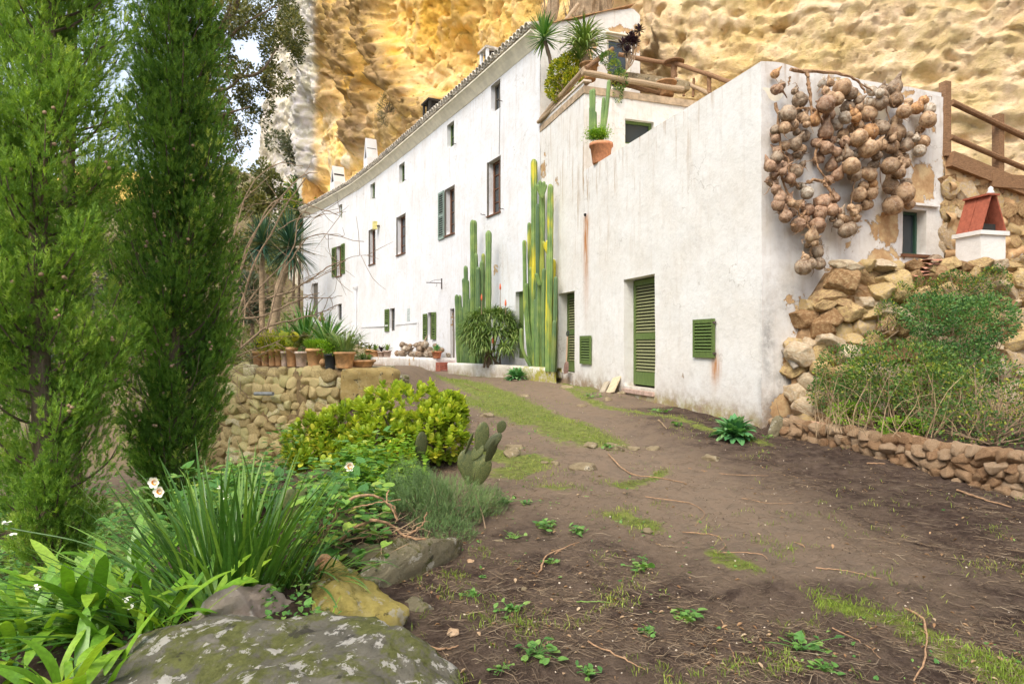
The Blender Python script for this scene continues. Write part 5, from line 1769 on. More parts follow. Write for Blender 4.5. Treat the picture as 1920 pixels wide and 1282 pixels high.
o = add_gourd(side_pt(1753, 491, .16), .13, 'grey-brown', 'pear', rot_euler(0, -1.6, .3)); o['label'] = 'pale long gourd lying on the ledge below the small dark window'; 
# vines the gourds hang from
vpaths = [([(1482, 131), (1512, 134), (1555, 136), (1590, 143), (1612, 156), (1624, 176)], .028), ([(1515, 133), (1518, 175), (1521, 220)], .030), ([(1524, 205), (1538, 225), (1545, 250), (1530, 290), (1536, 320), (1560, 345)], .026), ([(1453, 190), (1462, 235), (1466, 300), (1472, 350), (1490, 385), (1502, 405)], .022), ([(1545, 345), (1556, 360), (1558, 400)], .018), ([(1513, 341), (1535, 338), (1552, 350), (1566, 372)], .026), ([(1486, 425), (1503, 405), (1510, 395)], .03), ([(1518, 205), (1500, 203), (1488, 205)], .022), ([(1497, 350), (1480, 330), (1478, 300), (1460, 280)], .018), ([(1482, 145), (1478, 160)], .012), ([(1575, 140), (1600, 148), (1640, 175), (1668, 200)], .014), ([(1660, 190), (1665, 240), (1650, 300), (1655, 360)], .010), ([(1590, 170), (1600, 240), (1610, 300), (1600, 360), (1590, 400)], .012), ([(1502, 400), (1520, 440), (1522, 480)], .018)]
vwords = ['thick dry vine hooked along the top of the gourd bunch', 'dry stem hanging straight down from the top vine', 'twisted brown stem through the middle of the gourd bunch', 'long dry stem carrying the left string of gourds', 'pale strip hanging below the middle of the bunch', 'curved stub of vine low in the bunch', 'short forked root end at the left foot of the bunch', 'short dry branch sticking out to the left under the top vine', 'thin vine bending left of the bunch', 'short tie at the upper left end of the vine', 'thin vine reaching right along the top of the bunch', 'thin vine hanging at the right side of the bunch', 'thin vine hanging right of the centre of the bunch', 'dry stem leading to the tail of gourds']
for (pts, r), wd_ in zip(vpaths, vwords):
    q = spline([side_pt(a, b, .22) for a, b in pts], 18)
    q = q + .008 * RNG.normal(size=q.shape)
    o = mk('dried_vine', *tube(q, r * (1 - .5 * np.linspace(0, 1, 18)), 7, True, .18), M['dead_vine'], label=wd_, cat='vine', group='dried vines among the hanging gourds')
# withered husks and tendrils
tv_ = []
for k in range(300):
    e = rs.choice(ents)
    a = side_pt(e[0] + rs.uniform(-8, 8), e[1] + rs.uniform(-8, 8), rs.uniform(.1, .38))
    b = a + np.array([rs.uniform(-.12, .12), rs.uniform(-.04, .04), rs.uniform(-.16, .08)])
    tv_.append(tube(spline([a, (a + b) / 2 + RNG.normal(size=3) * .02, b], 5), [.006, .005, .005, .004, .002], 4, False))
mk('withered_tendrils', *join(tv_), M['dead_vine'], kind='stuff')

# gourds heaped on the bench
gob, gword, gwh = [], [], []
for k in range(64):
    t_ = rs.betavariate(1.2, 1.2)
    s = .25 + t_ * 4.4
    d = rs.uniform(.12, .75)
    lay = 0 if k < 38 else (1 if k < 56 else 2)
    if lay and (s < .5 or s > 4.3): s = 2.4 + rs.uniform(-1, 1)
    q = BA + bu * s + bnn * (d if lay == 0 else .4 + rs.uniform(-.15, .15))
    r = rs.uniform(.10, .155)
    z_ = 1.07 + r * .9 + lay * .17
    cname = rs.choice(['grey-brown', 'grey-brown', 'brown', 'pale'])
    shp = rs.choice(['round', 'round', 'pear'])
    o = add_gourd((q[0], q[1], z_), r, cname, shp, rot_euler(rs.uniform(-1.6, 1.6), rs.uniform(-1.6, 1.6), rs.uniform(0, 6)))
    for c_ in range(3): o.color[c_] *= .8
    o['group'] = 'gourds heaped on the bench'
    gob.append(o); gwh.append((960 + FPX * q[0] / q[1], 0))
    gword.append('%s %s gourd, %s of the bench heap' % (cname, SW[shp], ('bottom layer', 'second layer', 'top layer')[lay]))
label_all(gob, gword, gwh)
p0 = P(795, 645, 24.3)
o = add_gourd(p0, .14, 'grey-brown', 'long', rot_euler(0, .2, 0)); o['label'] = 'long-necked gourd standing upright above the heap under the green shutters'
o = add_gourd(P(603, 597, 27), .16, 'brown', 'bottle', rot_euler(0, 0, 0)); o['label'] = 'large gourd hanging near the far end door of the house'

# ------------------------------------------------------------------ shovel, board
sp0 = ann(1064)
base = np.array([sp0[0] - .10, sp0[1] - .35, float(gz(sp0[0], sp0[1] - .4)) + .12])
base = P(1061, 700, ann(1061)[1] - .42); base[2] = max(base[2], float(gz(base[0], base[1])) + .02)
top = P(1064.5, 622, ann(1064)[1] - .10)
sh = thing('shovel', 'rusty square shovel leaning beside the narrow green door', 'shovel', base)
ax_ = (top - base); Ls = np.linalg.norm(ax_); ax_ /= Ls
sd = np.array([-au[0], -au[1], 0]); sd = sd - ax_ * (sd @ ax_); sd /= np.linalg.norm(sd); nn = np.cross(sd, ax_)
rows = []
for i, (h, w, d) in enumerate(((0, .125, .0), (.08, .135, .012), (.2, .135, .02), (.27, .11, .02), (.30, .04, .0))):
    for j in (-1, -.5, 0, .5, 1):
        rows.append(base + ax_ * h + sd * w * j + nn * (d * (1 - abs(j)) * -1 + .0))
f = [[5 * i + j, 5 * i + j + 1, 5 * i + 6 + j, 5 * i + 5 + j] for i in range(4) for j in range(4)]
rows2 = [q + nn * .006 for q in rows]
mk('blade', rows + rows2, f + [[a + 25 for a in q[::-1]] for q in f] + [[j, j + 25, j + 26, j + 1] for j in range(4)], simple('rusty_steel', (.22, .13, .10), .6, .3, 14), sh)
mk('shaft', *tube([base + ax_ * .26, top - ax_ * .10], .018, 10), simple('ash_handle', (.38, .26, .17), .6), sh)
gp = [top - ax_ * .12, top - ax_ * .07 + sd * .055, top + sd * .05, top - sd * .05, top - ax_ * .07 - sd * .055, top - ax_ * .12]
mk('grip', *tube(spline(gp, 20), .016, 8), M['black_plastic'], sh)
b0 = P(1146, 741, 12.0); 
bd_lab = [('wooden_board', 'pale wooden board leaning on the wall left of the green door', (1133, 738), (1157, 702), .30, 'board')]
base = on(1143, 741); base[2] += .0
topb = P(1157, 706, ann(1157)[1] - .03)
ax_ = topb - base; Lb = np.linalg.norm(ax_); ax_ /= Lb
sd = np.array([-au[0], -au[1], 0]); sd = sd - ax_ * (sd @ ax_); sd /= np.linalg.norm(sd); nn = np.cross(sd, ax_)
mk('wooden_board', *obox(base - sd * .14, sd, ax_, nn, .30, Lb, .022), simple('pale_board', (.55, .46, .30), .8, .12, 9, bump=.2), label='pale wooden board leaning on the wall left of the tall green door', cat='board')
base2 = base + sd * .20 + np.array([0, .12, 0])
mk('wooden_board', *obox(base2, sd, ax_, nn, .22, Lb * .8, .022), simple('dull_board', (.40, .34, .25), .8, .2, 9, bump=.3), label='second duller board tucked behind the pale board', cat='board')

# ------------------------------------------------------------------ terrace railings and things above
def tp(px, py, d): return P(px, py, d)
trl = thing('terrace_railing', 'rustic log railing round the upper terrace', 'railing', tp(1095, 150, 15.0))
def lg(name, a, b, r, mat='pale_log'):
    a = np.array(a); b = np.array(b)
    mk(name, *tube(a + (b - a) * np.linspace(0, 1, 8)[:, None] + .006 * RNG.normal(size=(8, 3)), r * (1 + .08 * RNG.normal(size=8)), 10, True, .03), M[mat], trl)
def terr(px, dz, inn=.0):
    """a point over the terrace front wall line"""
    q = ann(px) + SIDE * inn
    return np.array([q[0], q[1], TER_Z + dz])
lg('rail', terr(1013, .10, .02), terr(1096, .30, .02), .075)
lg('rail', terr(1014, -.02, -.08), terr(1060, .16, .08), .05)
def tside(px, py, out=.06):
    q = T0 + SIDE * s_t(px); return np.array([q[0] - SN[0] * out, q[1] - SN[1] * out, hz_(py, q[1])])
lg('rail', tside(1089, 138), tside(1278, 170), .065)
lg('rail', tside(1150, 150, -.1), tside(1240, 172, -.1), .06, 'log')
RL = [(1150, 100), (1262, 120), (1368, 152)]
def back_p(px, py, d=18.2): return P(px, py, d)
lg('rail', back_p(1160, 103), back_p(1262, 121, 17.6), .06, 'log')
lg('rail', back_p(1262, 118, 17.6), back_p(1375, 155, 16.2), .06, 'log')
lg('rail', back_p(1264, 147, 17.6), back_p(1330, 176, 16.8), .05, 'pale_log')
lg('post', back_p(1264, 160, 17.6), back_p(1264, 116, 17.6), .085, 'log')
lg('post', back_p(1330, 176, 16.8), back_p(1330, 140, 16.8), .06, 'log')
lg('post', back_p(1282, 180, 17.3), back_p(1282, 158, 17.3), .035, 'log')
lg('post', back_p(1300, 182, 17.2), back_p(1300, 148, 17.2), .035, 'log')
lg('rail', terr(1096, .30, .02) + 0, P(1148, 92, 17.6), .06, 'log')
mk('post_cap', *lathe([(.001, .06), (.12, .05), (.28, .0), (.28, -.03), (.001, -.03)], 14, back_p(1264, 116, 17.6)), M['log'], trl)
bl = P(1175, 152, 16.4)
rough_block('stone_trough', bl + np.array([.72, .1, -.02]), (2.0, .35, .26), .31, M['rock_path'], 41, .012, None, 'long stone trough lying on the terrace edge behind the log rail', 'trough', 14)
def pot_prof(r, h, rim=.12):
    return [(.001, .01), (r * .68, 0), (r * .72, .02), (r * .92, h * (1 - rim)), (r * 1.0, h * (1 - rim)), (r * 1.03, h * (1 - rim * .6)), (r * 1.0, h), (r * .9, h), (r * .86, h * .9), (.001, h * .88)]
def pot(name, label, pos, r, h, mat, rim=.14, cat='plant pot', group=None, taper=None):
    th = thing(name, label, cat, pos, group)
    pr = pot_prof(r, h, rim)
    mk('pot', *lathe(pr[:8], 28, pos), mat, th, True)
    mk('soil', *lathe(pr[7:], 20, pos), M['soil'], th, True)
    return th
mk('clay_pot_empty', *lathe(pot_prof(.26, .36)[:9], 22, P(1249, 180, 16.0) + np.array([0, 0, -.02])), M['terra_old'], label='empty clay pot at the right end of the terrace edge', cat='plant pot', smooth=True)
# shaggy trunks behind the gable, against the cliff
for k, (px, w_, lab) in enumerate(((1032, .17, 'left of three shaggy fibrous trunks standing above the gable roof'), (1088, .42, 'widest of three shaggy fibrous trunks above the gable roof, in the middle'), (1128, .25, 'right of three shaggy fibrous trunks standing above the gable roof'))):
    d_ = 19.6 + .3 * k
    a = P(px, 45, d_)
    pts = [(a[0] + .12 * math.sin(z_ * 1.3 + k), a[1], a[2] + z_) for z_ in np.linspace(-.9, 3.2, 14)]
    v, f = tube(pts, w_ * np.linspace(1.15, .75, 14), 26, True, .07)
    tr_ = mk('shaggy_trunk', v, f, M['pale_trunk'], label=lab, cat='trunk', group='shaggy trunks over the gable')
    fb = []
    for j in range(46):
        an = RNG.random() * 6.28; z_ = RNG.random() * 2.6 - .6
        c0 = a + np.array([math.cos(an) * w_, math.sin(an) * w_, z_])
        fb.append(tube([c0, c0 + np.array([math.cos(an) * .05, math.sin(an) * .05, .35]), c0 + np.array([math.cos(an) * .16, math.sin(an) * .12, .75])], [.016, .012, .003], 4, False))
    mk('fibres', *join(fb), M['twig'], tr_, kind='stuff')
gp_ = thing('leaning_timber', 'pale beam leaning between the shaggy trunks above the gable', 'beam', P(1065, 40, 19.4))
mk('timber', *tube([P(1056, 44, 19.2), P(1085, 8, 19.3)], .06, 8), M['pale_log'], gp_)

# ------------------------------------------------------------------ leaf shapes (along +Y, face up +Z)
def T_needles(n=12, L=1.0, w=.07, spread=.9, seed=0):
    """a feathery spray of thin scales on one twig"""
    rs = np.random.default_rng(seed)
    v, f = [], []
    for k in range(n):
        t_ = k / n
        b = np.array([0, t_ * .75 * L, 0])
        a = (rs.random() * .5 + .35) * spread * (-1 if k % 2 else 1)
        el = rs.normal() * .35
        d = np.array([math.sin(a), math.cos(a), math.sin(el)]); d /= np.linalg.norm(d)
        l = L * (.55 - .3 * t_) * rs.uniform(.7, 1.2)
        s = np.cross(d, [0, 0, 1]); s /= np.linalg.norm(s)
        s = s * math.cos(1.0 * rs.normal()) + np.array([0, 0, 1]) * math.sin(rs.normal())
        i = len(v)
        v += [b - s * w * .5, b + s * w * .5, b + d * l]
        f.append([i, i + 1, i + 2])
    return np.array(v), np.array(f)
def T_leaf(w=.45, fold=.12, cup=.0):
    v = np.array([[0, 0, 0], [-w / 2, .42, fold], [0, .5, 0], [w / 2, .42, fold], [0, 1, cup], [-w * .38, .75, fold * .8 + cup * .5], [w * .38, .75, fold * .8 + cup * .5]])
    f = np.array([[0, 2, 1], [0, 3, 2], [1, 2, 5], [2, 3, 6], [2, 4, 5], [2, 6, 4]])
    return v, f
def T_quad(w=.45):
    return np.array([[0, 0, 0], [-w / 2, .5, .04], [0, 1, 0], [w / 2, .5, .04]]), np.array([[0, 3, 2, 1]])
def T_blade(n=6, w=.06, bend=.8, fold=.25, tip=.0, tw=.0, belly=.35, pw=2.2):
    """strap or sword leaf of length 1 that arches by bend radians"""
    v, f = [], []
    y = z = 0.0; a = 0.0
    for k in range(n + 1):
        t_ = k / n
        ww = w * .5 * (min(1, .45 + t_ / belly * .55) if t_ < belly else (1 - ((t_ - belly) / (1 - belly)) ** pw * (1 - tip)))
        tt = tw * t_
        nx, nz = math.cos(tt), math.sin(tt)
        up = np.array([0, math.sin(a), math.cos(a)])
        s = np.array([nx, -nz * math.sin(a), nz * math.cos(a)])
        c = np.array([0, y, z])
        v += [c - s * ww + up * ww * fold, c, c + s * ww + up * ww * fold]
        y += math.cos(a) / n; z -= math.sin(a) / n
        a += bend / n * (0.5 + t_)
    for k in range(n):
        i = 3 * k
        f += [[i, i + 1, i + 4, i + 3], [i + 1, i + 2, i + 5, i + 4]]
    return np.array(v), np.array(f)
def T_oval(n=8, w=.6, cup=.15):
    """round-tipped fleshy leaf"""
    rows = [(0, .12), (.35, .72), (.68, 1.0), (.9, .72), (1.0, .2)]
    v, f = [], []
    for t_, s in rows:
        zz = cup * t_ * t_
        v += [[-w / 2 * s, t_, zz + .10 * s], [0, t_, zz - .03], [w / 2 * s, t_, zz + .10 * s]]
    for k in range(4):
        i = 3 * k
        f += [[i, i + 1, i + 4, i + 3], [i + 1, i + 2, i + 5, i + 4]]
    return np.array(v), np.array(f)
def T_heart(w=1.0):
    v = np.array([[0, 0, 0], [-.35, -.18, .05], [-.55, .15, .07], [-.42, .55, .05], [0, 1.0, -.08], [.42, .55, .05], [.55, .15, .07], [.35, -.18, .05], [0, .4, -.03]]) * np.array([w, 1, 1])
    f = np.array([[8, i, i + 1] for i in range(0, 7)] + [[8, 7, 0]])
    return v, f

def rdir(n):
    d = RNG.normal(size=(n, 3))
    return d / np.linalg.norm(d, axis=1, keepdims=True)

# ------------------------------------------------------------------ cypresses
def cypress(label, x, y, z0, H, Rm_, n_limb, n_spray, sz, openness=.0, seed=1, low=.06, name='cypress_tree', mat='cypress', lean=(0, 0), cones=26):
    rs = np.random.default_rng(seed)
    th = thing(name, label, 'tree', (x, y, z0))
    base = np.array([x, y, z0])
    tp_ = np.array([(lean[0] * t_ + .05 * math.sin(t_ * 9 + seed), lean[1] * t_ + .04 * math.cos(t_ * 7), t_ * H) for t_ in np.linspace(0, 1, 16)]) + base
    mk('trunk', *tube(tp_, .08 * H / 8 * np.linspace(1.15, .12, 16) + .01, 10, True, .06), M['bark'], th, True)
    pos, dr, rn, sc_ = [], [], [], []
    limbs = []
    for k in range(n_limb):
        t_ = low + (1 - low) * (k + rs.random()) / n_limb
        az = rs.random() * 6.283
        prof = Rm_ * (min(1, (t_ / .22) ** .6) if t_ < .22 else (1 - ((t_ - .22) / .78) ** 1.7) ** .8) * rs.uniform(.62, 1.12)
        c = np.array([np.interp(t_, np.linspace(0, 1, 16), tp_[:, i]) for i in range(3)])
        out = np.array([math.cos(az), math.sin(az), 0])
        rise = rs.uniform(.5, 1.25) * (1 - openness * .6) * prof + .1
        pts = spline([c, c + out * prof * .45 + np.array([0, 0, rise * .25]), c + out * prof * .85 + np.array([0, 0, rise * .75]), c + out * prof + np.array([0, 0, rise * 1.2])], 9)
        limbs.append(tube(pts, np.linspace(.014, .003, 9) * (H / 8), 4, False))
        m = int(n_spray / n_limb * rs.uniform(.5, 1.5) * (.35 + prof / Rm_))
        tt = rs.random(m) ** .75 * .9 + .1
        idx = tt * 8
        i0 = np.clip(idx.astype(int), 0, 7)
        p_ = pts[i0] + (pts[i0 + 1] - pts[i0]) * (idx - i0)[:, None]
        rad = (.07 + .17 * rs.random(m) * (1 - .3 * tt)) * (Rm_ / .8) ** .5
        dd_ = rs.normal(size=(m, 3)); dd_ /= np.linalg.norm(dd_, axis=1, keepdims=True)
        p_ = p_ + dd_ * rad[:, None]
        tang = (pts[i0 + 1] - pts[i0]); tang /= np.linalg.norm(tang, axis=1, keepdims=True)
        d_ = dd_ * .6 + tang * .6 + np.array([0, 0, .85]) + out * .2
        pos.append(p_); dr.append(d_)
        clump = rs.random() * .35
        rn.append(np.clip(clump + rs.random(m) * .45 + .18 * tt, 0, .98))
        sc_.append(sz * rs.uniform(.7, 1.35, m))
    mk('limbs', *join(limbs), M['bark'], th, kind='stuff')
    pos = np.concatenate(pos)
    tm = [T_needles(10, 1, .10, 1.0, s_) for s_ in range(5)]
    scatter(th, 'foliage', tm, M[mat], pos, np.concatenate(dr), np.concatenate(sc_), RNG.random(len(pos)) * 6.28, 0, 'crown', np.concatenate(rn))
    cv, cf = ico(2)
    cm = mesh_of('cone', cv * (1 + .12 * fbm(cv * 3, 2, 5))[:, None], cf, simple('cypress_cone', (.30, .20, .12), .8, .3, 40) if 'cypress_cone' not in M else M['cypress_cone'])
    cand = np.nonzero((np.linalg.norm(pos - np.array([0, 0, CAMZ]), axis=1) < np.hypot(x, y) - .25 * Rm_) & (pos[:, 2] > .6))[0]
    for i in rs.choice(cand, min(cones, len(cand)), replace=False):
        q = pos[i]
        for j in range(rs.integers(1, 4)):
            inst('cone', cm, q * (1 - .012) + rs.normal(size=3) * .03 + np.array([0, 0, .02]), None, .016 * rs.uniform(.8, 1.2), th)
    return th

def ang_pt(px, d, z):
    return ((px - 960) / FPX * d, d, z)
x_, y_, _ = ang_pt(330, 7.2, 0)
cypress('dense column-shaped cypress dotted with cones, standing before the retaining wall', x_, y_, -.95, 8.2, .60, 300, 33000, .094, 0, 3, .04)
x_, y_, _ = ang_pt(85, 5.8, 0)
cypress('big loose cypress with a dark trunk at the left edge of the garden', x_, y_, -.95, 8.5, .66, 230, 28000, .094, .5, 8, .04, cones=22)
x_, y_, _ = ang_pt(130, 9.5, 0)
cypress('further open cypress seen through the gap between the two nearer ones', x_, y_, -1.0, 11.5, 1.15, 90, 8500, .13, .5, 15, .25, cones=0)
x_, y_, _ = ang_pt(-40, 9.8, 0)
cypress('tall cypress behind, cut by the left edge', x_, y_, -1.0, 12, 1.3, 90, 8500, .14, .5, 19, .15, cones=0)

# ------------------------------------------------------------------ broadleaved trees and bushes
def blob_points(cs, n, fill=.55):
    """points in a set of ellipsoids (cx,cy,cz,rx,ry,rz), denser to the outside"""
    cs = np.array(cs, float)
    vol = (cs[:, 3] * cs[:, 4] * cs[:, 5]) ** (2 / 3)
    pick = RNG.choice(len(cs), n, p=vol / vol.sum())
    d = rdir(n)
    r = (RNG.random(n) ** (1 / 3.0)) * (1 - fill) + fill * RNG.random(n) ** .15
    p_ = cs[pick, :3] + d * cs[pick, 3:] * r[:, None]
    return p_, d, pick

def bush(name, label, cat, base, cs, n, size, mat, tm=None, group=None, clump=.0, stems=8, stem_mat='twig', stem_r=.012, ind=0, part='leaf', spread=.4, holes=0.0):
    th = thing(name, label, cat, base, group)
    p_, d, pick = blob_points(cs, n)
    if holes:
        nn = fbm(p_ * (2.2 / max(.3, np.mean([c[3] for c in cs]))), 3, 77)
        keep = nn > holes
        p_, d, pick = p_[keep], d[keep], pick[keep]
    if clump:
        k = max(6, int(len(p_) / 26))
        cen_ = p_[RNG.choice(len(p_), k)]
        own = RNG.integers(0, k, len(p_))
        off = RNG.normal(size=p_.shape) * clump
        p_ = cen_[own] + off
        d = off / (np.linalg.norm(off, axis=1, keepdims=True) + 1e-6) * .8 + np.array([0, 0, .3])
        rn = np.clip(RNG.random(k)[own] * .5 + RNG.random(len(p_)) * .5, 0, .99)
    else:
        rn = np.clip(.5 + .5 * fbm(p_ * (2.0 / max(.2, np.mean([c[3] for c in cs]))), 3, 7) + RNG.normal(size=len(p_)) * .2, 0, .98)
    dirs = d + rdir(len(p_)) * spread + np.array([0, 0, .2])
    if stems:
        st_ = []
        b0_ = np.array(base, float)
        for k in range(stems):
            q = p_[RNG.integers(0, len(p_))]
            a0 = b0_ + RNG.normal(size=3) * np.array([.06, .06, 0])
            mid_ = a0 + (q - a0) * .5 + RNG.normal(size=3) * .08 * np.linalg.norm(q - a0)
            st_.append(tube(spline([a0, mid_, q], 8), stem_r * np.linspace(1.2, .25, 8), 5, False))
        mk('stems', *join(st_), M[stem_mat], th, kind='stuff')
    scatter(th, part, tm or [T_quad(.4), T_quad(.55)], M[mat], p_, dirs, size * RNG.uniform(.6, 1.3, len(p_)), RNG.random(len(p_)) * 6.28, ind, 'foliage', rn)
    return th

# holm oak reaching in from behind the cypress
tr_ = thing('holm_oak', 'olive-leaved oak leaning in over the garden between the cypress and the cliff', 'tree', ang_pt(330, 15.5, -.8))
b0 = np.array(ang_pt(335, 15.5, -.8))
t1 = P(380, 330, 15.2); t2 = P(395, 110, 15); t3 = P(440, 30, 15)
trunk_pts = spline([b0, P(345, 560, 15.4), P(372, 360, 15.2), P(385, 130, 15.0), P(440, 15, 14.8), P(470, -80, 14.6)], 24)
mk('trunk', *tube(trunk_pts, np.linspace(.20, .04, 24), 9, True, .05), M['bark'], tr_, True)
br_ = []
for a, b, c in (((380, 170), (430, 165), (470, 120)), ((383, 140), (440, 60), (520, 10)), ((378, 230), (420, 215), (470, 200)), ((380, 90), (420, 40), (440, -20)), ((376, 260), (410, 270), (430, 250)), ((385, 60), (400, 20), (395, -40)), ((372, 300), (340, 240), (330, 180)), ((400, 140), (480, 140), (520, 90))):
    br_.append(tube(spline([P(*a, 15), P(*b, 14.7), P(*c, 14.5)], 10), np.linspace(.055, .012, 10), 6, False))
mk('branches', *join(br_), M['bark'], tr_, kind='stuff')
oc_ = []
for (px, py, rx, ry) in ((480, 60, 45, 40), (530, 100, 38, 40), (505, 20, 55, 35), (430, 30, 45, 35), (470, 150, 45, 25), (520, 150, 25, 22), (450, 215, 55, 34), (430, 255, 40, 35), (480, 190, 30, 22), (410, 100, 25, 40), (400, 190, 24, 40), (395, 20, 25, 30), (550, 60, 20, 40), (405, 280, 22, 20)):
    d_ = 14.6 + RNG.random() * 1.2
    c = P(px, py, d_)
    oc_.append((*c, rx / FPX * d_, .7, ry / FPX * d_))
p_, d, pick = blob_points(oc_, 30000, .1)
keep = fbm(p_ * 2.4, 3, 70) > -.12
p_, d = p_[keep], d[keep]
rn = np.clip(.45 + .5 * fbm(p_ * 1.3, 3, 17) + RNG.normal(size=len(p_)) * .18, 0, .98)
scatter(tr_, 'leaf', [T_quad(.4), T_quad(.5)], M['oak'], p_, d + rdir(len(p_)) * .9, .075 * RNG.uniform(.7, 1.4, len(p_)), RNG.random(len(p_)) * 6.28, 0, 'crown', rn)

# trees and scrub on the far slope, each a thing
def far_tree(px, py_top, py_base, w_px, d, mat, label, n=2600, leafsz=.16, cat='tree', name='slope_tree', group='trees and scrub on the far slope'):
    top = P(px, py_top, d); bs = P(px, py_base, d)
    h = top[2] - bs[2]; w = w_px / FPX * d / 2
    gzz = float(gz(bs[0], bs[1]))
    cs = []
    rs = random.Random(int(px * 7 + py_top))
    for k in range(9):
        cs.append((bs[0] + rs.uniform(-.65, .65) * w, d + rs.uniform(-.5, .5) * w, bs[2] + h * rs.uniform(.22, .85), w * rs.uniform(.28, .5), w * rs.uniform(.3, .5), h * rs.uniform(.14, .26)))
    th = thing(name, label, cat, (bs[0], bs[1], min(gzz, bs[2])), group)
    tk = [(bs[0], d, min(gzz, bs[2] - .2)), (bs[0] + w * .1, d, bs[2] + h * .3), (bs[0] - w * .05, d, bs[2] + h * .7)]
    mk('trunk', *tube(spline(tk, 8), np.linspace(.09, .03, 8) * max(1, h / 5), 7, True, .1), M['bark'], th)
    p_, dd_, _ = blob_points(cs, n, .25)
    keep = fbm(p_ * (1.4 / max(w, .5)), 3, 88) > -.35
    p_, dd_ = p_[keep], dd_[keep]
    rn = np.clip(.45 + .55 * fbm(p_ * (1.6 / max(w, .5)), 3, 7 + int(px)) + RNG.normal(size=len(p_)) * .16, 0, .98)
    scatter(th, 'leaf', [T_quad(.6), T_needles(5, 1, .2, 1, 3)] if n > 2000 else [T_quad(.6)], M[mat], p_, dd_ + rdir(len(p_)) * .7, leafsz * RNG.uniform(.6, 1.4, len(p_)), RNG.random(len(p_)) * 6.28, 0, 'crown', rn)
FT = [(550, 250, 345, 95, 46, 'scrub_grey', 'grey-green twiggy bush clinging below the grey cliff face'),
      (500, 300, 420, 90, 45, 'scrub', 'yellow-green bush left of the cliff foot'),
      (560, 330, 420, 70, 43, 'shrub', 'fresh green tree at the corner of the cliff above the roof end'),
      (470, 340, 470, 80, 38, 'oak', 'olive tree crown above the two dragon trees'),
      (430, 300, 420, 90, 40, 'scrub', 'pale scrubby tree half hidden by the column-shaped cypress'),
      (520, 390, 520, 90, 36, 'scrub', 'straggly olive-green tree behind the two dragon trees'),
      (440, 430, 560, 80, 32, 'scrub', 'light green tree in the gap right of the cypress'),
      (220, 430, 560, 120, 26, 'scrub', 'bush in the gap between the cypresses'),
      (150, 480, 640, 160, 22, 'scrub_grey', 'dull bush low behind the big loose cypress'),
      (30, 420, 600, 160, 24, 'scrub', 'bush beyond the left edge cypress'),
      (240, 540, 700, 120, 18, 'shrub', 'green bush low in the gap beside the column-shaped cypress'),
      (330, 350, 520, 160, 34, 'oak', 'tree hidden behind the column-shaped cypress'),
      (110, 640, 800, 220, 15, 'scrub_grey', 'undergrowth bush behind the dark cypress trunk'),
      (470, 520, 610, 80, 24, 'scrub_grey', 'low grey bush under the dragon trees')]
for (a, b, c, w, d_, m_, lab) in FT:
    far_tree(a, b, c, w, d_, m_, lab, 2600, .10 + d_ * .0035)
# scrub in one mass over the far slope
px_ = RNG.uniform(-300, 640, 700); dd_ = RNG.uniform(24, 66, 700)
xx_ = (px_ - 960) / FPX * dd_
k_ = xx_ < np.interp(dd_, [24, 42, 52, 66], [-8, -15, -19, -27])
xx_, dd_ = xx_[k_], dd_[k_]
cs = [(a, b, float(gz(a, b)) + RNG.random() * .8, RNG.uniform(.5, 1.7), RNG.uniform(.5, 1.5), RNG.uniform(.5, 1.5)) for a, b in zip(xx_, dd_)]
p_, d_, _ = blob_points(cs, 42000, .3)
o_ = scatter(None, 'slope_scrub', [T_quad(.6)], M['scrub'], p_, d_ + rdir(len(p_)) * .7, .26 * RNG.uniform(.6, 1.4, len(p_)), RNG.random(len(p_)) * 6.28, 0, 'slope_scrub', np.clip(.45 + .6 * fbm(p_ * .5, 3, 7) + RNG.normal(size=len(p_)) * .14, 0, .98))
o_['kind'] = 'stuff'
# yellow rock outcrop across the ravine, in the light
v, f = rock_mesh(5, (6.5, 3, 3.6), 91, .35, 0, 1.5, .05)
oc = np.tile(np.array([.80, .55, .16]), (len(v), 1))
mk('rock_outcrop', v + P(200, 396, 58), f, M['cliff'], None, True, {'pig_shade': oc}, label='yellow rock outcrop glimpsed across the ravine between the cypresses', cat='rock')
v, f = rock_mesh(5, (1.3, 1.6, 2.3), 93, .25, 0, 1.2, .05)
vv = v + P(590, 385, 44)
oc = np.where((v[:, :1] > -.35), np.array([[.56, .34, .12]]), np.array([[.60, .58, .53]]))
mk('roof_boulder', vv, f, M['cliff'], None, True, {'pig_shade': oc}, label='tall grey and orange boulder at the far end of the roof', cat='boulder')

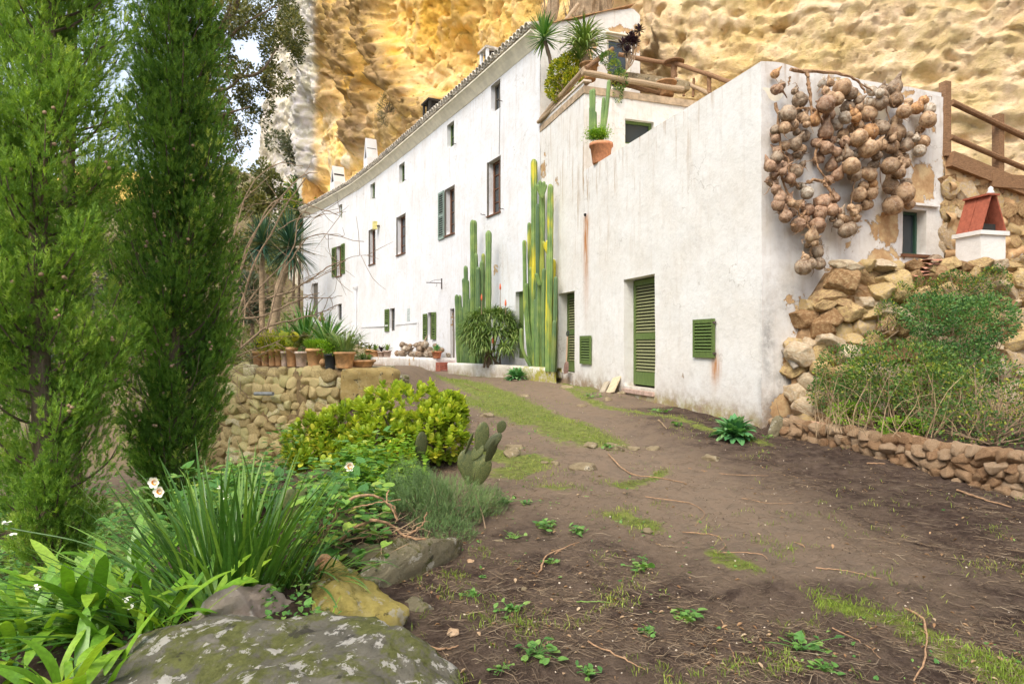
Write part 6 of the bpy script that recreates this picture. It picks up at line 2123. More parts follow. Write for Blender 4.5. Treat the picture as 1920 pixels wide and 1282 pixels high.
# ------------------------------------------------------------------ dragon trees
def rosette(th, c, n, L, w, mat, bend=(.2, 1.2), droop=-.5, name='leaf', ind=80, up=1.0, taper=.3, seed=0, smooth=False):
    rs = np.random.default_rng(seed)
    az = np.arange(n) * 2.39996 + rs.normal(size=n) * .15
    t_ = (np.arange(n) + .5) / n
    el = up + (droop - up) * t_ + rs.normal(size=n) * .12
    d = np.stack([np.cos(az) * np.cos(el), np.sin(az) * np.cos(el), np.sin(el)], 1)
    pos = np.array(c) + d * .03 * L + np.array([0, 0, 1])[None] * ((.5 - t_) * .15 * L)[:, None]
    tm = [T_blade(5, w / L, b, .3, .02, 0, taper) for b in np.linspace(bend[0], bend[1], 4)]
    scatter(th, name, tm, mat, pos, d, L * rs.uniform(.75, 1.1, n), None, ind, 'foliage', None, smooth)
for k, (pb, pm_, pt, yt, hw, lab) in enumerate((((493, 655), (491, 560), (492, 470), 20.5, 0, 'thinner, darker dragon tree on the left of the pair beyond the flower pots'), ((505, 650), (520, 560), (541, 490), 19.5, 1, 'thick-trunked dragon tree on the right of the pair beyond the flower pots'))):
    b = P(*pb, yt); b[2] = float(gz(b[0], b[1]))
    th = thing('dragon_tree', lab, 'tree', b, 'dragon trees')
    pts = spline([b, P(*pm_, yt), P(*pt, yt)], 12)
    mk('trunk', *tube(pts, (np.linspace(.09, .08, 12) if k == 0 else np.linspace(.16, .11, 12) + .05 * (np.linspace(0, 1, 12) > .85)), 12, True, .04), M['pale_trunk'], th, True)
    c = P(*((492, 455), (545, 462))[k], yt)
    rosette(th, c, 230, .95 if k == 0 else 1.15, .05, M['yucca'], (.1, .5), -1.0, 'leaf', 120, 1.45, .25, k)
# sword-leaved clumps by the pots
for k, (px, py, d_, L, n, lab) in enumerate(((572, 650, 16.5, 1.15, 130, 'large spiky green sword-leaved clump behind the flower pots'), (612, 655, 15.5, .95, 120, 'smaller spiky green clump right of the larger one behind the pots'), (540, 655, 18, .8, 80, 'dark spiky clump beneath the dragon trees'))):
    c = P(px, py, d_); 
    th = thing('sword_leaf_clump', lab, 'plant', (c[0], c[1], float(gz(c[0], c[1]))))
    mk('stump', *tube([(c[0], c[1], float(gz(c[0], c[1])) - .05), c], .09, 8), M['pale_trunk'], th)
    rosette(th, c, n, L, .055, M['yucca_green'], (.1, .7), -.25, 'leaf', 90, 1.45, .3, 20 + k)
# bare shrub with long arching branches
th = thing('bare_shrub', 'leafless shrub with long arching pale branches left of the pots', 'shrub', P(405, 700, 9.5))
bs = [([(380, 790), (430, 640), (470, 520), (520, 420), (580, 330)], .022), ([(400, 690), (440, 560), (480, 440), (560, 340), (600, 328)], .016), ([(425, 650), (450, 520), (500, 400), (545, 372), (620, 392), (645, 400)], .013), ([(400, 700), (500, 620), (560, 605), (600, 590), (635, 572)], .018), ([(500, 620), (540, 500), (600, 440), (690, 452)], .012), ([(410, 680), (470, 560), (545, 470), (560, 400), (590, 395)], .013), ([(430, 640), (415, 560), (445, 430), (470, 350), (520, 310), (570, 312)], .012), ([(400, 690), (405, 600), (420, 520), (440, 400), (500, 330)], .014), ([(450, 655), (460, 560), (430, 470), (480, 390)], .010), ([(500, 560), (560, 540), (620, 500), (655, 490)], .016), ([(540, 548), (600, 520), (660, 488), (700, 485)], .008), ([(540, 560), (590, 560), (620, 562), (640, 560)], .010), ([(395, 700), (380, 620), (400, 560), (395, 500)], .012), ([(520, 430), (560, 410), (600, 404), (648, 398)], .008), ([(430, 600), (500, 590), (560, 560), (600, 545)], .018), ([(385, 760), (400, 700), (450, 665), (520, 640)], .02)]
tw_ = []
for k, (pts, r) in enumerate(bs):
    q = spline([P(a, b, 9.4 + .12 * i + .1 * math.sin(k)) for i, (a, b) in enumerate(pts)], 26)
    q = q + .012 * np.cumsum(RNG.normal(size=q.shape), axis=0) * .6
    mk('branch', *tube(q, r * np.linspace(1.1, .35, 26), 6, True, .08), M['twig'], th)
    for j in range(9):
        i = RNG.integers(6, 25)
        e = q[i] + np.array([RNG.normal() * .28, RNG.normal() * .1, RNG.normal() * .25])
        tw_.append(tube(spline([q[i], (q[i] + e) / 2 + RNG.normal(size=3) * .04, e], 5), [.005, .004, .004, .003, .002], 4, False))
for k in range(70):
    a = P(RNG.uniform(380, 480), RNG.uniform(560, 720), 9.8)
    e = a + np.array([RNG.normal() * .5, RNG.normal() * .15, RNG.normal() * .35])
    tw_.append(tube(spline([a, (a + e) / 2 + RNG.normal(size=3) * .08, e], 6), [.006, .005, .005, .004, .003, .002], 4, False))
mk('twigs', *join(tw_), M['twig'], th, kind='stuff')
# tangle of dead brush between the cypresses
th = thing('brush_pile', 'tangle of pale dead branches in the gap between the cypresses', 'brushwood', P(205, 720, 11.5))
tw_ = []
for k in range(90):
    a = P(RNG.uniform(150, 245), RNG.uniform(610, 740), 11.5 + RNG.normal() * .3)
    e = a + np.array([RNG.normal() * .5, RNG.normal() * .2, RNG.normal() * .5])
    tw_.append(tube(spline([a, (a + e) / 2 + RNG.normal(size=3) * .06, e], 5), [.012, .011, .01, .008, .004], 4, False))
mk('branches', *join(tw_), M['twig'], th, kind='stuff')

# ------------------------------------------------------------------ tall cacti
def cactus_stem(th, base, top, r, yel=0.0, blue=0.0, bendx=0.0, ribs=7, tipr=.9):
    base = np.array(base, float); top = np.array(top, float)
    L = np.linalg.norm(top - base)
    n = max(8, int(L / .16))
    mid_ = (base + top) / 2 + np.array([bendx, 0, 0])
    full = spline([base, mid_, top], 200)
    tt = np.concatenate([np.linspace(0, 1 - r * 1.7 / L, n), 1 - r * 1.6 / L * (1 - np.sin(np.linspace(.15, 1.5708, 7)))])
    pts = np.stack([np.interp(tt, np.linspace(0, 1, 200), full[:, i]) for i in range(3)], 1)
    n = len(pts)
    k_ = ribs * 4
    ang = np.arange(k_) * 2 * np.pi / k_
    rib = .5 + .5 * np.cos(ang * ribs)
    v, rb, yl = [], [], []
    for i, q in enumerate(pts):
        t_ = tt[i]
        e = (1 - t_) * L
        rr = r * (1 if e > r * 1.6 else math.sqrt(max(.0, 1 - (1 - e / (r * 1.6)) ** 2)) * .99 + .01) * (.78 + .22 * min(1, t_ * 5)) * (1 + .05 * math.sin(t_ * L * 4.1 + pts[0][0] * 37) + .03 * math.sin(t_ * L * 11 + pts[0][0] * 91))
        prof_ = rr * (.80 + .26 * rib)
        v.append(np.stack([q[0] + prof_ * np.cos(ang), q[1] + prof_ * np.sin(ang), np.full(k_, q[2])], 1))
        rb.append(rib)
        yl.append(np.full(k_, yel * (.35 + .65 * sstep(.25, .5, t_))))
    # extra rings to round off the tip
    for e in (.6, .3, .1):
        q = pts[-1] + (pts[-1] - pts[-2]) / np.linalg.norm(pts[-1] - pts[-2]) * r * .0
    v = np.concatenate(v)
    f = [[i * k_ + j, i * k_ + (j + 1) % k_, (i + 1) * k_ + (j + 1) % k_, (i + 1) * k_ + j] for i in range(n - 1) for j in range(k_)]
    o = mk('stem', v, np.array(f), M['cactus'], th, True, {'rib': np.concatenate(rb), 'yel': np.concatenate(yl), 'blue': np.full(len(v), blue)})
    return o
CA = [(1003, 1001, 298, 5.4, 1.0, 0, 0), (1015, 1016, 352, 5.2, .3, 0, 0), (1030, 1032, 345, 5.2, .9, 0, 0), (996, 992, 417, 3.6, .8, 0, 0), (994, 983, 450, 3.4, .5, 0, -.05), (1008, 1008, 382, 3.6, 0, 1, 0), (1012, 1012, 503, 4.6, .2, .3, 0), (1020, 1020, 503, 4.0, 0, .5, 0), (1008, 1010, 532, 4.2, 1.6, 0, 0), (1013, 1014, 549, 4.2, 1.6, 0, 0), (1020, 1019, 520, 3.6, 1.4, 0, 0), (1026, 1029, 474, 4.4, 1.7, 0, 0), (1034, 1038, 486, 4.2, 1.6, 0, 0), (1040, 1042, 518, 3.8, .3, .8, 0), (998, 977, 615, 3.2, .2, .2, -.12), (1002, 986, 530, 4.2, .9, .1, -.06), (1006, 1005, 560, 4.2, 0, .6, 0), (1037, 1040, 600, 4.0, .2, .8, 0), (1000, 996, 500, 4.6, .3, .1, 0)]
thA = thing('column_cactus', 'tallest stand of column cacti, streaked yellow, at the corner by the narrow green door', 'cactus', (.72, 17.1, .88), 'column cacti against the house')
for k, (pb, pt, yt, rp, yl, bl, bx) in enumerate(CA):
    # depth: in front of the wall behind
    wd_ = min(ann(pb)[1] if pb > 1013 else fac(pb)[1], 18.6)
    d_ = wd_ - .38 - .22 * (k % 3)
    d_ = min(d_, 17.9)
    b = P(pb, 690, d_); b[2] = .86
    t_ = P(pt, yt, d_)
    cactus_stem(thA, b, t_, rp * 1.12 / FPX * d_, yl, bl, bx)
for (pb, yb, pt, yt, rp, yl) in ((1016, 372, 1007, 345, 3.6, .2), (1016, 368, 1012, 338, 3.4, .1), (1016, 368, 1020, 340, 3.4, .1), (1016, 372, 1024, 346, 3.2, .1), (1006, 512, 1004, 512, 3, 0), (1028, 478, 1019, 452, 3.4, 1.5), (1029, 476, 1026, 450, 3.2, 1.6), (1030, 476, 1034, 444, 3.8, 1.6), (1012, 535, 1005, 512, 3.6, .2)):
    d_ = 16.9
    if yb - yt < 4: continue
    cactus_stem(thA, P(pb, yb, d_), P(pt, yt, d_), rp * 1.1 / FPX * d_, yl, 0)
thB = thing('column_cactus', 'second stand of green column cacti behind the aloe, nearer the bench', 'cactus', (-1.5, 20.4, .88), 'column cacti against the house')
for k, (pb, pt, yt, rp, yl, bl) in enumerate(((859, 856, 552, 3.2, 0, .4), (865, 862, 553, 3.2, 0, .3), (876, 873, 498, 3.4, 0, .3), (874, 870, 521, 3.6, 0, .4), (879, 876, 524, 3.2, 0, .3), (886, 886, 412, 4.2, .1, .1), (890, 890, 413, 4.0, .2, .1), (894, 892, 474, 3.6, 0, .3), (898, 896, 500, 3.4, 0, .8), (905, 906, 475, 3.4, .3, .3), (903, 903, 489, 3.4, 0, .5), (915, 916, 432, 5.0, .1, .2), (870, 866, 575, 3, 0, .8), (868, 876, 600, 3, 0, .7), (888, 884, 640, 5.5, .0, .1), (882, 880, 560, 4, 0, .6))):
    d_ = fac(pb)[1] - .45 - .3 * (k % 3)
    d_ = min(d_, 20.9) 
    b = P(pb, 676, d_); b[2] = .86
    cactus_stem(thB, b, P(pt, yt, d_), rp * 1.12 / FPX * d_, yl, bl)
# aloe bush
al = thing('aloe_bush', 'round bush of curling aloe leaves between the two stands of cacti', 'aloe', (-.65, 18.9, .88))
hds = []
for k in range(110):
    d_ = rdir(1)[0]; d_[1] = -abs(d_[1]) * .9; d_[2] = d_[2] * .8 + .25
    d_ /= np.linalg.norm(d_)
    hds.append(np.array([-.62, 19.3, 1.85]) + d_ * np.array([.78, .55, .66]))
hds.append(P(955, 655, 18.3)); hds.append(P(945, 650, 18.3)); hds.append(P(965, 640, 18.4))
pos, dr = [], []
for c in hds:
    n = 26
    az = np.arange(n) * 2.4 + RNG.random()
    el = np.linspace(1.2, -.25, n) + RNG.normal(size=n) * .12
    d_ = np.stack([np.cos(az) * np.cos(el), np.sin(az) * np.cos(el), np.sin(el)], 1)
    pos.append(np.tile(c, (n, 1))); dr.append(d_ + (c - np.array([-.62, 19.3, 1.85])) * .25)
pos = np.concatenate(pos); dr = np.concatenate(dr)
scatter(al, 'leaf', [T_blade(6, .075, b, .35, .02, 0, .2) for b in (1.2, 1.8, 2.4)], M['aloe'], pos, dr, RNG.uniform(.30, .50, len(pos)), None, 280)
st_ = [tube(spline([(-.62 + RNG.normal() * .15, 19.2, .86), c * .5 + np.array([-.31, 9.6, .6]), c], 6), .03, 5, False) for c in hds[:14]]
mk('stems', *join(st_), M['bark'], al, kind='stuff')
for (px, y0_, y1_) in ((938, 580, 540), (948, 590, 570), (903, 590, 560), (924, 650, 641)):
    a, b = P(px, y0_, 18.7), P(px, y1_, 18.7)
    s_ = mk('flower_spike', *tube([a, b], [.012, .008], 5), M['twig'], al)
    mk('blossom', *lathe([(.004, 0), (.025, .02), (.030, .08), (.018, .15), (.003, .20)], 8, b - np.array([0, 0, .06])), M['aloe_flower'], s_, True)

# ------------------------------------------------------------------ flower pots on the retaining wall
PZ = 1.12
def wall_pt(px, inn=.35):
    """point on the ledge, inn behind its front edge"""
    k = (px - 960) / FPX
    a = WA - wn_ * inn
    t_ = (a[0] - k * a[1]) / (k * wu[1] - wu[0])
    q = a + wu * t_
    return np.array([q[0], q[1], PZ])
pots = [(484, .22, .30, 'terra_old', 'purple', 'small clay pot of purple rosettes'), (498, .18, .30, 'terra_old', 'succ', 'narrow clay pot first of the crowded row'), (511, .17, .34, 'terra_old', 'succ', 'narrow clay pot with yellow-green succulent'), (523, .17, .34, 'terra_old', 'flat', 'clay pot with a leaning prickly pad'), (534, .16, .30, 'terra_pale', 'succ', 'reddish limed clay pot in the row'), (547, .22, .38, 'terra_old', 'flat', 'tall clay pot with a pale flat cactus pad'), (565, .24, .30, 'terra_pale', 'cabbage', 'lime-crusted clay pot with pale rosettes'), (591, .30, .36, 'terra_old', 'grass', 'wide clay pot of bright fine grass')]
for k, (px, w_, h_, mt, pt, lab) in enumerate(pots):
    p0 = wall_pt(px, .30 if k < 7 else .12)
    r = w_ * .5 * (1.05 if k < 7 else 1.15)
    th = pot('flower_pot', lab + ' on the retaining wall', p0, r, h_, M[mt], .16, 'flower pot', 'flower pots on the retaining wall')
    c = p0 + np.array([0, 0, h_])
    if pt == 'grass':
        n = 1500
        a = RNG.random(n) * 6.28; q = np.sqrt(RNG.random(n)) * r * .85
        pos = c + np.stack([np.cos(a) * q, np.sin(a) * q, -.02 + 0 * a], 1)
        scatter(th, 'blade', [T_blade(3, .05, b, .1) for b in (.3, .9)], M['herb'], pos, np.stack([np.cos(a) * q * 2, np.sin(a) * q * 2, .8 + 0 * a], 1) + rdir(n) * .25, RNG.uniform(.12, .24, n), None)
    elif pt == 'cabbage':
        for j in range(7):
            rosette(th, c + np.array([RNG.normal() * .1, RNG.normal() * .06, .05 + RNG.random() * .22]), 26, .13, .06, M['scrub'], (.1, .4), .0, 'leaf', 12, 1.4, .6, j)
    elif pt == 'flat':
        vpad, fpad = lathe([(.001, 0), (.3, .1), (.8, .45), (1, 1), (.85, 1.55), (.4, 1.9), (.001, 2)], 14)
        for j in range(4):
            a = RNG.uniform(-.7, .7)
            sz_ = .10 if px > 540 else .07
            Rm2 = rot_euler(RNG.uniform(-.3, .3), a, 0)
            mk('pad', (vpad * np.array([sz_, sz_ * .22, sz_])) @ Rm2.T + c + np.array([RNG.normal() * .05, -.02 * j, .0 + .12 * (j % 2)]), fpad, M['yellow_leaf'], th, True)
    elif pt == 'purple':
        for j in range(3):
            rosette(th, c + np.array([(j - 1) * .08, 0, .06]), 24, .11, .05, M['dark_leaf'] if j else M['ivy'], (.1, .3), .0, 'leaf', 10, 1.3, .6, j)
    else:
        n = 420
        pos = c + RNG.normal(size=(n, 3)) * np.array([.10, .07, .09]) + np.array([0, 0, .13])
        scatter(th, 'leaf', [T_oval(8, .5)], M['yellow_leaf'], pos, (pos - c) + rdir(n) * .08, RNG.uniform(.04, .075, n), None, 10)
# black pot of herb, long-grass pot, round cactus
p0 = wall_pt(619, -.02) + np.array([0, 0, -.03]); th = pot('flower_pot', 'tall black plastic pot of yellow-green herb on the retaining wall', p0, .115, .29, M['black_plastic'], .1, 'flower pot')
n = 800; pos = p0 + np.array([0, 0, .40]) + RNG.normal(size=(n, 3)) * np.array([.10, .08, .06])
scatter(th, 'leaf', [T_leaf(.6)], M['herb'], pos, rdir(n) + np.array([0, 0, .5]), RNG.uniform(.03, .055, n), None, 10)
p0 = wall_pt(646, .10); p0[2] = 1.12
th = pot('flower_pot', 'large clay pot of long arching grass beside the yellow block', p0, .20, .30, M['terra_old'], .14, 'flower pot')
n = 260; a = RNG.random(n) * 6.28; q = np.sqrt(RNG.random(n)) * .15
pos = p0 + np.array([0, 0, .30]) + np.stack([np.cos(a) * q, np.sin(a) * q, 0 * a], 1)
scatter(th, 'blade', [T_blade(7, .022, b, .3, .02, .3) for b in (.5, 1.1, 1.9)], M['aloe'], pos, np.stack([np.cos(a), np.sin(a), 1.7 + RNG.random(n)], 1), RNG.uniform(.30, .62, n), None, 120)
p0 = P(680, 687, 11.9); p0[2] = 1.13
th = pot('flower_pot', 'wide shallow clay bowl between the yellow block and the long grass', p0, .24, .14, M['terra_old'], .3, 'flower pot')
rosette(th, p0 + np.array([0, 0, .14]), 30, .13, .03, M['aloe'], (.2, .6), .2, 'leaf', 10, 1.3, .4, 3)
rosette(th, p0 + np.array([.12, 0, .14]), 24, .12, .03, M['aloe'], (.2, .6), .2, 'leaf', 10, 1.3, .4, 4)
p0 = wall_pt(606, .0)
gb = add_gourd(p0 + np.array([0, 0, .10]), .075, 'orange-brown', 'round', rot_euler(.3, .2, 1)); gb['label'] = 'round green-topped gourd between the clay pot and the black pot'
# pots by the bench
for k, (px, py, d_, r, h, mt, m_, lab) in enumerate(((693, 663, 26, .22, .3, 'terra_old', 'oak', 'big mossy pot at the far end of the bench'), (704, 664, 25.5, .18, .26, 'terra_old', 'aloe', 'clay pot second along the bench'), (715, 664, 25.2, .16, .22, 'terra_pale', 'dark_leaf', 'pot with purple leaves on the bench'), (726, 665, 25, .17, .26, 'terra_pale', 'aloe', 'pinkish pot nearest the gourd heap'), (819, 672, 23, .19, .26, 'terracotta', 'mullein', 'bright square-set clay pot with a green plant at the right end of the bench'))):
    p0 = P(px, py + 4, d_); p0[2] = 1.06
    th = pot('bench_pot', lab, p0, r, h, M[mt], .18, 'flower pot', 'pots on the bench')
    rosette(th, p0 + np.array([0, 0, h]), 22, .28, .07, M[m_], (.2, .9), .2, 'leaf', 8, 1.35, .5, k + 9)
# big pot of cacti on the annexe parapet
p0 = P(1119, 296, 14.55); p0[2] = 5.62
p0 = np.array([*(ann(1118) + SIDE * .12), TOPZ + .0])
th = pot('cactus_pot', 'big terracotta pot of column cacti standing on the annexe parapet', p0, .265, .46, M['terracotta'], .17, 'flower pot')
d_ = p0[1]
for (pb, pt, yt, rp, bx) in ((1110, 1108, 168, 3.4, 0), (1112, 1113, 166, 3.6, 0), (1116, 1115, 208, 3.6, 0), (1127, 1132, 182, 3.2, .0), (1129, 1142, 150, 3.8, .02), (1107, 1107, 200, 2.8, 0)):
    cactus_stem(th, P(pb, 262, d_ + .02), P(pt, yt, d_ + .02), rp / FPX * d_, .0, .15, bx)
n = 2200
pos = P(1121, 252, d_) + RNG.normal(size=(n, 3)) * np.array([.12, .09, .065])
scatter(th, 'leaf', [T_leaf(.4)], M['herb'], pos, rdir(n) + np.array([0, 0, .4]), RNG.uniform(.03, .06, n), None)
# terrace plants
c = P(1020, 70, 16.9)
th = thing('spiky_yucca', 'young yucca with a thin bent trunk and a spiky green head on the terrace edge', 'plant', P(1034, 140, 16.9))
mk('trunk', *tube(spline([P(1036, 145, 16.9), P(1031, 110, 16.9), P(1022, 78, 16.9)], 10), .05, 8, True, .05), M['bark'], th)
rosette(th, c, 110, .62, .05, M['yucca_green'], (.02, .25), -.5, 'leaf', 110, 1.5, .25, 31)
c = P(1095, 88, 16.2)
th = thing('ponytail_palm', 'drooping ponytail palm in a clay pot at the terrace corner', 'plant', P(1096, 150, 16.2))
pp = P(1108, 150, 16.2); pp[2] -= .02
mk('pot', *lathe(pot_prof(.24, .42)[:9], 24, pp - np.array([.05, 0, 0])), M['terra_old'], th, True)
mk('trunk', *tube(spline([P(1102, 128, 16.2), P(1097, 105, 16.2), P(1095, 92, 16.2)], 8), [.15, .13, .10, .09, .08, .07, .07, .06], 10), M['pale_trunk'], th)
rosette(th, c, 190, .85, .045, M['aloe'], (1.0, 2.6), .1, 'leaf', 170, 1.5, .3, 33)
rosette(th, c - np.array([.1, 0, .3]), 60, .6, .04, M['aloe'], (1.2, 2.6), .1, 'leaf', 0, 1.3, .3, 34)
cs = [(*P(1050, 140, 16.6), .32, .3, .40), (*P(1065, 125, 16.4), .30, .3, .35), (*P(1040, 165, 16.9), .25, .25, .3), (*P(1075, 150, 16.2), .25, .25, .3), (*P(1050, 175, 16.6), .22, .2, .25)]
bush('terrace_bush', 'yellow-green flowering bush spilling over the left log rail of the terrace', 'bush', P(1055, 185, 16.5), cs, 4200, .07, 'yellow_leaf', [T_leaf(.5)], None, .0, 8, ind=120)
cs = [(*P(1152, 130, 15.4), .16, .15, .25), (*P(1162, 150, 15.3), .20, .15, .25), (*P(1158, 175, 15.3), .12, .12, .25), (*P(1140, 110, 15.6), .2, .15, .18)]
bush('trailing_plant', 'thin plant trailing down over the terrace log rail', 'plant', P(1158, 150, 15.4), cs, 1500, .05, 'shrub', [T_leaf(.5)], None, .0, 10, ind=60)
th = thing('dark_rosette_plant', 'branching plant with purple-black rosettes in front of the terrace window', 'plant', P(1175, 130, 15.8))
for k, (px, py) in enumerate(((1182, 72), (1178, 80), (1188, 78), (1176, 98), (1198, 58), (1190, 82), (1168, 84))):
    rosette(th, P(px, py, 15.9), 34, .17, .05, M['dark_leaf'], (.1, .4), -.4, 'rosette_leaf', 16, 1.4, .6, k)
    mk('stem', *tube(spline([P(1174, 132, 15.9), P((px + 1174) / 2 + 3, 112, 15.9), P(px, py + 2, 15.9)], 7), .018, 6), M['twig'], th)

# scrub hanging on the cliff
for k, (px, py, d_, rx, rz, mat, lab) in enumerate(((702, 70, 33.5, .85, 1.6, 'scrub_grey', 'dark dry bush hanging on the brown buttress of the cliff'), (728, 210, 31.6, .5, 1.0, 'scrub_grey', 'small dry bush lower on the same buttress'), (588, 70, 44, .5, .8, 'shrub', 'green tuft on the edge of the grey cliff'), (604, 150, 43.5, .5, 1.2, 'scrub_grey', 'dry tuft under the pale buttress'), (585, 20, 45, .4, .5, 'shrub', 'green tuft at the top edge of the grey cliff'))):
    c = P(px, py, d_)
    bush('cliff_bush', lab, 'bush', c, [(*c, rx, .5, rz)], 900, .16, mat, [T_needles(6, 1, .10, 1.2, 5)], None, 0, 14, 'twig', .02)

# ------------------------------------------------------------------ foreground rocks
def rock(name, label, c, r, seed, mat, n=5, rough=.22, rot=0.0, cut=.0, fine=.03, cat='rock', tilt=0.0, freq=1.3):
    v, f = rock_mesh(n, r, seed, rough, cut, freq, fine)
    ct, st_ = math.cos(tilt), math.sin(tilt)
    v = np.stack([v[:, 0] * ct - v[:, 2] * st_, v[:, 1], v[:, 0] * st_ + v[:, 2] * ct], 1)
    cr, sr = math.cos(rot), math.sin(rot)
    v = np.stack([v[:, 0] * cr - v[:, 1] * sr, v[:, 0] * sr + v[:, 1] * cr, v[:, 2]], 1)
    return mk(name, v + np.array(c), f, mat, None, True, label=label, cat=cat)
rock('boulder', 'huge flat boulder mottled with moss and pale lichen at the foot of the planted bed', (-.98, 2.20, .12), (.88, .56, .46), 201, M['rock_lichen'], 6, .16, -.12, .02, .040)
rock('boulder', 'broad rock covered in yellow lichen beside the huge mottled boulder', (-.95, 3.45, .12), (.40, .34, .33), 214, M['rock_yellow'], 5, .20, .3, .11, .05)
rock('boulder', 'pale pinkish rock between the sword leaves and the yellow rock', (-1.22, 2.98, .20), (.30, .20, .28), 222, M['rock_pale'], 5, .20, .8, .11, .04)
rock('stone_slab', 'upright mossy slab edging the bed above the yellow rock', (-.66, 4.15, .08), (.50, .10, .24), 233, M['rock_slab'], 5, .14, .95, -.05, .04, 'slab', .12)
rock('stone', 'small dark wedge of stone at the right foot of the yellow rock', (-.57, 3.66, .03), (.13, .09, .07), 241, M['rock_slab'], 4, .2, .4)
rock('stone', 'flat lichened stone between the brown gourd and the slab', (-.98, 4.18, .14), (.26, .14, .12), 251, M['rock_slab'], 5, .2, .3)
rock('stone', 'pale stone half sunk under the vine stems left of the bush', (-2.6, 7.3, -.1), (.30, .2, .25), 255, M['rock_pale'], 4, .2, .3)
def ground_rock(px, py, r, label, seed, mat='rock_path', h=.4):
    p_ = on(px, py)
    rock('stone', label, (p_[0], p_[1], p_[2] + r * (h - .3) * .3), (r, r * .75, r * h), seed, M[mat], 3, .35, seed * .7, 0, .05)
for k, (px, py, r, lab) in enumerate(((1090, 876, .17, 'biggest pale bedrock hump in the middle of the path'), (1040, 868, .07, 'small knob of rock left of the bedrock hump'), (1150, 838, .17, 'pale flat rock beside the grass strip'), (1188, 836, .10, 'second pale rock right of the flat one in the grass strip'), (1108, 836, .14, 'flat stone left end of the rock row across the path'), (1225, 836, .10, 'low stone at the right end of the rock row across the path'), (965, 838, .15, 'flat grey-white stone in the grass patch by the prickly pear'), (958, 850, .14, 'second flat stone in the grass patch by the prickly pear'), (985, 742, .14, 'small pale stone on the path near the planter'), (1063, 727, .16, 'round stone in the grass in front of the shovel'), (1140, 752, .12, 'stone lying below the leaning board'), (1168, 742, .13, 'stone against the wall right of the leaning board'), (915, 782, .14, 'flat stone sunk in the left edge of the path'), (850, 1198, .045, 'brown porous stone lying on the dark soil'), (983, 1106, .025, 'small yellow stone on the dark soil'), (935, 1015, .03, 'small orange stone under the rosemary'), (882, 1056, .035, 'reddish stone at the edge of the rosemary'), (795, 1080, .03, 'broken red shard at the foot of the slab'), (1215, 996, .05, 'small tan stone in the grass on the path'), (1335, 862, .12, 'low stone showing in the dark soil on the right'), (1090, 757, .1, 'pale pebble cluster near the wall foot'), (1020, 868, .05, 'pale chip on the path left of the bedrock hump'))):
    ground_rock(px, py, r, lab, 300 + k * 3, 'rock_path' if k not in (13, 16) else 'stone_tan')
rock('boulder', 'grey pointed stone leaning at the foot of the annexe corner', on(1458, 815) + np.array([0, .05, .10]), (.10, .08, .20), 281, M['rock_slab'], 4, .15, .3, 0, .03, 'stone', -.4)
for k in range(16):
    p_ = on(1440 + k * 9 + RNG.normal() * 12, 800 + (k % 4) * 9)
    p_[2] = max(p_[2], .36)
    inst('rubble_stone', STONES['tan'][k % 9], p_ + np.array([.06, .1, .02]), rot_euler(k, k * 2, k * 3), RNG.uniform(.04, .09), None, None, 'stone', 'rubble at the foot of the annexe corner')
rb_ = [o for o in COL.objects if o.name.startswith('rubble_stone')]
label_all(rb_, ['small tan rubble stone at the foot of the annexe corner'] * len(rb_), [(960 + FPX * o.location.x / o.location.y, 0) for o in rb_])
for k in (0, 1, 2):
    px, py, r = ((1625, 790, .09), (1660, 768, .11), (1905, 835, .14))[k]
    c_ = P(px, py, (8.0, 8.2, 6.2)[k])
    if k < 2:
        g_ = add_gourd(c_, r, 'pale' if k else 'tan', 'round', rot_euler(.4, .3, 1)); g_['label'] = ('tan gourd half hidden under the shrubs in the right-hand bed', 'grey round gourd lying among the shrubs in the right-hand bed')[k]
g_ = add_gourd(P(607, 1058, 3.75), .062, 'orange-brown', 'round', rot_euler(.4, 1.2, 1)); g_['label'] = 'round brown gourd lying behind the yellow lichen rock'

# ------------------------------------------------------------------ strap-leaved and sword-leaved clumps in front
def clump(name, label, cat, c, n, L, w, mat, spreadx, spready, up, bend, ind, leafname='leaf', lean=(0, 0), belly=.3, seed=3, fold=.25, jitter=.3):
    tip_, pw_ = (.10, 6.0) if mat == 'strap' else (.05, 2.2)
    rs = np.random.default_rng(seed)
    th = thing(name, label, cat, c)
    az = rs.random(n) * 6.283
    q = np.sqrt(rs.random(n))
    pos = np.array(c) + np.stack([np.cos(az) * q * spreadx, np.sin(az) * q * spready, -.03 + 0 * q], 1)
    pos[:, 2] = np.maximum(gz(pos[:, 0], pos[:, 1]) - .02, pos[:, 2] - .1)
    d_ = np.stack([np.cos(az) * q * up[0] + lean[0], np.sin(az) * q * up[0] + lean[1], up[1] + 0 * q], 1) + rs.normal(size=(n, 3)) * jitter * np.array([1, 1, .2])
    tm = [T_blade(12 if mat == 'strap' else 9, w / L, b, fold, tip_, tw, belly, pw_) for b, tw in zip(np.linspace(bend[0], bend[1], 5), (.3, -.4, .5, -.2, .6))]
    scatter(th, leafname, tm, M[mat], pos, d_, L * rs.uniform(.55, 1.1, n), None, ind, 'foliage', None, True)
    return th
c = P(440, 1130, 3.30); c[2] = .27
nar = clump('narcissus_clump', 'tall clump of dark green narcissus leaves rising behind the huge boulder', 'plant', c, 240, .80, .020, 'narcissus', .26, .20, (.50, 1.0), (.1, 1.1), 200, 'leaf', (.03, 0), .3, 5, .15, .13)
c = P(300, 1150, 3.0); c[2] = .25
clump('narcissus_clump', 'leaning narcissus leaves falling to the left over the strap leaves', 'plant', c, 110, .75, .015, 'narcissus', .3, .22, (.4, .55), (.2, .9), 110, 'leaf', (-.75, -.1), .3, 9, .15, .25)
c = P(560, 1100, 3.5); c[2] = .2
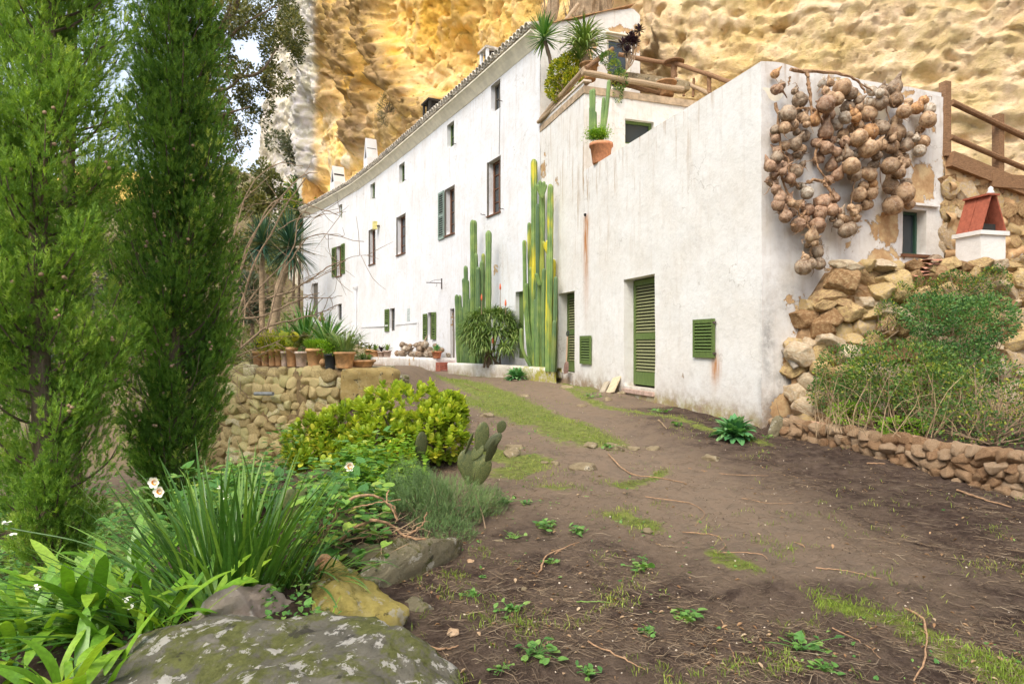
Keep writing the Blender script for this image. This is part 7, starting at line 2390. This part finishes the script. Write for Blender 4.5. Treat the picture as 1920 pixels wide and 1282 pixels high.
clump('narcissus_clump', 'shorter narcissus leaves arching right over the pale pink rock', 'plant', c, 80, .48, .018, 'narcissus', .16, .14, (.5, .9), (.4, 1.7), 80, 'leaf', (.35, -.1), .3, 13, .15, .2)
for k, (px, py, d_, n, L, s_, lab) in enumerate(((60, 1190, 2.75, 30, .46, 21, 'bright strap-leaved clump at the left edge'), (170, 1110, 2.95, 34, .50, 23, 'tallest bright strap-leaved clump left of the narcissus'), (260, 1200, 2.75, 28, .42, 25, 'bright strap-leaved clump spilling over the top of the boulder'), (120, 1270, 2.35, 26, .36, 27, 'lowest bright strap-leaved clump in the bottom left corner'), (370, 1130, 2.95, 18, .38, 29, 'small bright strap-leaved tuft at the foot of the narcissus'), (20, 1120, 3.3, 26, .50, 33, 'bright strap-leaved clump behind the leftmost one'), (240, 1080, 3.5, 24, .46, 35, 'bright strap-leaved clump under the cypress'))):
    c = P(px, py + 30, d_); c[2] = max(float(gz(c[0], c[1])), c[2])
    clump('strap_leaf_clump', lab, 'plant', c, n, L, .050, 'strap', .15, .12, (.65, .85), (.5, 2.0), n, 'leaf', (0, -.05), .4, s_, .12, .25)
c = P(620, 1215, 2.95); c[2] = .08
clump('grass_tuft', 'small bright grass tuft between the yellow rock and the huge boulder', 'grass tuft', c, 22, .26, .012, 'herb', .08, .05, (.5, 1.0), (.3, 1.4), 22, 'blade', (.05, 0), .3, 41)
# narcissus stalks with flowers
pv, pf = T_oval(6, .75, .1)
pet = mesh_of('petal', pv, pf, M['flower_white'], True)
cupv, cupf = lathe([(.001, 0), (.010, .0), (.016, .012), (.018, .016)], 12)
cupm = mesh_of('cup', cupv, cupf, M['flower_orange'], True)
for k, (px, py, d_, base_, n_f, fresh, lab) in enumerate(((297, 913, 3.15, (400, 1150), 2, 1, 'narcissus with two white flowers and orange cups'), (420, 925, 3.3, (440, 1130), 2, 0, 'withered narcissus heads in the middle of the clump'), (20, 990, 2.7, (330, 1110), 2, 0, 'withered narcissus on a long stalk bending to the far left'), (75, 1110, 2.7, (190, 1180), 1, 0, 'withered narcissus head low among the strap leaves'), (245, 1130, 2.8, (330, 1170), 2, 0, 'withered narcissus heads just above the boulder'), (660, 880, 4.6, (600, 1010), 1, 1, 'single white narcissus in front of the jade bush'))):
    top_ = P(px, py, d_); b_ = P(*base_, d_ + .1)
    th = thing('narcissus_flower', lab, 'flower', b_)
    mk('stalk', *tube(spline([b_, (b_ + top_) / 2 + np.array([0, 0, .06]), top_], 12), .0035 if d_ < 4 else .005, 6), M['narcissus'], th)
    for j in range(n_f):
        c_ = top_ + np.array([-.012 + .025 * j, -.01, .022 * (1 - 2 * j) + .005])
        if fresh:
            for m in range(6):
                a_ = m * math.pi / 3
                dd_ = np.array([[math.cos(a_), -.35, math.sin(a_)]])
                inst('petal', pet, c_, frames(dd_, None, (0, -1, 0))[0], .032 if d_ < 4 else .04, th)
            inst('cup', cupm, c_, rot_euler(math.pi / 2, 0, .2), .7 if d_ < 4 else 1.0, th)
        else:
            for m in range(5):
                inst('withered_petal', pet, c_, frames(RNG.normal(size=(1, 3)) * np.array([1, 1, .6]) + np.array([[0, 0, -.4]]))[0], .02, th)

# ------------------------------------------------------------------ the jade bush
jc = [(-1.20, 7.3, .72, .62, .50, .42), (-1.75, 7.4, .52, .60, .45, .38), (-2.25, 7.5, .40, .45, .4, .36), (-.85, 7.2, .55, .40, .4, .36), (-1.35, 7.0, .40, .6, .4, .3), (-2.0, 7.0, .28, .5, .35, .25), (-.75, 7.4, .75, .25, .3, .25)]
th = thing('jade_bush', 'large rounded jade bush with glossy yellow-green leaves in the middle of the bed', 'bush', (-1.5, 7.3, .05))
p_, d, _ = blob_points(jc, 950, .75)
k_ = (p_[:, 2] > .08)
p_, d = p_[k_], d[k_]
n = len(p_)
pos, dr, rn = [], [], []
for q, dd_ in zip(p_, d):
    ax_ = dd_ * .8 + np.array([0, -.35, .5]) + RNG.normal(size=3) * .15
    ax_ /= np.linalg.norm(ax_)
    a_ = np.cross(ax_, [0, 1, .1]); a_ /= np.linalg.norm(a_); b_ = np.cross(ax_, a_)
    m = RNG.integers(8, 14)
    t0_ = RNG.random() * 6.28; cr_ = np.clip(RNG.random() * .55 + .35 * (q[2] > .6) + .1, 0, .95)
    for j in range(m):
        an = t0_ + j * 2.4
        fl = .55 + .9 * (j / m)
        pos.append(q - ax_ * .035 * (j / m)); dr.append(a_ * math.cos(an) * fl + b_ * math.sin(an) * fl + ax_ * (1.0 - .75 * j / m)); rn.append(np.clip(cr_ + RNG.normal() * .1 - .15 * j / m, 0, .98))
pos = np.array(pos)
scatter(th, 'leaf', [T_oval(8, .62, .25), T_oval(8, .52, .35)], M['jade'], pos, np.array(dr), RNG.uniform(.058, .096, len(pos)), None, 290, 'foliage', np.array(rn), True)
st_ = []
for k in range(46):
    e = p_[RNG.integers(0, n)]
    b_ = np.array([np.clip(e[0] + RNG.normal() * .15, -2.2, -.7), 7.35 + RNG.normal() * .1, .02])
    st_.append(tube(spline([b_, (b_ + e) / 2 + RNG.normal(size=3) * .08, e], 8), np.linspace(.028, .008, 8), 6, False))
mk('stems', *join(st_), M['bark'], th, kind='stuff')

# ------------------------------------------------------------------ prickly pears
padv, padf = lathe([(.001, 0), (.16, .04), (.36, .22), (.50, .55), (.52, .75), (.42, 1.0), (.22, 1.15), (.001, 1.2)], 20)
padv = padv * np.array([1, .11, 1])
padm = mesh_of('pad', padv, padf, M['pear'], True)
def pads(name, label, d_, lst, base):
    th = thing(name, label, 'cactus', base)
    for (x0, y0, x1, y1, wf, yaw) in lst:
        a, b = P(x0, y0, d_), P(x1, y1, d_)
        ax_ = b - a; L = np.linalg.norm(ax_); ax_ /= L
        nrm = np.array([math.sin(yaw), -math.cos(yaw), 0]); nrm = nrm - ax_ * (nrm @ ax_); nrm /= np.linalg.norm(nrm)
        s = np.cross(nrm, ax_)
        inst('pad', padm, a - np.array([0, .02 * abs(yaw), 0]), np.stack([-s, nrm, ax_], 1), (L / 1.2 * wf * .66, L / 1.2, L / 1.2), th)
    return th
pads('prickly_pear', 'leggy prickly pear of dark oval pads leaning over the path edge', 6.0, [(885, 905, 872, 842, 1.1, .2), (880, 900, 910, 852, 1.0, -.1), (895, 910, 916, 858, .9, .4), (884, 862, 904, 832, 1.05, -.3), (898, 850, 908, 790, .8, .2), (906, 845, 940, 812, .75, -.2), (936, 812, 944, 788, 1.25, .1), (912, 868, 930, 822, .75, .6), (872, 850, 888, 810, .45, 1.1), (890, 912, 905, 872, .8, .2), (876, 910, 884, 880, 1.1, 0)], (-.42, 6.0, .13))
pads('prickly_pear', 'two narrow prickly pear pads standing before the jade bush', 6.1, [(788, 865, 792, 808, .75, .5), (785, 900, 788, 858, .7, .4)], (-.85, 6.1, .1))
pads('prickly_pear', 'low prickly pear pads half hidden behind the narcissus', 4.4, [(548, 975, 545, 915, .9, .3), (556, 950, 572, 905, .9, -.3), (560, 980, 556, 940, 1.1, .1)], (-1.5, 4.4, .1))

# ------------------------------------------------------------------ rosemary, ivy, trefoil
cs = [(-.72, 5.1, .26, .28, .28, .26), (-.45, 5.2, .22, .26, .26, .22), (-.24, 5.45, .16, .20, .22, .15), (-.85, 5.3, .36, .22, .22, .20), (-.55, 4.85, .10, .28, .2, .13)]
th = thing('rosemary_bush', 'feathery grey-green rosemary bush at the edge of the path', 'bush', (-.55, 5.15, .06))
p_, d, _ = blob_points(cs, 4600, .2)
base_ = np.array([-.6, 5.2, 0])
dirs = (p_ - base_) * .6 + np.array([0, -.1, .55]) + rdir(len(p_)) * .35
def T_sprig(n=16, seed=0):
    rs = np.random.default_rng(seed); v, f = [], []
    for k in range(n):
        t_ = k / n; a_ = rs.random() * 6.28
        b_ = np.array([0, t_ * .85, 0]); d_ = np.array([math.cos(a_) * .75, .65, math.sin(a_) * .75]) * .22
        s = np.cross(d_, [0, 1, 0]); s /= np.linalg.norm(s); i = len(v)
        v += [b_ - s * .012, b_ + s * .012, b_ + d_]; f.append([i, i + 1, i + 2])
    i = len(v); v += [[-.01, 0, 0], [.01, 0, 0], [0, .95, 0]]; f.append([i, i + 1, i + 2])
    return np.array(v), np.array(f)
scatter(th, 'sprig', [T_sprig(16, s_) for s_ in range(4)], M['rosemary'], p_, dirs, RNG.uniform(.06, .12, len(p_)), RNG.random(len(p_)) * 6.28, 0, 'foliage', np.clip(.4 + .5 * fbm(p_ * 4, 3, 5) + RNG.normal(size=len(p_)) * .2, 0, .98))
st_ = []
for k in range(60):
    e = p_[RNG.integers(0, len(p_))]; b_ = base_ + RNG.normal(size=3) * np.array([.22, .12, .02])
    st_.append(tube(spline([b_, (b_ + e) / 2 + RNG.normal(size=3) * .05, e], 6), [.007, .006, .005, .004, .003, .002], 4, False))
mk('stems', *join(st_), M['twig'], th, kind='stuff')

def ground_leaves(name, label, cat, px0, px1, py0, py1, d0, d1, n, size, tm, mat, ind, hgt=.1, group=None, keepf=None):
    """leaves held a little above the soil over a patch seen between these columns and rows"""
    xs, ys = [], []
    while len(xs) < n:
        px = RNG.uniform(px0, px1); d_ = RNG.uniform(d0, d1)
        xs.append((px - 960) / FPX * d_); ys.append(d_)
    xs, ys = np.array(xs), np.array(ys)
    zs = gz(xs, ys) + hgt * RNG.random(n) * (1 + .8 * fbm(np.stack([xs * 1.6, ys * 1.6, 0 * xs], 1), 2, 4))
    p_ = np.stack([xs, ys, zs], 1)
    k_ = fbm(p_ * 1.3, 3, 45) > -.32
    p_ = p_[k_]
    c_ = p_.mean(0)
    th = thing(name, label, cat, (c_[0], c_[1], float(gz(c_[0], c_[1]))), group)
    d_ = rdir(len(p_)) * np.array([1, 1, .35]) + np.array([0, -.35, .1])
    scatter(th, 'leaf', tm, M[mat], p_, d_, size * RNG.uniform(.5, 1.25, len(p_)), None, ind, 'foliage', None)
    return th
ground_leaves('ivy', 'patch of green ivy with heart-shaped leaves behind the narcissus', 'ivy', 560, 730, 0, 0, 3.9, 6.3, 1500, .075, [T_heart(1.0), T_heart(.85)], 'ivy', 280, .32)
ground_leaves('wood_sorrel', 'bright trefoil ground cover under the jade bush', 'ground cover', 640, 800, 0, 0, 5.2, 6.9, 2200, .04, [T_heart(1.2)], 'herb', 120, .26)
ground_leaves('ivy', 'ivy trailing down the slope towards the retaining wall', 'ivy', 330, 560, 0, 0, 5.0, 9.5, 2400, .07, [T_heart(1.0)], 'ivy', 150, .40)
gc_ = ground_leaves('garden_undergrowth', 'leafy undergrowth covering the lower garden beneath the cypresses', 'ground cover', -200, 480, 0, 0, 4.2, 11.0, 9000, .075, [T_leaf(.5), T_heart(.9)], 'weed', 200, .35)
ground_leaves('bed_weeds', 'low weeds and seedlings among the strap leaves', 'ground cover', 0, 640, 0, 0, 2.5, 4.4, 2600, .035, [T_leaf(.6), T_heart(.9)], 'weed', 120, .16)
ground_leaves('garden_undergrowth', 'grass and low leaves on the terrace behind the flower pots', 'ground cover', 380, 690, 0, 0, 13.2, 19.0, 3500, .14, [T_leaf(.3), T_leaf(.5)], 'scrub', 60, .5)
# dead vine stems looping over the bed edge
for k, (pts, r, lab) in enumerate((([(600, 1020), (625, 975), (660, 935), (705, 930), (735, 955), (745, 975)], .010, 'upper loop of dead vine over the bed edge'), ([(620, 1045), (650, 1000), (700, 975), (735, 985), (760, 1005), (800, 1010)], .011, 'lower thick loop of dead vine over the bed edge'), ([(745, 975), (738, 950), (725, 940), (728, 918)], .006, 'dead vine tip sticking up from the upper loop'), ([(640, 960), (690, 945), (750, 935)], .005, 'thin straight dead stem behind the loops'), ([(590, 1060), (600, 1000), (620, 960), (640, 930)], .006, 'dead stem rising left of the loops'), ([(760, 1005), (790, 985), (800, 960)], .006, 'dead twig poking into the rosemary'), ([(650, 1010), (700, 1005), (745, 1000)], .005, 'thin dead stem under the lower loop'))):
    q = spline([P(a, b, 4.15 + .05 * math.sin(i * 2 + k)) for i, (a, b) in enumerate(pts)], 22) + .003 * RNG.normal(size=(22, 3))
    mk('dead_vine', *tube(q, r * np.linspace(1.15, .6, 22), 7, True, .12), M['dead_vine'], label=lab, cat='vine')
tw_ = []
for k in range(150):
    a = P(RNG.uniform(580, 780), RNG.uniform(980, 1075), RNG.uniform(4.0, 4.6))
    a[2] = max(a[2], float(gz(a[0], a[1])))
    e = a + np.array([RNG.normal() * .12, RNG.normal() * .1, RNG.uniform(-.03, .12)])
    tw_.append(tube(spline([a, (a + e) / 2 + RNG.normal(size=3) * .02, e], 4), [.003, .003, .002, .001], 4, False))
mk('dry_twigs', *join(tw_), M['straw'], kind='stuff')

# ------------------------------------------------------------------ broad-leaved weeds and shrubs
def broad(label, c, n, L, w, mat, seed=0, group=None, name='mullein_plant'):
    th = thing(name, label, 'plant', c, group)
    rs = np.random.default_rng(seed)
    az = np.arange(n) * 2.4 + rs.normal(size=n) * .3; t_ = (np.arange(n) + .5) / n
    el = 1.35 - 1.25 * t_ + rs.normal(size=n) * .1
    d_ = np.stack([np.cos(az) * np.cos(el), np.sin(az) * np.cos(el), np.sin(el)], 1)
    scatter(th, 'leaf', [T_blade(7, w / L, b, .35, .05, .3, .5) for b in (.5, .9, 1.3)], M[mat], np.array(c) + d_ * .02 + np.array([0, 0, .02]), d_, L * rs.uniform(.7, 1.1, n), None, n, 'foliage', None, True)
    return th
p_ = on(1383, 828); broad('broad-leaved grey-green plant at the wall foot left of the annexe corner', p_ + np.array([0, .12, 0]), 95, .32, .11, 'mullein', 3)
p_ = on(968, 712); broad('broad-leaved green plant in front of the planter', p_, 70, .38, .12, 'mullein', 5)
def weed(px, py, s, label, seed, mat='weed'):
    p_ = on(px, py); rs = np.random.default_rng(seed)
    th = thing('weed', label, 'weed', p_, 'weeds on the path')
    n = rs.integers(14, 26)
    q = p_ + rs.normal(size=(n, 3)) * np.array([s * .55, s * .55, 0]) + np.array([0, 0, 1])[None] * (rs.random((n, 1)) * s * .45 + .004)
    d_ = rdir(n) * np.array([1, 1, .3]) + np.array([0, 0, .35])
    scatter(th, 'leaf', [T_leaf(.6, .1, -.1), T_heart(.9)], M[mat], q, d_, s * rs.uniform(.3, .6, n), None, n)
    st_ = [tube(spline([p_ + np.array([0, 0, -.003]), (p_ + a_) / 2 + np.array([0, 0, s * .1]), a_], 4), .0018, 4, False) for a_ in q]
    mk('stems', *join(st_), M[mat], th, kind='stuff')
for k, (px, py, s, lab) in enumerate(((1010, 1235, .09, 'lush little weed near the bottom centre'), (1290, 1145, .10, 'leafy weed right of centre on the dark soil'), (940, 1265, .05, 'pale cut leaf weed at the bottom edge'), (955, 1150, .08, 'spreading weed left of centre on the dark soil'), (885, 1120, .05, 'two-leaved seedling near the slab'), (1205, 1072, .09, 'round-leaved weed above the leafy one'), (1082, 1005, .11, 'bright weed in the middle of the littered soil'), (1020, 995, .11, 'dark green weed left of the bright one'), (1500, 1215, .10, 'weed on the lower right of the path'), (1215, 1185, .06, 'yellowing seedling on the dark soil'), (1140, 842, .10, 'weed growing between the rocks across the path'), (950, 950, .08, 'yellow-green weed right of the rosemary'), (990, 950, .06, 'flat grey-green weed right of the rosemary'), (1035, 1060, .05, 'tiny weed under the dark green one'), (965, 1012, .06, 'pale star-leaved weed right of the rosemary stems'), (1235, 775, .14, 'weed by the wall below the door'), (1110, 745, .16, 'leafy weed below the shovel and vent'), (1270, 800, .10, 'weed in the moss strip by the wall'), (1545, 1255, .07, 'small weed near the lower right corner of the path'), (1105, 1270, .07, 'small weed at the bottom edge, right of centre'), (905, 1085, .03, 'single green shoot near the slab'), (1440, 822, .08, 'weed by the annexe corner'))):
    weed(px, py, s, lab, 500 + k)
# shrubs of the right-hand bed
bc = lambda px, py, d_, rx, rz, ry=.4: (*P(px, py, d_), rx, ry, rz)
def shrub(label, base, cs, n, sz, mat, ind, stems, clump_=.0, holes=.0, tm=None):
    return bush('shrub', label, 'shrub', base, cs, int(n * 1.9), sz * .66, mat, tm or [T_leaf(.5), T_leaf(.65)], 'shrubs in the right-hand bed', clump_, stems, 'twig', .008, ind, 'leaf', .6, holes)
shrub('dense dark green shrub high against the right part of the rubble wall', P(1780, 770, 8.3), [bc(1790, 620, 8.3, .55, .50), bc(1850, 600, 8.2, .35, .35), bc(1800, 680, 8.2, .5, .3), bc(1740, 590, 8.3, .3, .3)], 5200, .05, 'shrub_dark', 160, 30)
shrub('wispy yellow-green shrub in the middle of the right-hand bed', P(1700, 790, 7.9), [bc(1700, 700, 7.9, .75, .45), bc(1760, 740, 7.6, .6, .38), bc(1640, 720, 8.1, .5, .38)], 3600, .055, 'shrub', 200, 46)
shrub('thin straggly shrub at the left end of the right-hand bed', P(1590, 770, 8.4), [bc(1590, 700, 8.5, .45, .42), bc(1560, 740, 8.5, .3, .25)], 1500, .05, 'shrub', 120, 34)
shrub('tangled half-dry shrub overhanging the right end of the low wall', P(1850, 830, 6.9), [bc(1850, 740, 7.0, .55, .45), bc(1900, 780, 6.8, .4, .40), bc(1800, 790, 7.0, .4, .25)], 1700, .05, 'shrub', 120, 60)
shrub('small leafy sprig climbing the rubble wall below the dark window', P(1665, 620, 8.8), [bc(1665, 590, 8.8, .18, .22, .15), bc(1690, 560, 8.85, .12, .25, .12), bc(1640, 640, 8.7, .15, .15, .12)], 700, .04, 'shrub', 80, 12, holes=-.5)
shrub('upright light green sprigs in front of the little chimney', P(1790, 560, 8.6), [bc(1790, 540, 8.6, .28, .25, .2), bc(1830, 545, 8.6, .22, .2, .2), bc(1865, 530, 8.7, .2, .25, .2), bc(1730, 545, 8.8, .15, .2, .2)], 1500, .045, 'shrub', 80, 24, holes=-.3)
shrub('low pale weed hanging over the middle of the low wall', P(1600, 790, 8.1), [bc(1600, 775, 8.0, .35, .15, .2), bc(1690, 800, 7.4, .3, .12, .2)], 900, .045, 'herb', 80, 10)
tw_ = []
for k in range(170):
    a = P(RNG.uniform(1530, 1930), RNG.uniform(740, 830), RNG.uniform(6.8, 8.6)); a[2] = .55
    e = a + np.array([RNG.normal() * .25, RNG.normal() * .15, RNG.uniform(.15, .8)])
    tw_.append(tube(spline([a, (a + e) / 2 + RNG.normal(size=3) * .07, e], 6), [.005, .0045, .004, .003, .003, .002], 4, False))
mk('dry_stems', *join(tw_), M['straw'], kind='stuff')
# pipe poking out of the broken plaster
nh = side_pt(1490, 672, .0)
mk('broken_pipe', *tube([side_pt(1470, 655, .02), side_pt(1493, 690, .22)], .045, 12), simple('grey_clay_pipe', (.30, .26, .21), .8, .3, 12, bump=.3), label='short grey pipe end sticking out of a hole in the annexe side wall', cat='pipe')

# ------------------------------------------------------------------ grass, litter
def scatter_ground(n, px0, px1, d0, d1, f=None):
    px = RNG.uniform(px0, px1, n); d_ = d0 * (d1 / d0) ** RNG.random(n)
    x_ = (px - 960) / FPX * d_; y_ = d_
    if f is not None:
        w_ = f(x_, y_); k_ = RNG.random(n) < w_
        x_, y_ = x_[k_], y_[k_]
    return x_, y_, gz(x_, y_)
def gfun(x_, y_):
    g_ = green_mask(x_, y_) + 1.1 * fbm(np.stack([x_ * 3.2, y_ * 3.2, 0 * x_], 1), 5, 61, .75)
    return np.clip((g_ - .32) * 1.3, 0, 1) * np.clip(3.5 / y_, .25, 1) ** .2
x_, y_, z_ = scatter_ground(230000, 700, 1960, 2.6, 18, gfun)
n = len(x_)
pos = np.stack([x_, y_, z_ + rough_at(x_, y_)], 1)
scatter(None, 'grass', [T_blade(2, .11, .6, .1), T_blade(2, .09, 1.2, .1)], M['grass'], pos, rdir(n) * .6 + np.array([0, 0, .8]), RNG.uniform(.010, .042, n) * (1 + .05 * y_), None, 0, 'grass', np.clip(.5 + .5 * fbm(pos * 2.5, 3, 62) + RNG.normal(size=n) * .15, 0, .98))['kind'] = 'stuff'
# seedlings and clover thinly everywhere
x_, y_, z_ = scatter_ground(9000, 720, 1960, 2.5, 14, lambda a, b: np.clip(.10 + .9 * green_mask(a, b) + .9 * fbm(np.stack([a * 1.3, b * 1.3, 0 * a], 1), 4, 63, .7) - .1 * a, 0, 1) * .5)
n = len(x_)
scatter(None, 'seedlings', [T_heart(.9), T_leaf(.5)], M['weed'], np.stack([x_, y_, z_ + rough_at(x_, y_) + .006], 1), rdir(n) * np.array([1, 1, .3]) + np.array([0, 0, .3]), RNG.uniform(.008, .024, n) * (1 + .04 * y_), None, 0, 'seedlings')['kind'] = 'stuff'
# needle and straw litter
def litter(name, n, px0, px1, d0, d1, L, r, mat, f=None, curl=.2):
    x_, y_, z_ = scatter_ground(n, px0, px1, d0, d1, f)
    z_ = z_ + rough_at(x_, y_)
    m = len(x_)
    a = RNG.random(m) * 6.28
    l_ = L * RNG.uniform(.35, 1.3, m)
    k = 4
    vs = []
    for i in range(k):
        t_ = i / (k - 1) - .5
        cx = x_ + np.cos(a + curl * t_ * RNG.normal(size=m)) * l_ * t_
        cy = y_ + np.sin(a + curl * t_ * RNG.normal(size=m)) * l_ * t_
        cz = z_ + .003 + .004 * RNG.random(m) + (.012 * (RNG.random(m) < .15)) * (i % 2)
        w_ = r * (1 - abs(t_) * .8)
        vs.append(np.stack([cx - np.sin(a) * w_, cy + np.cos(a) * w_, cz], 1))
        vs.append(np.stack([cx + np.sin(a) * w_, cy - np.cos(a) * w_, cz], 1))
        vs.append(np.stack([cx, cy, cz + w_ * 1.5], 1))
    v = np.stack(vs, 1).reshape(-1, 3)
    f_ = []
    for i in range(k - 1):
        o_ = 3 * i
        f_ += [[o_, o_ + 3, o_ + 5, o_ + 2], [o_ + 2, o_ + 5, o_ + 4, o_ + 1]]
    f_ = np.array(f_)[None] + (np.arange(m) * 3 * k)[:, None, None]
    return mk(name, v, f_.reshape(-1, 4), M[mat], None, False, {'rnd': np.repeat(RNG.random(m), 3 * k)}, kind='stuff')
dens = lambda x_, y_: np.clip(.95 - .9 * np.exp(-((x_ - np.interp(y_, [3, 6, 9], [2.1, 1.6, .8])) / 1.0) ** 2) * (y_ > 3.6), .08, 1) * np.clip(.35 + 1.6 * fbm(np.stack([x_ * 1.7, y_ * 1.7, 0 * x_], 1), 3, 64), .08, 1)
litter('needle_litter', 26000, 740, 1960, 2.3, 9.5, .060, .0009, 'needle', dens, 1.1)
litter('fine_twig_litter', 4200, 740, 1960, 2.3, 10.5, .15, .0016, 'needle', dens, 1.4)
litter('dark_twig_litter', 4200, 740, 1960, 2.3, 10.5, .14, .0020, 'bark', None, 1.2)
x_, y_, z_ = scatter_ground(2600, 720, 1960, 2.3, 12, lambda a, b: dens(a, b) * .8 + .15)
n = len(x_)
scatter(None, 'leaf_litter', [T_leaf(.55, .25, .2), T_leaf(.3, .2, -.1)], M['dry_leaf'], np.stack([x_, y_, z_ + rough_at(x_, y_) + .004], 1), rdir(n) * np.array([1, 1, .15]) + np.array([0, 0, .06]), RNG.uniform(.015, .04, n), None, 0, 'leaf_litter')['kind'] = 'stuff'
# crumbs of soil and small stones
x_, y_, z_ = scatter_ground(6000, 700, 1960, 2.3, 10, lambda a, b: np.clip(.4 + fbm(np.stack([a * 2, b * 2, 0 * a], 1), 3, 66), .05, 1))
n = len(x_)
cv, cf = ico(1)
cv2 = cv * (1 + .3 * fbm(cv * 2, 2, 3))[:, None] * np.array([1, .8, .6])
scatter(None, 'soil_crumbs', [(cv2, cf)], simple('soil_crumb', (.085, .056, .038), .95, .5, 14), np.stack([x_, y_, z_ + rough_at(x_, y_) + .001], 1), rdir(n), RNG.uniform(.002, .007, n) * (1 + .6 * (RNG.random(n) < .1)), None, 0, 'soil_crumbs')['kind'] = 'stuff'
x_, y_, z_ = scatter_ground(420, 860, 1960, 2.6, 12)
n = len(x_)
scatter(None, 'pebbles', [(cv2, cf)], simple('pale_pebble', (.50, .42, .32), .9, .4, 14), np.stack([x_, y_, z_ + rough_at(x_, y_) + .001], 1), rdir(n), RNG.uniform(.004, .010, n), None, 0, 'pebbles')['kind'] = 'stuff'
# single sticks
for k, (pts, r, lab) in enumerate((([(1140, 855), (1180, 880), (1240, 890), (1283, 905)], .012, 'long dry strip lying across the path right of the bedrock hump'), ([(1290, 882), (1360, 892), (1440, 893)], .008, 'thin straight stick in the dark soil right of the path'), ([(1210, 930), (1290, 942), (1320, 962), (1305, 985)], .007, 'thin twig curving on the path'), ([(1010, 1078), (1025, 1050), (1060, 1035), (1085, 1022)], .009, 'forked dark stick at the edge of the littered soil'), ([(1040, 1046), (1060, 1035)], .006, 'short side twig of the forked stick'), ([(765, 1225), (830, 1228), (860, 1222)], .010, 'dark stick end beside the huge boulder'), ([(775, 1218), (800, 1250), (840, 1275)], .010, 'dark bent stick beside the huge boulder'), ([(1280, 995), (1340, 1010), (1360, 1030), (1345, 1045)], .006, 'thin twig below the grass patch on the path'), ([(1340, 1042), (1420, 1048), (1440, 1060)], .006, 'thin root in the soil, lower middle'), ([(1490, 1025), (1510, 1040), (1500, 1028)], .006, 'short curled twig in the bare path'), ([(1530, 1075), (1590, 1082), (1650, 1095)], .006, 'long straight twig on the bare path'), ([(1700, 1140), (1735, 1165), (1735, 1230), (1715, 1272)], .010, 'curved brown twig at the lower right'), ([(1795, 920), (1840, 940), (1895, 955)], .018, 'dry curled palm strip below the low wall'), ([(1625, 870), (1660, 873)], .014, 'short pale strip near the low wall'), ([(1235, 792), (1250, 812)], .018, 'pale broken piece of wood in the weeds by the wall'), ([(870, 722), (905, 733)], .010, 'pale cane on the grass near the planter'), ([(890, 728), (935, 740)], .007, 'thin cane on the grass near the planter'), ([(1100, 1215), (1160, 1240), (1210, 1262)], .007, 'root across the bottom of the soil'), ([(1350, 1150), (1375, 1215), (1385, 1245)], .005, 'thin curling root right of the leafy weed'), ([(1390, 940), (1450, 950), (1520, 948)], .005, 'thin straw on the bare path'), ([(1080, 1135), (1120, 1136), (1145, 1136)], .006, 'green stalk lying on the dark soil'), ([(1560, 1170), (1620, 1200), (1650, 1235)], .005, 'pale dry stalk at the lower right'))):
    g_ = [on(a, b) + np.array([0, 0, .008 + r * .5]) for a, b in pts]
    q = spline(g_, 16) + .004 * RNG.normal(size=(16, 3)) * np.array([1, 1, .3])
    mk('stick', *tube(q, r * .6 * np.linspace(1.1, .5, 16), 6, True, .15), M['dead_vine'] if k not in (14, 15, 16, 20) else (M['straw'] if k != 20 else M['weed']), label=lab, cat='stick', group='sticks lying on the path')
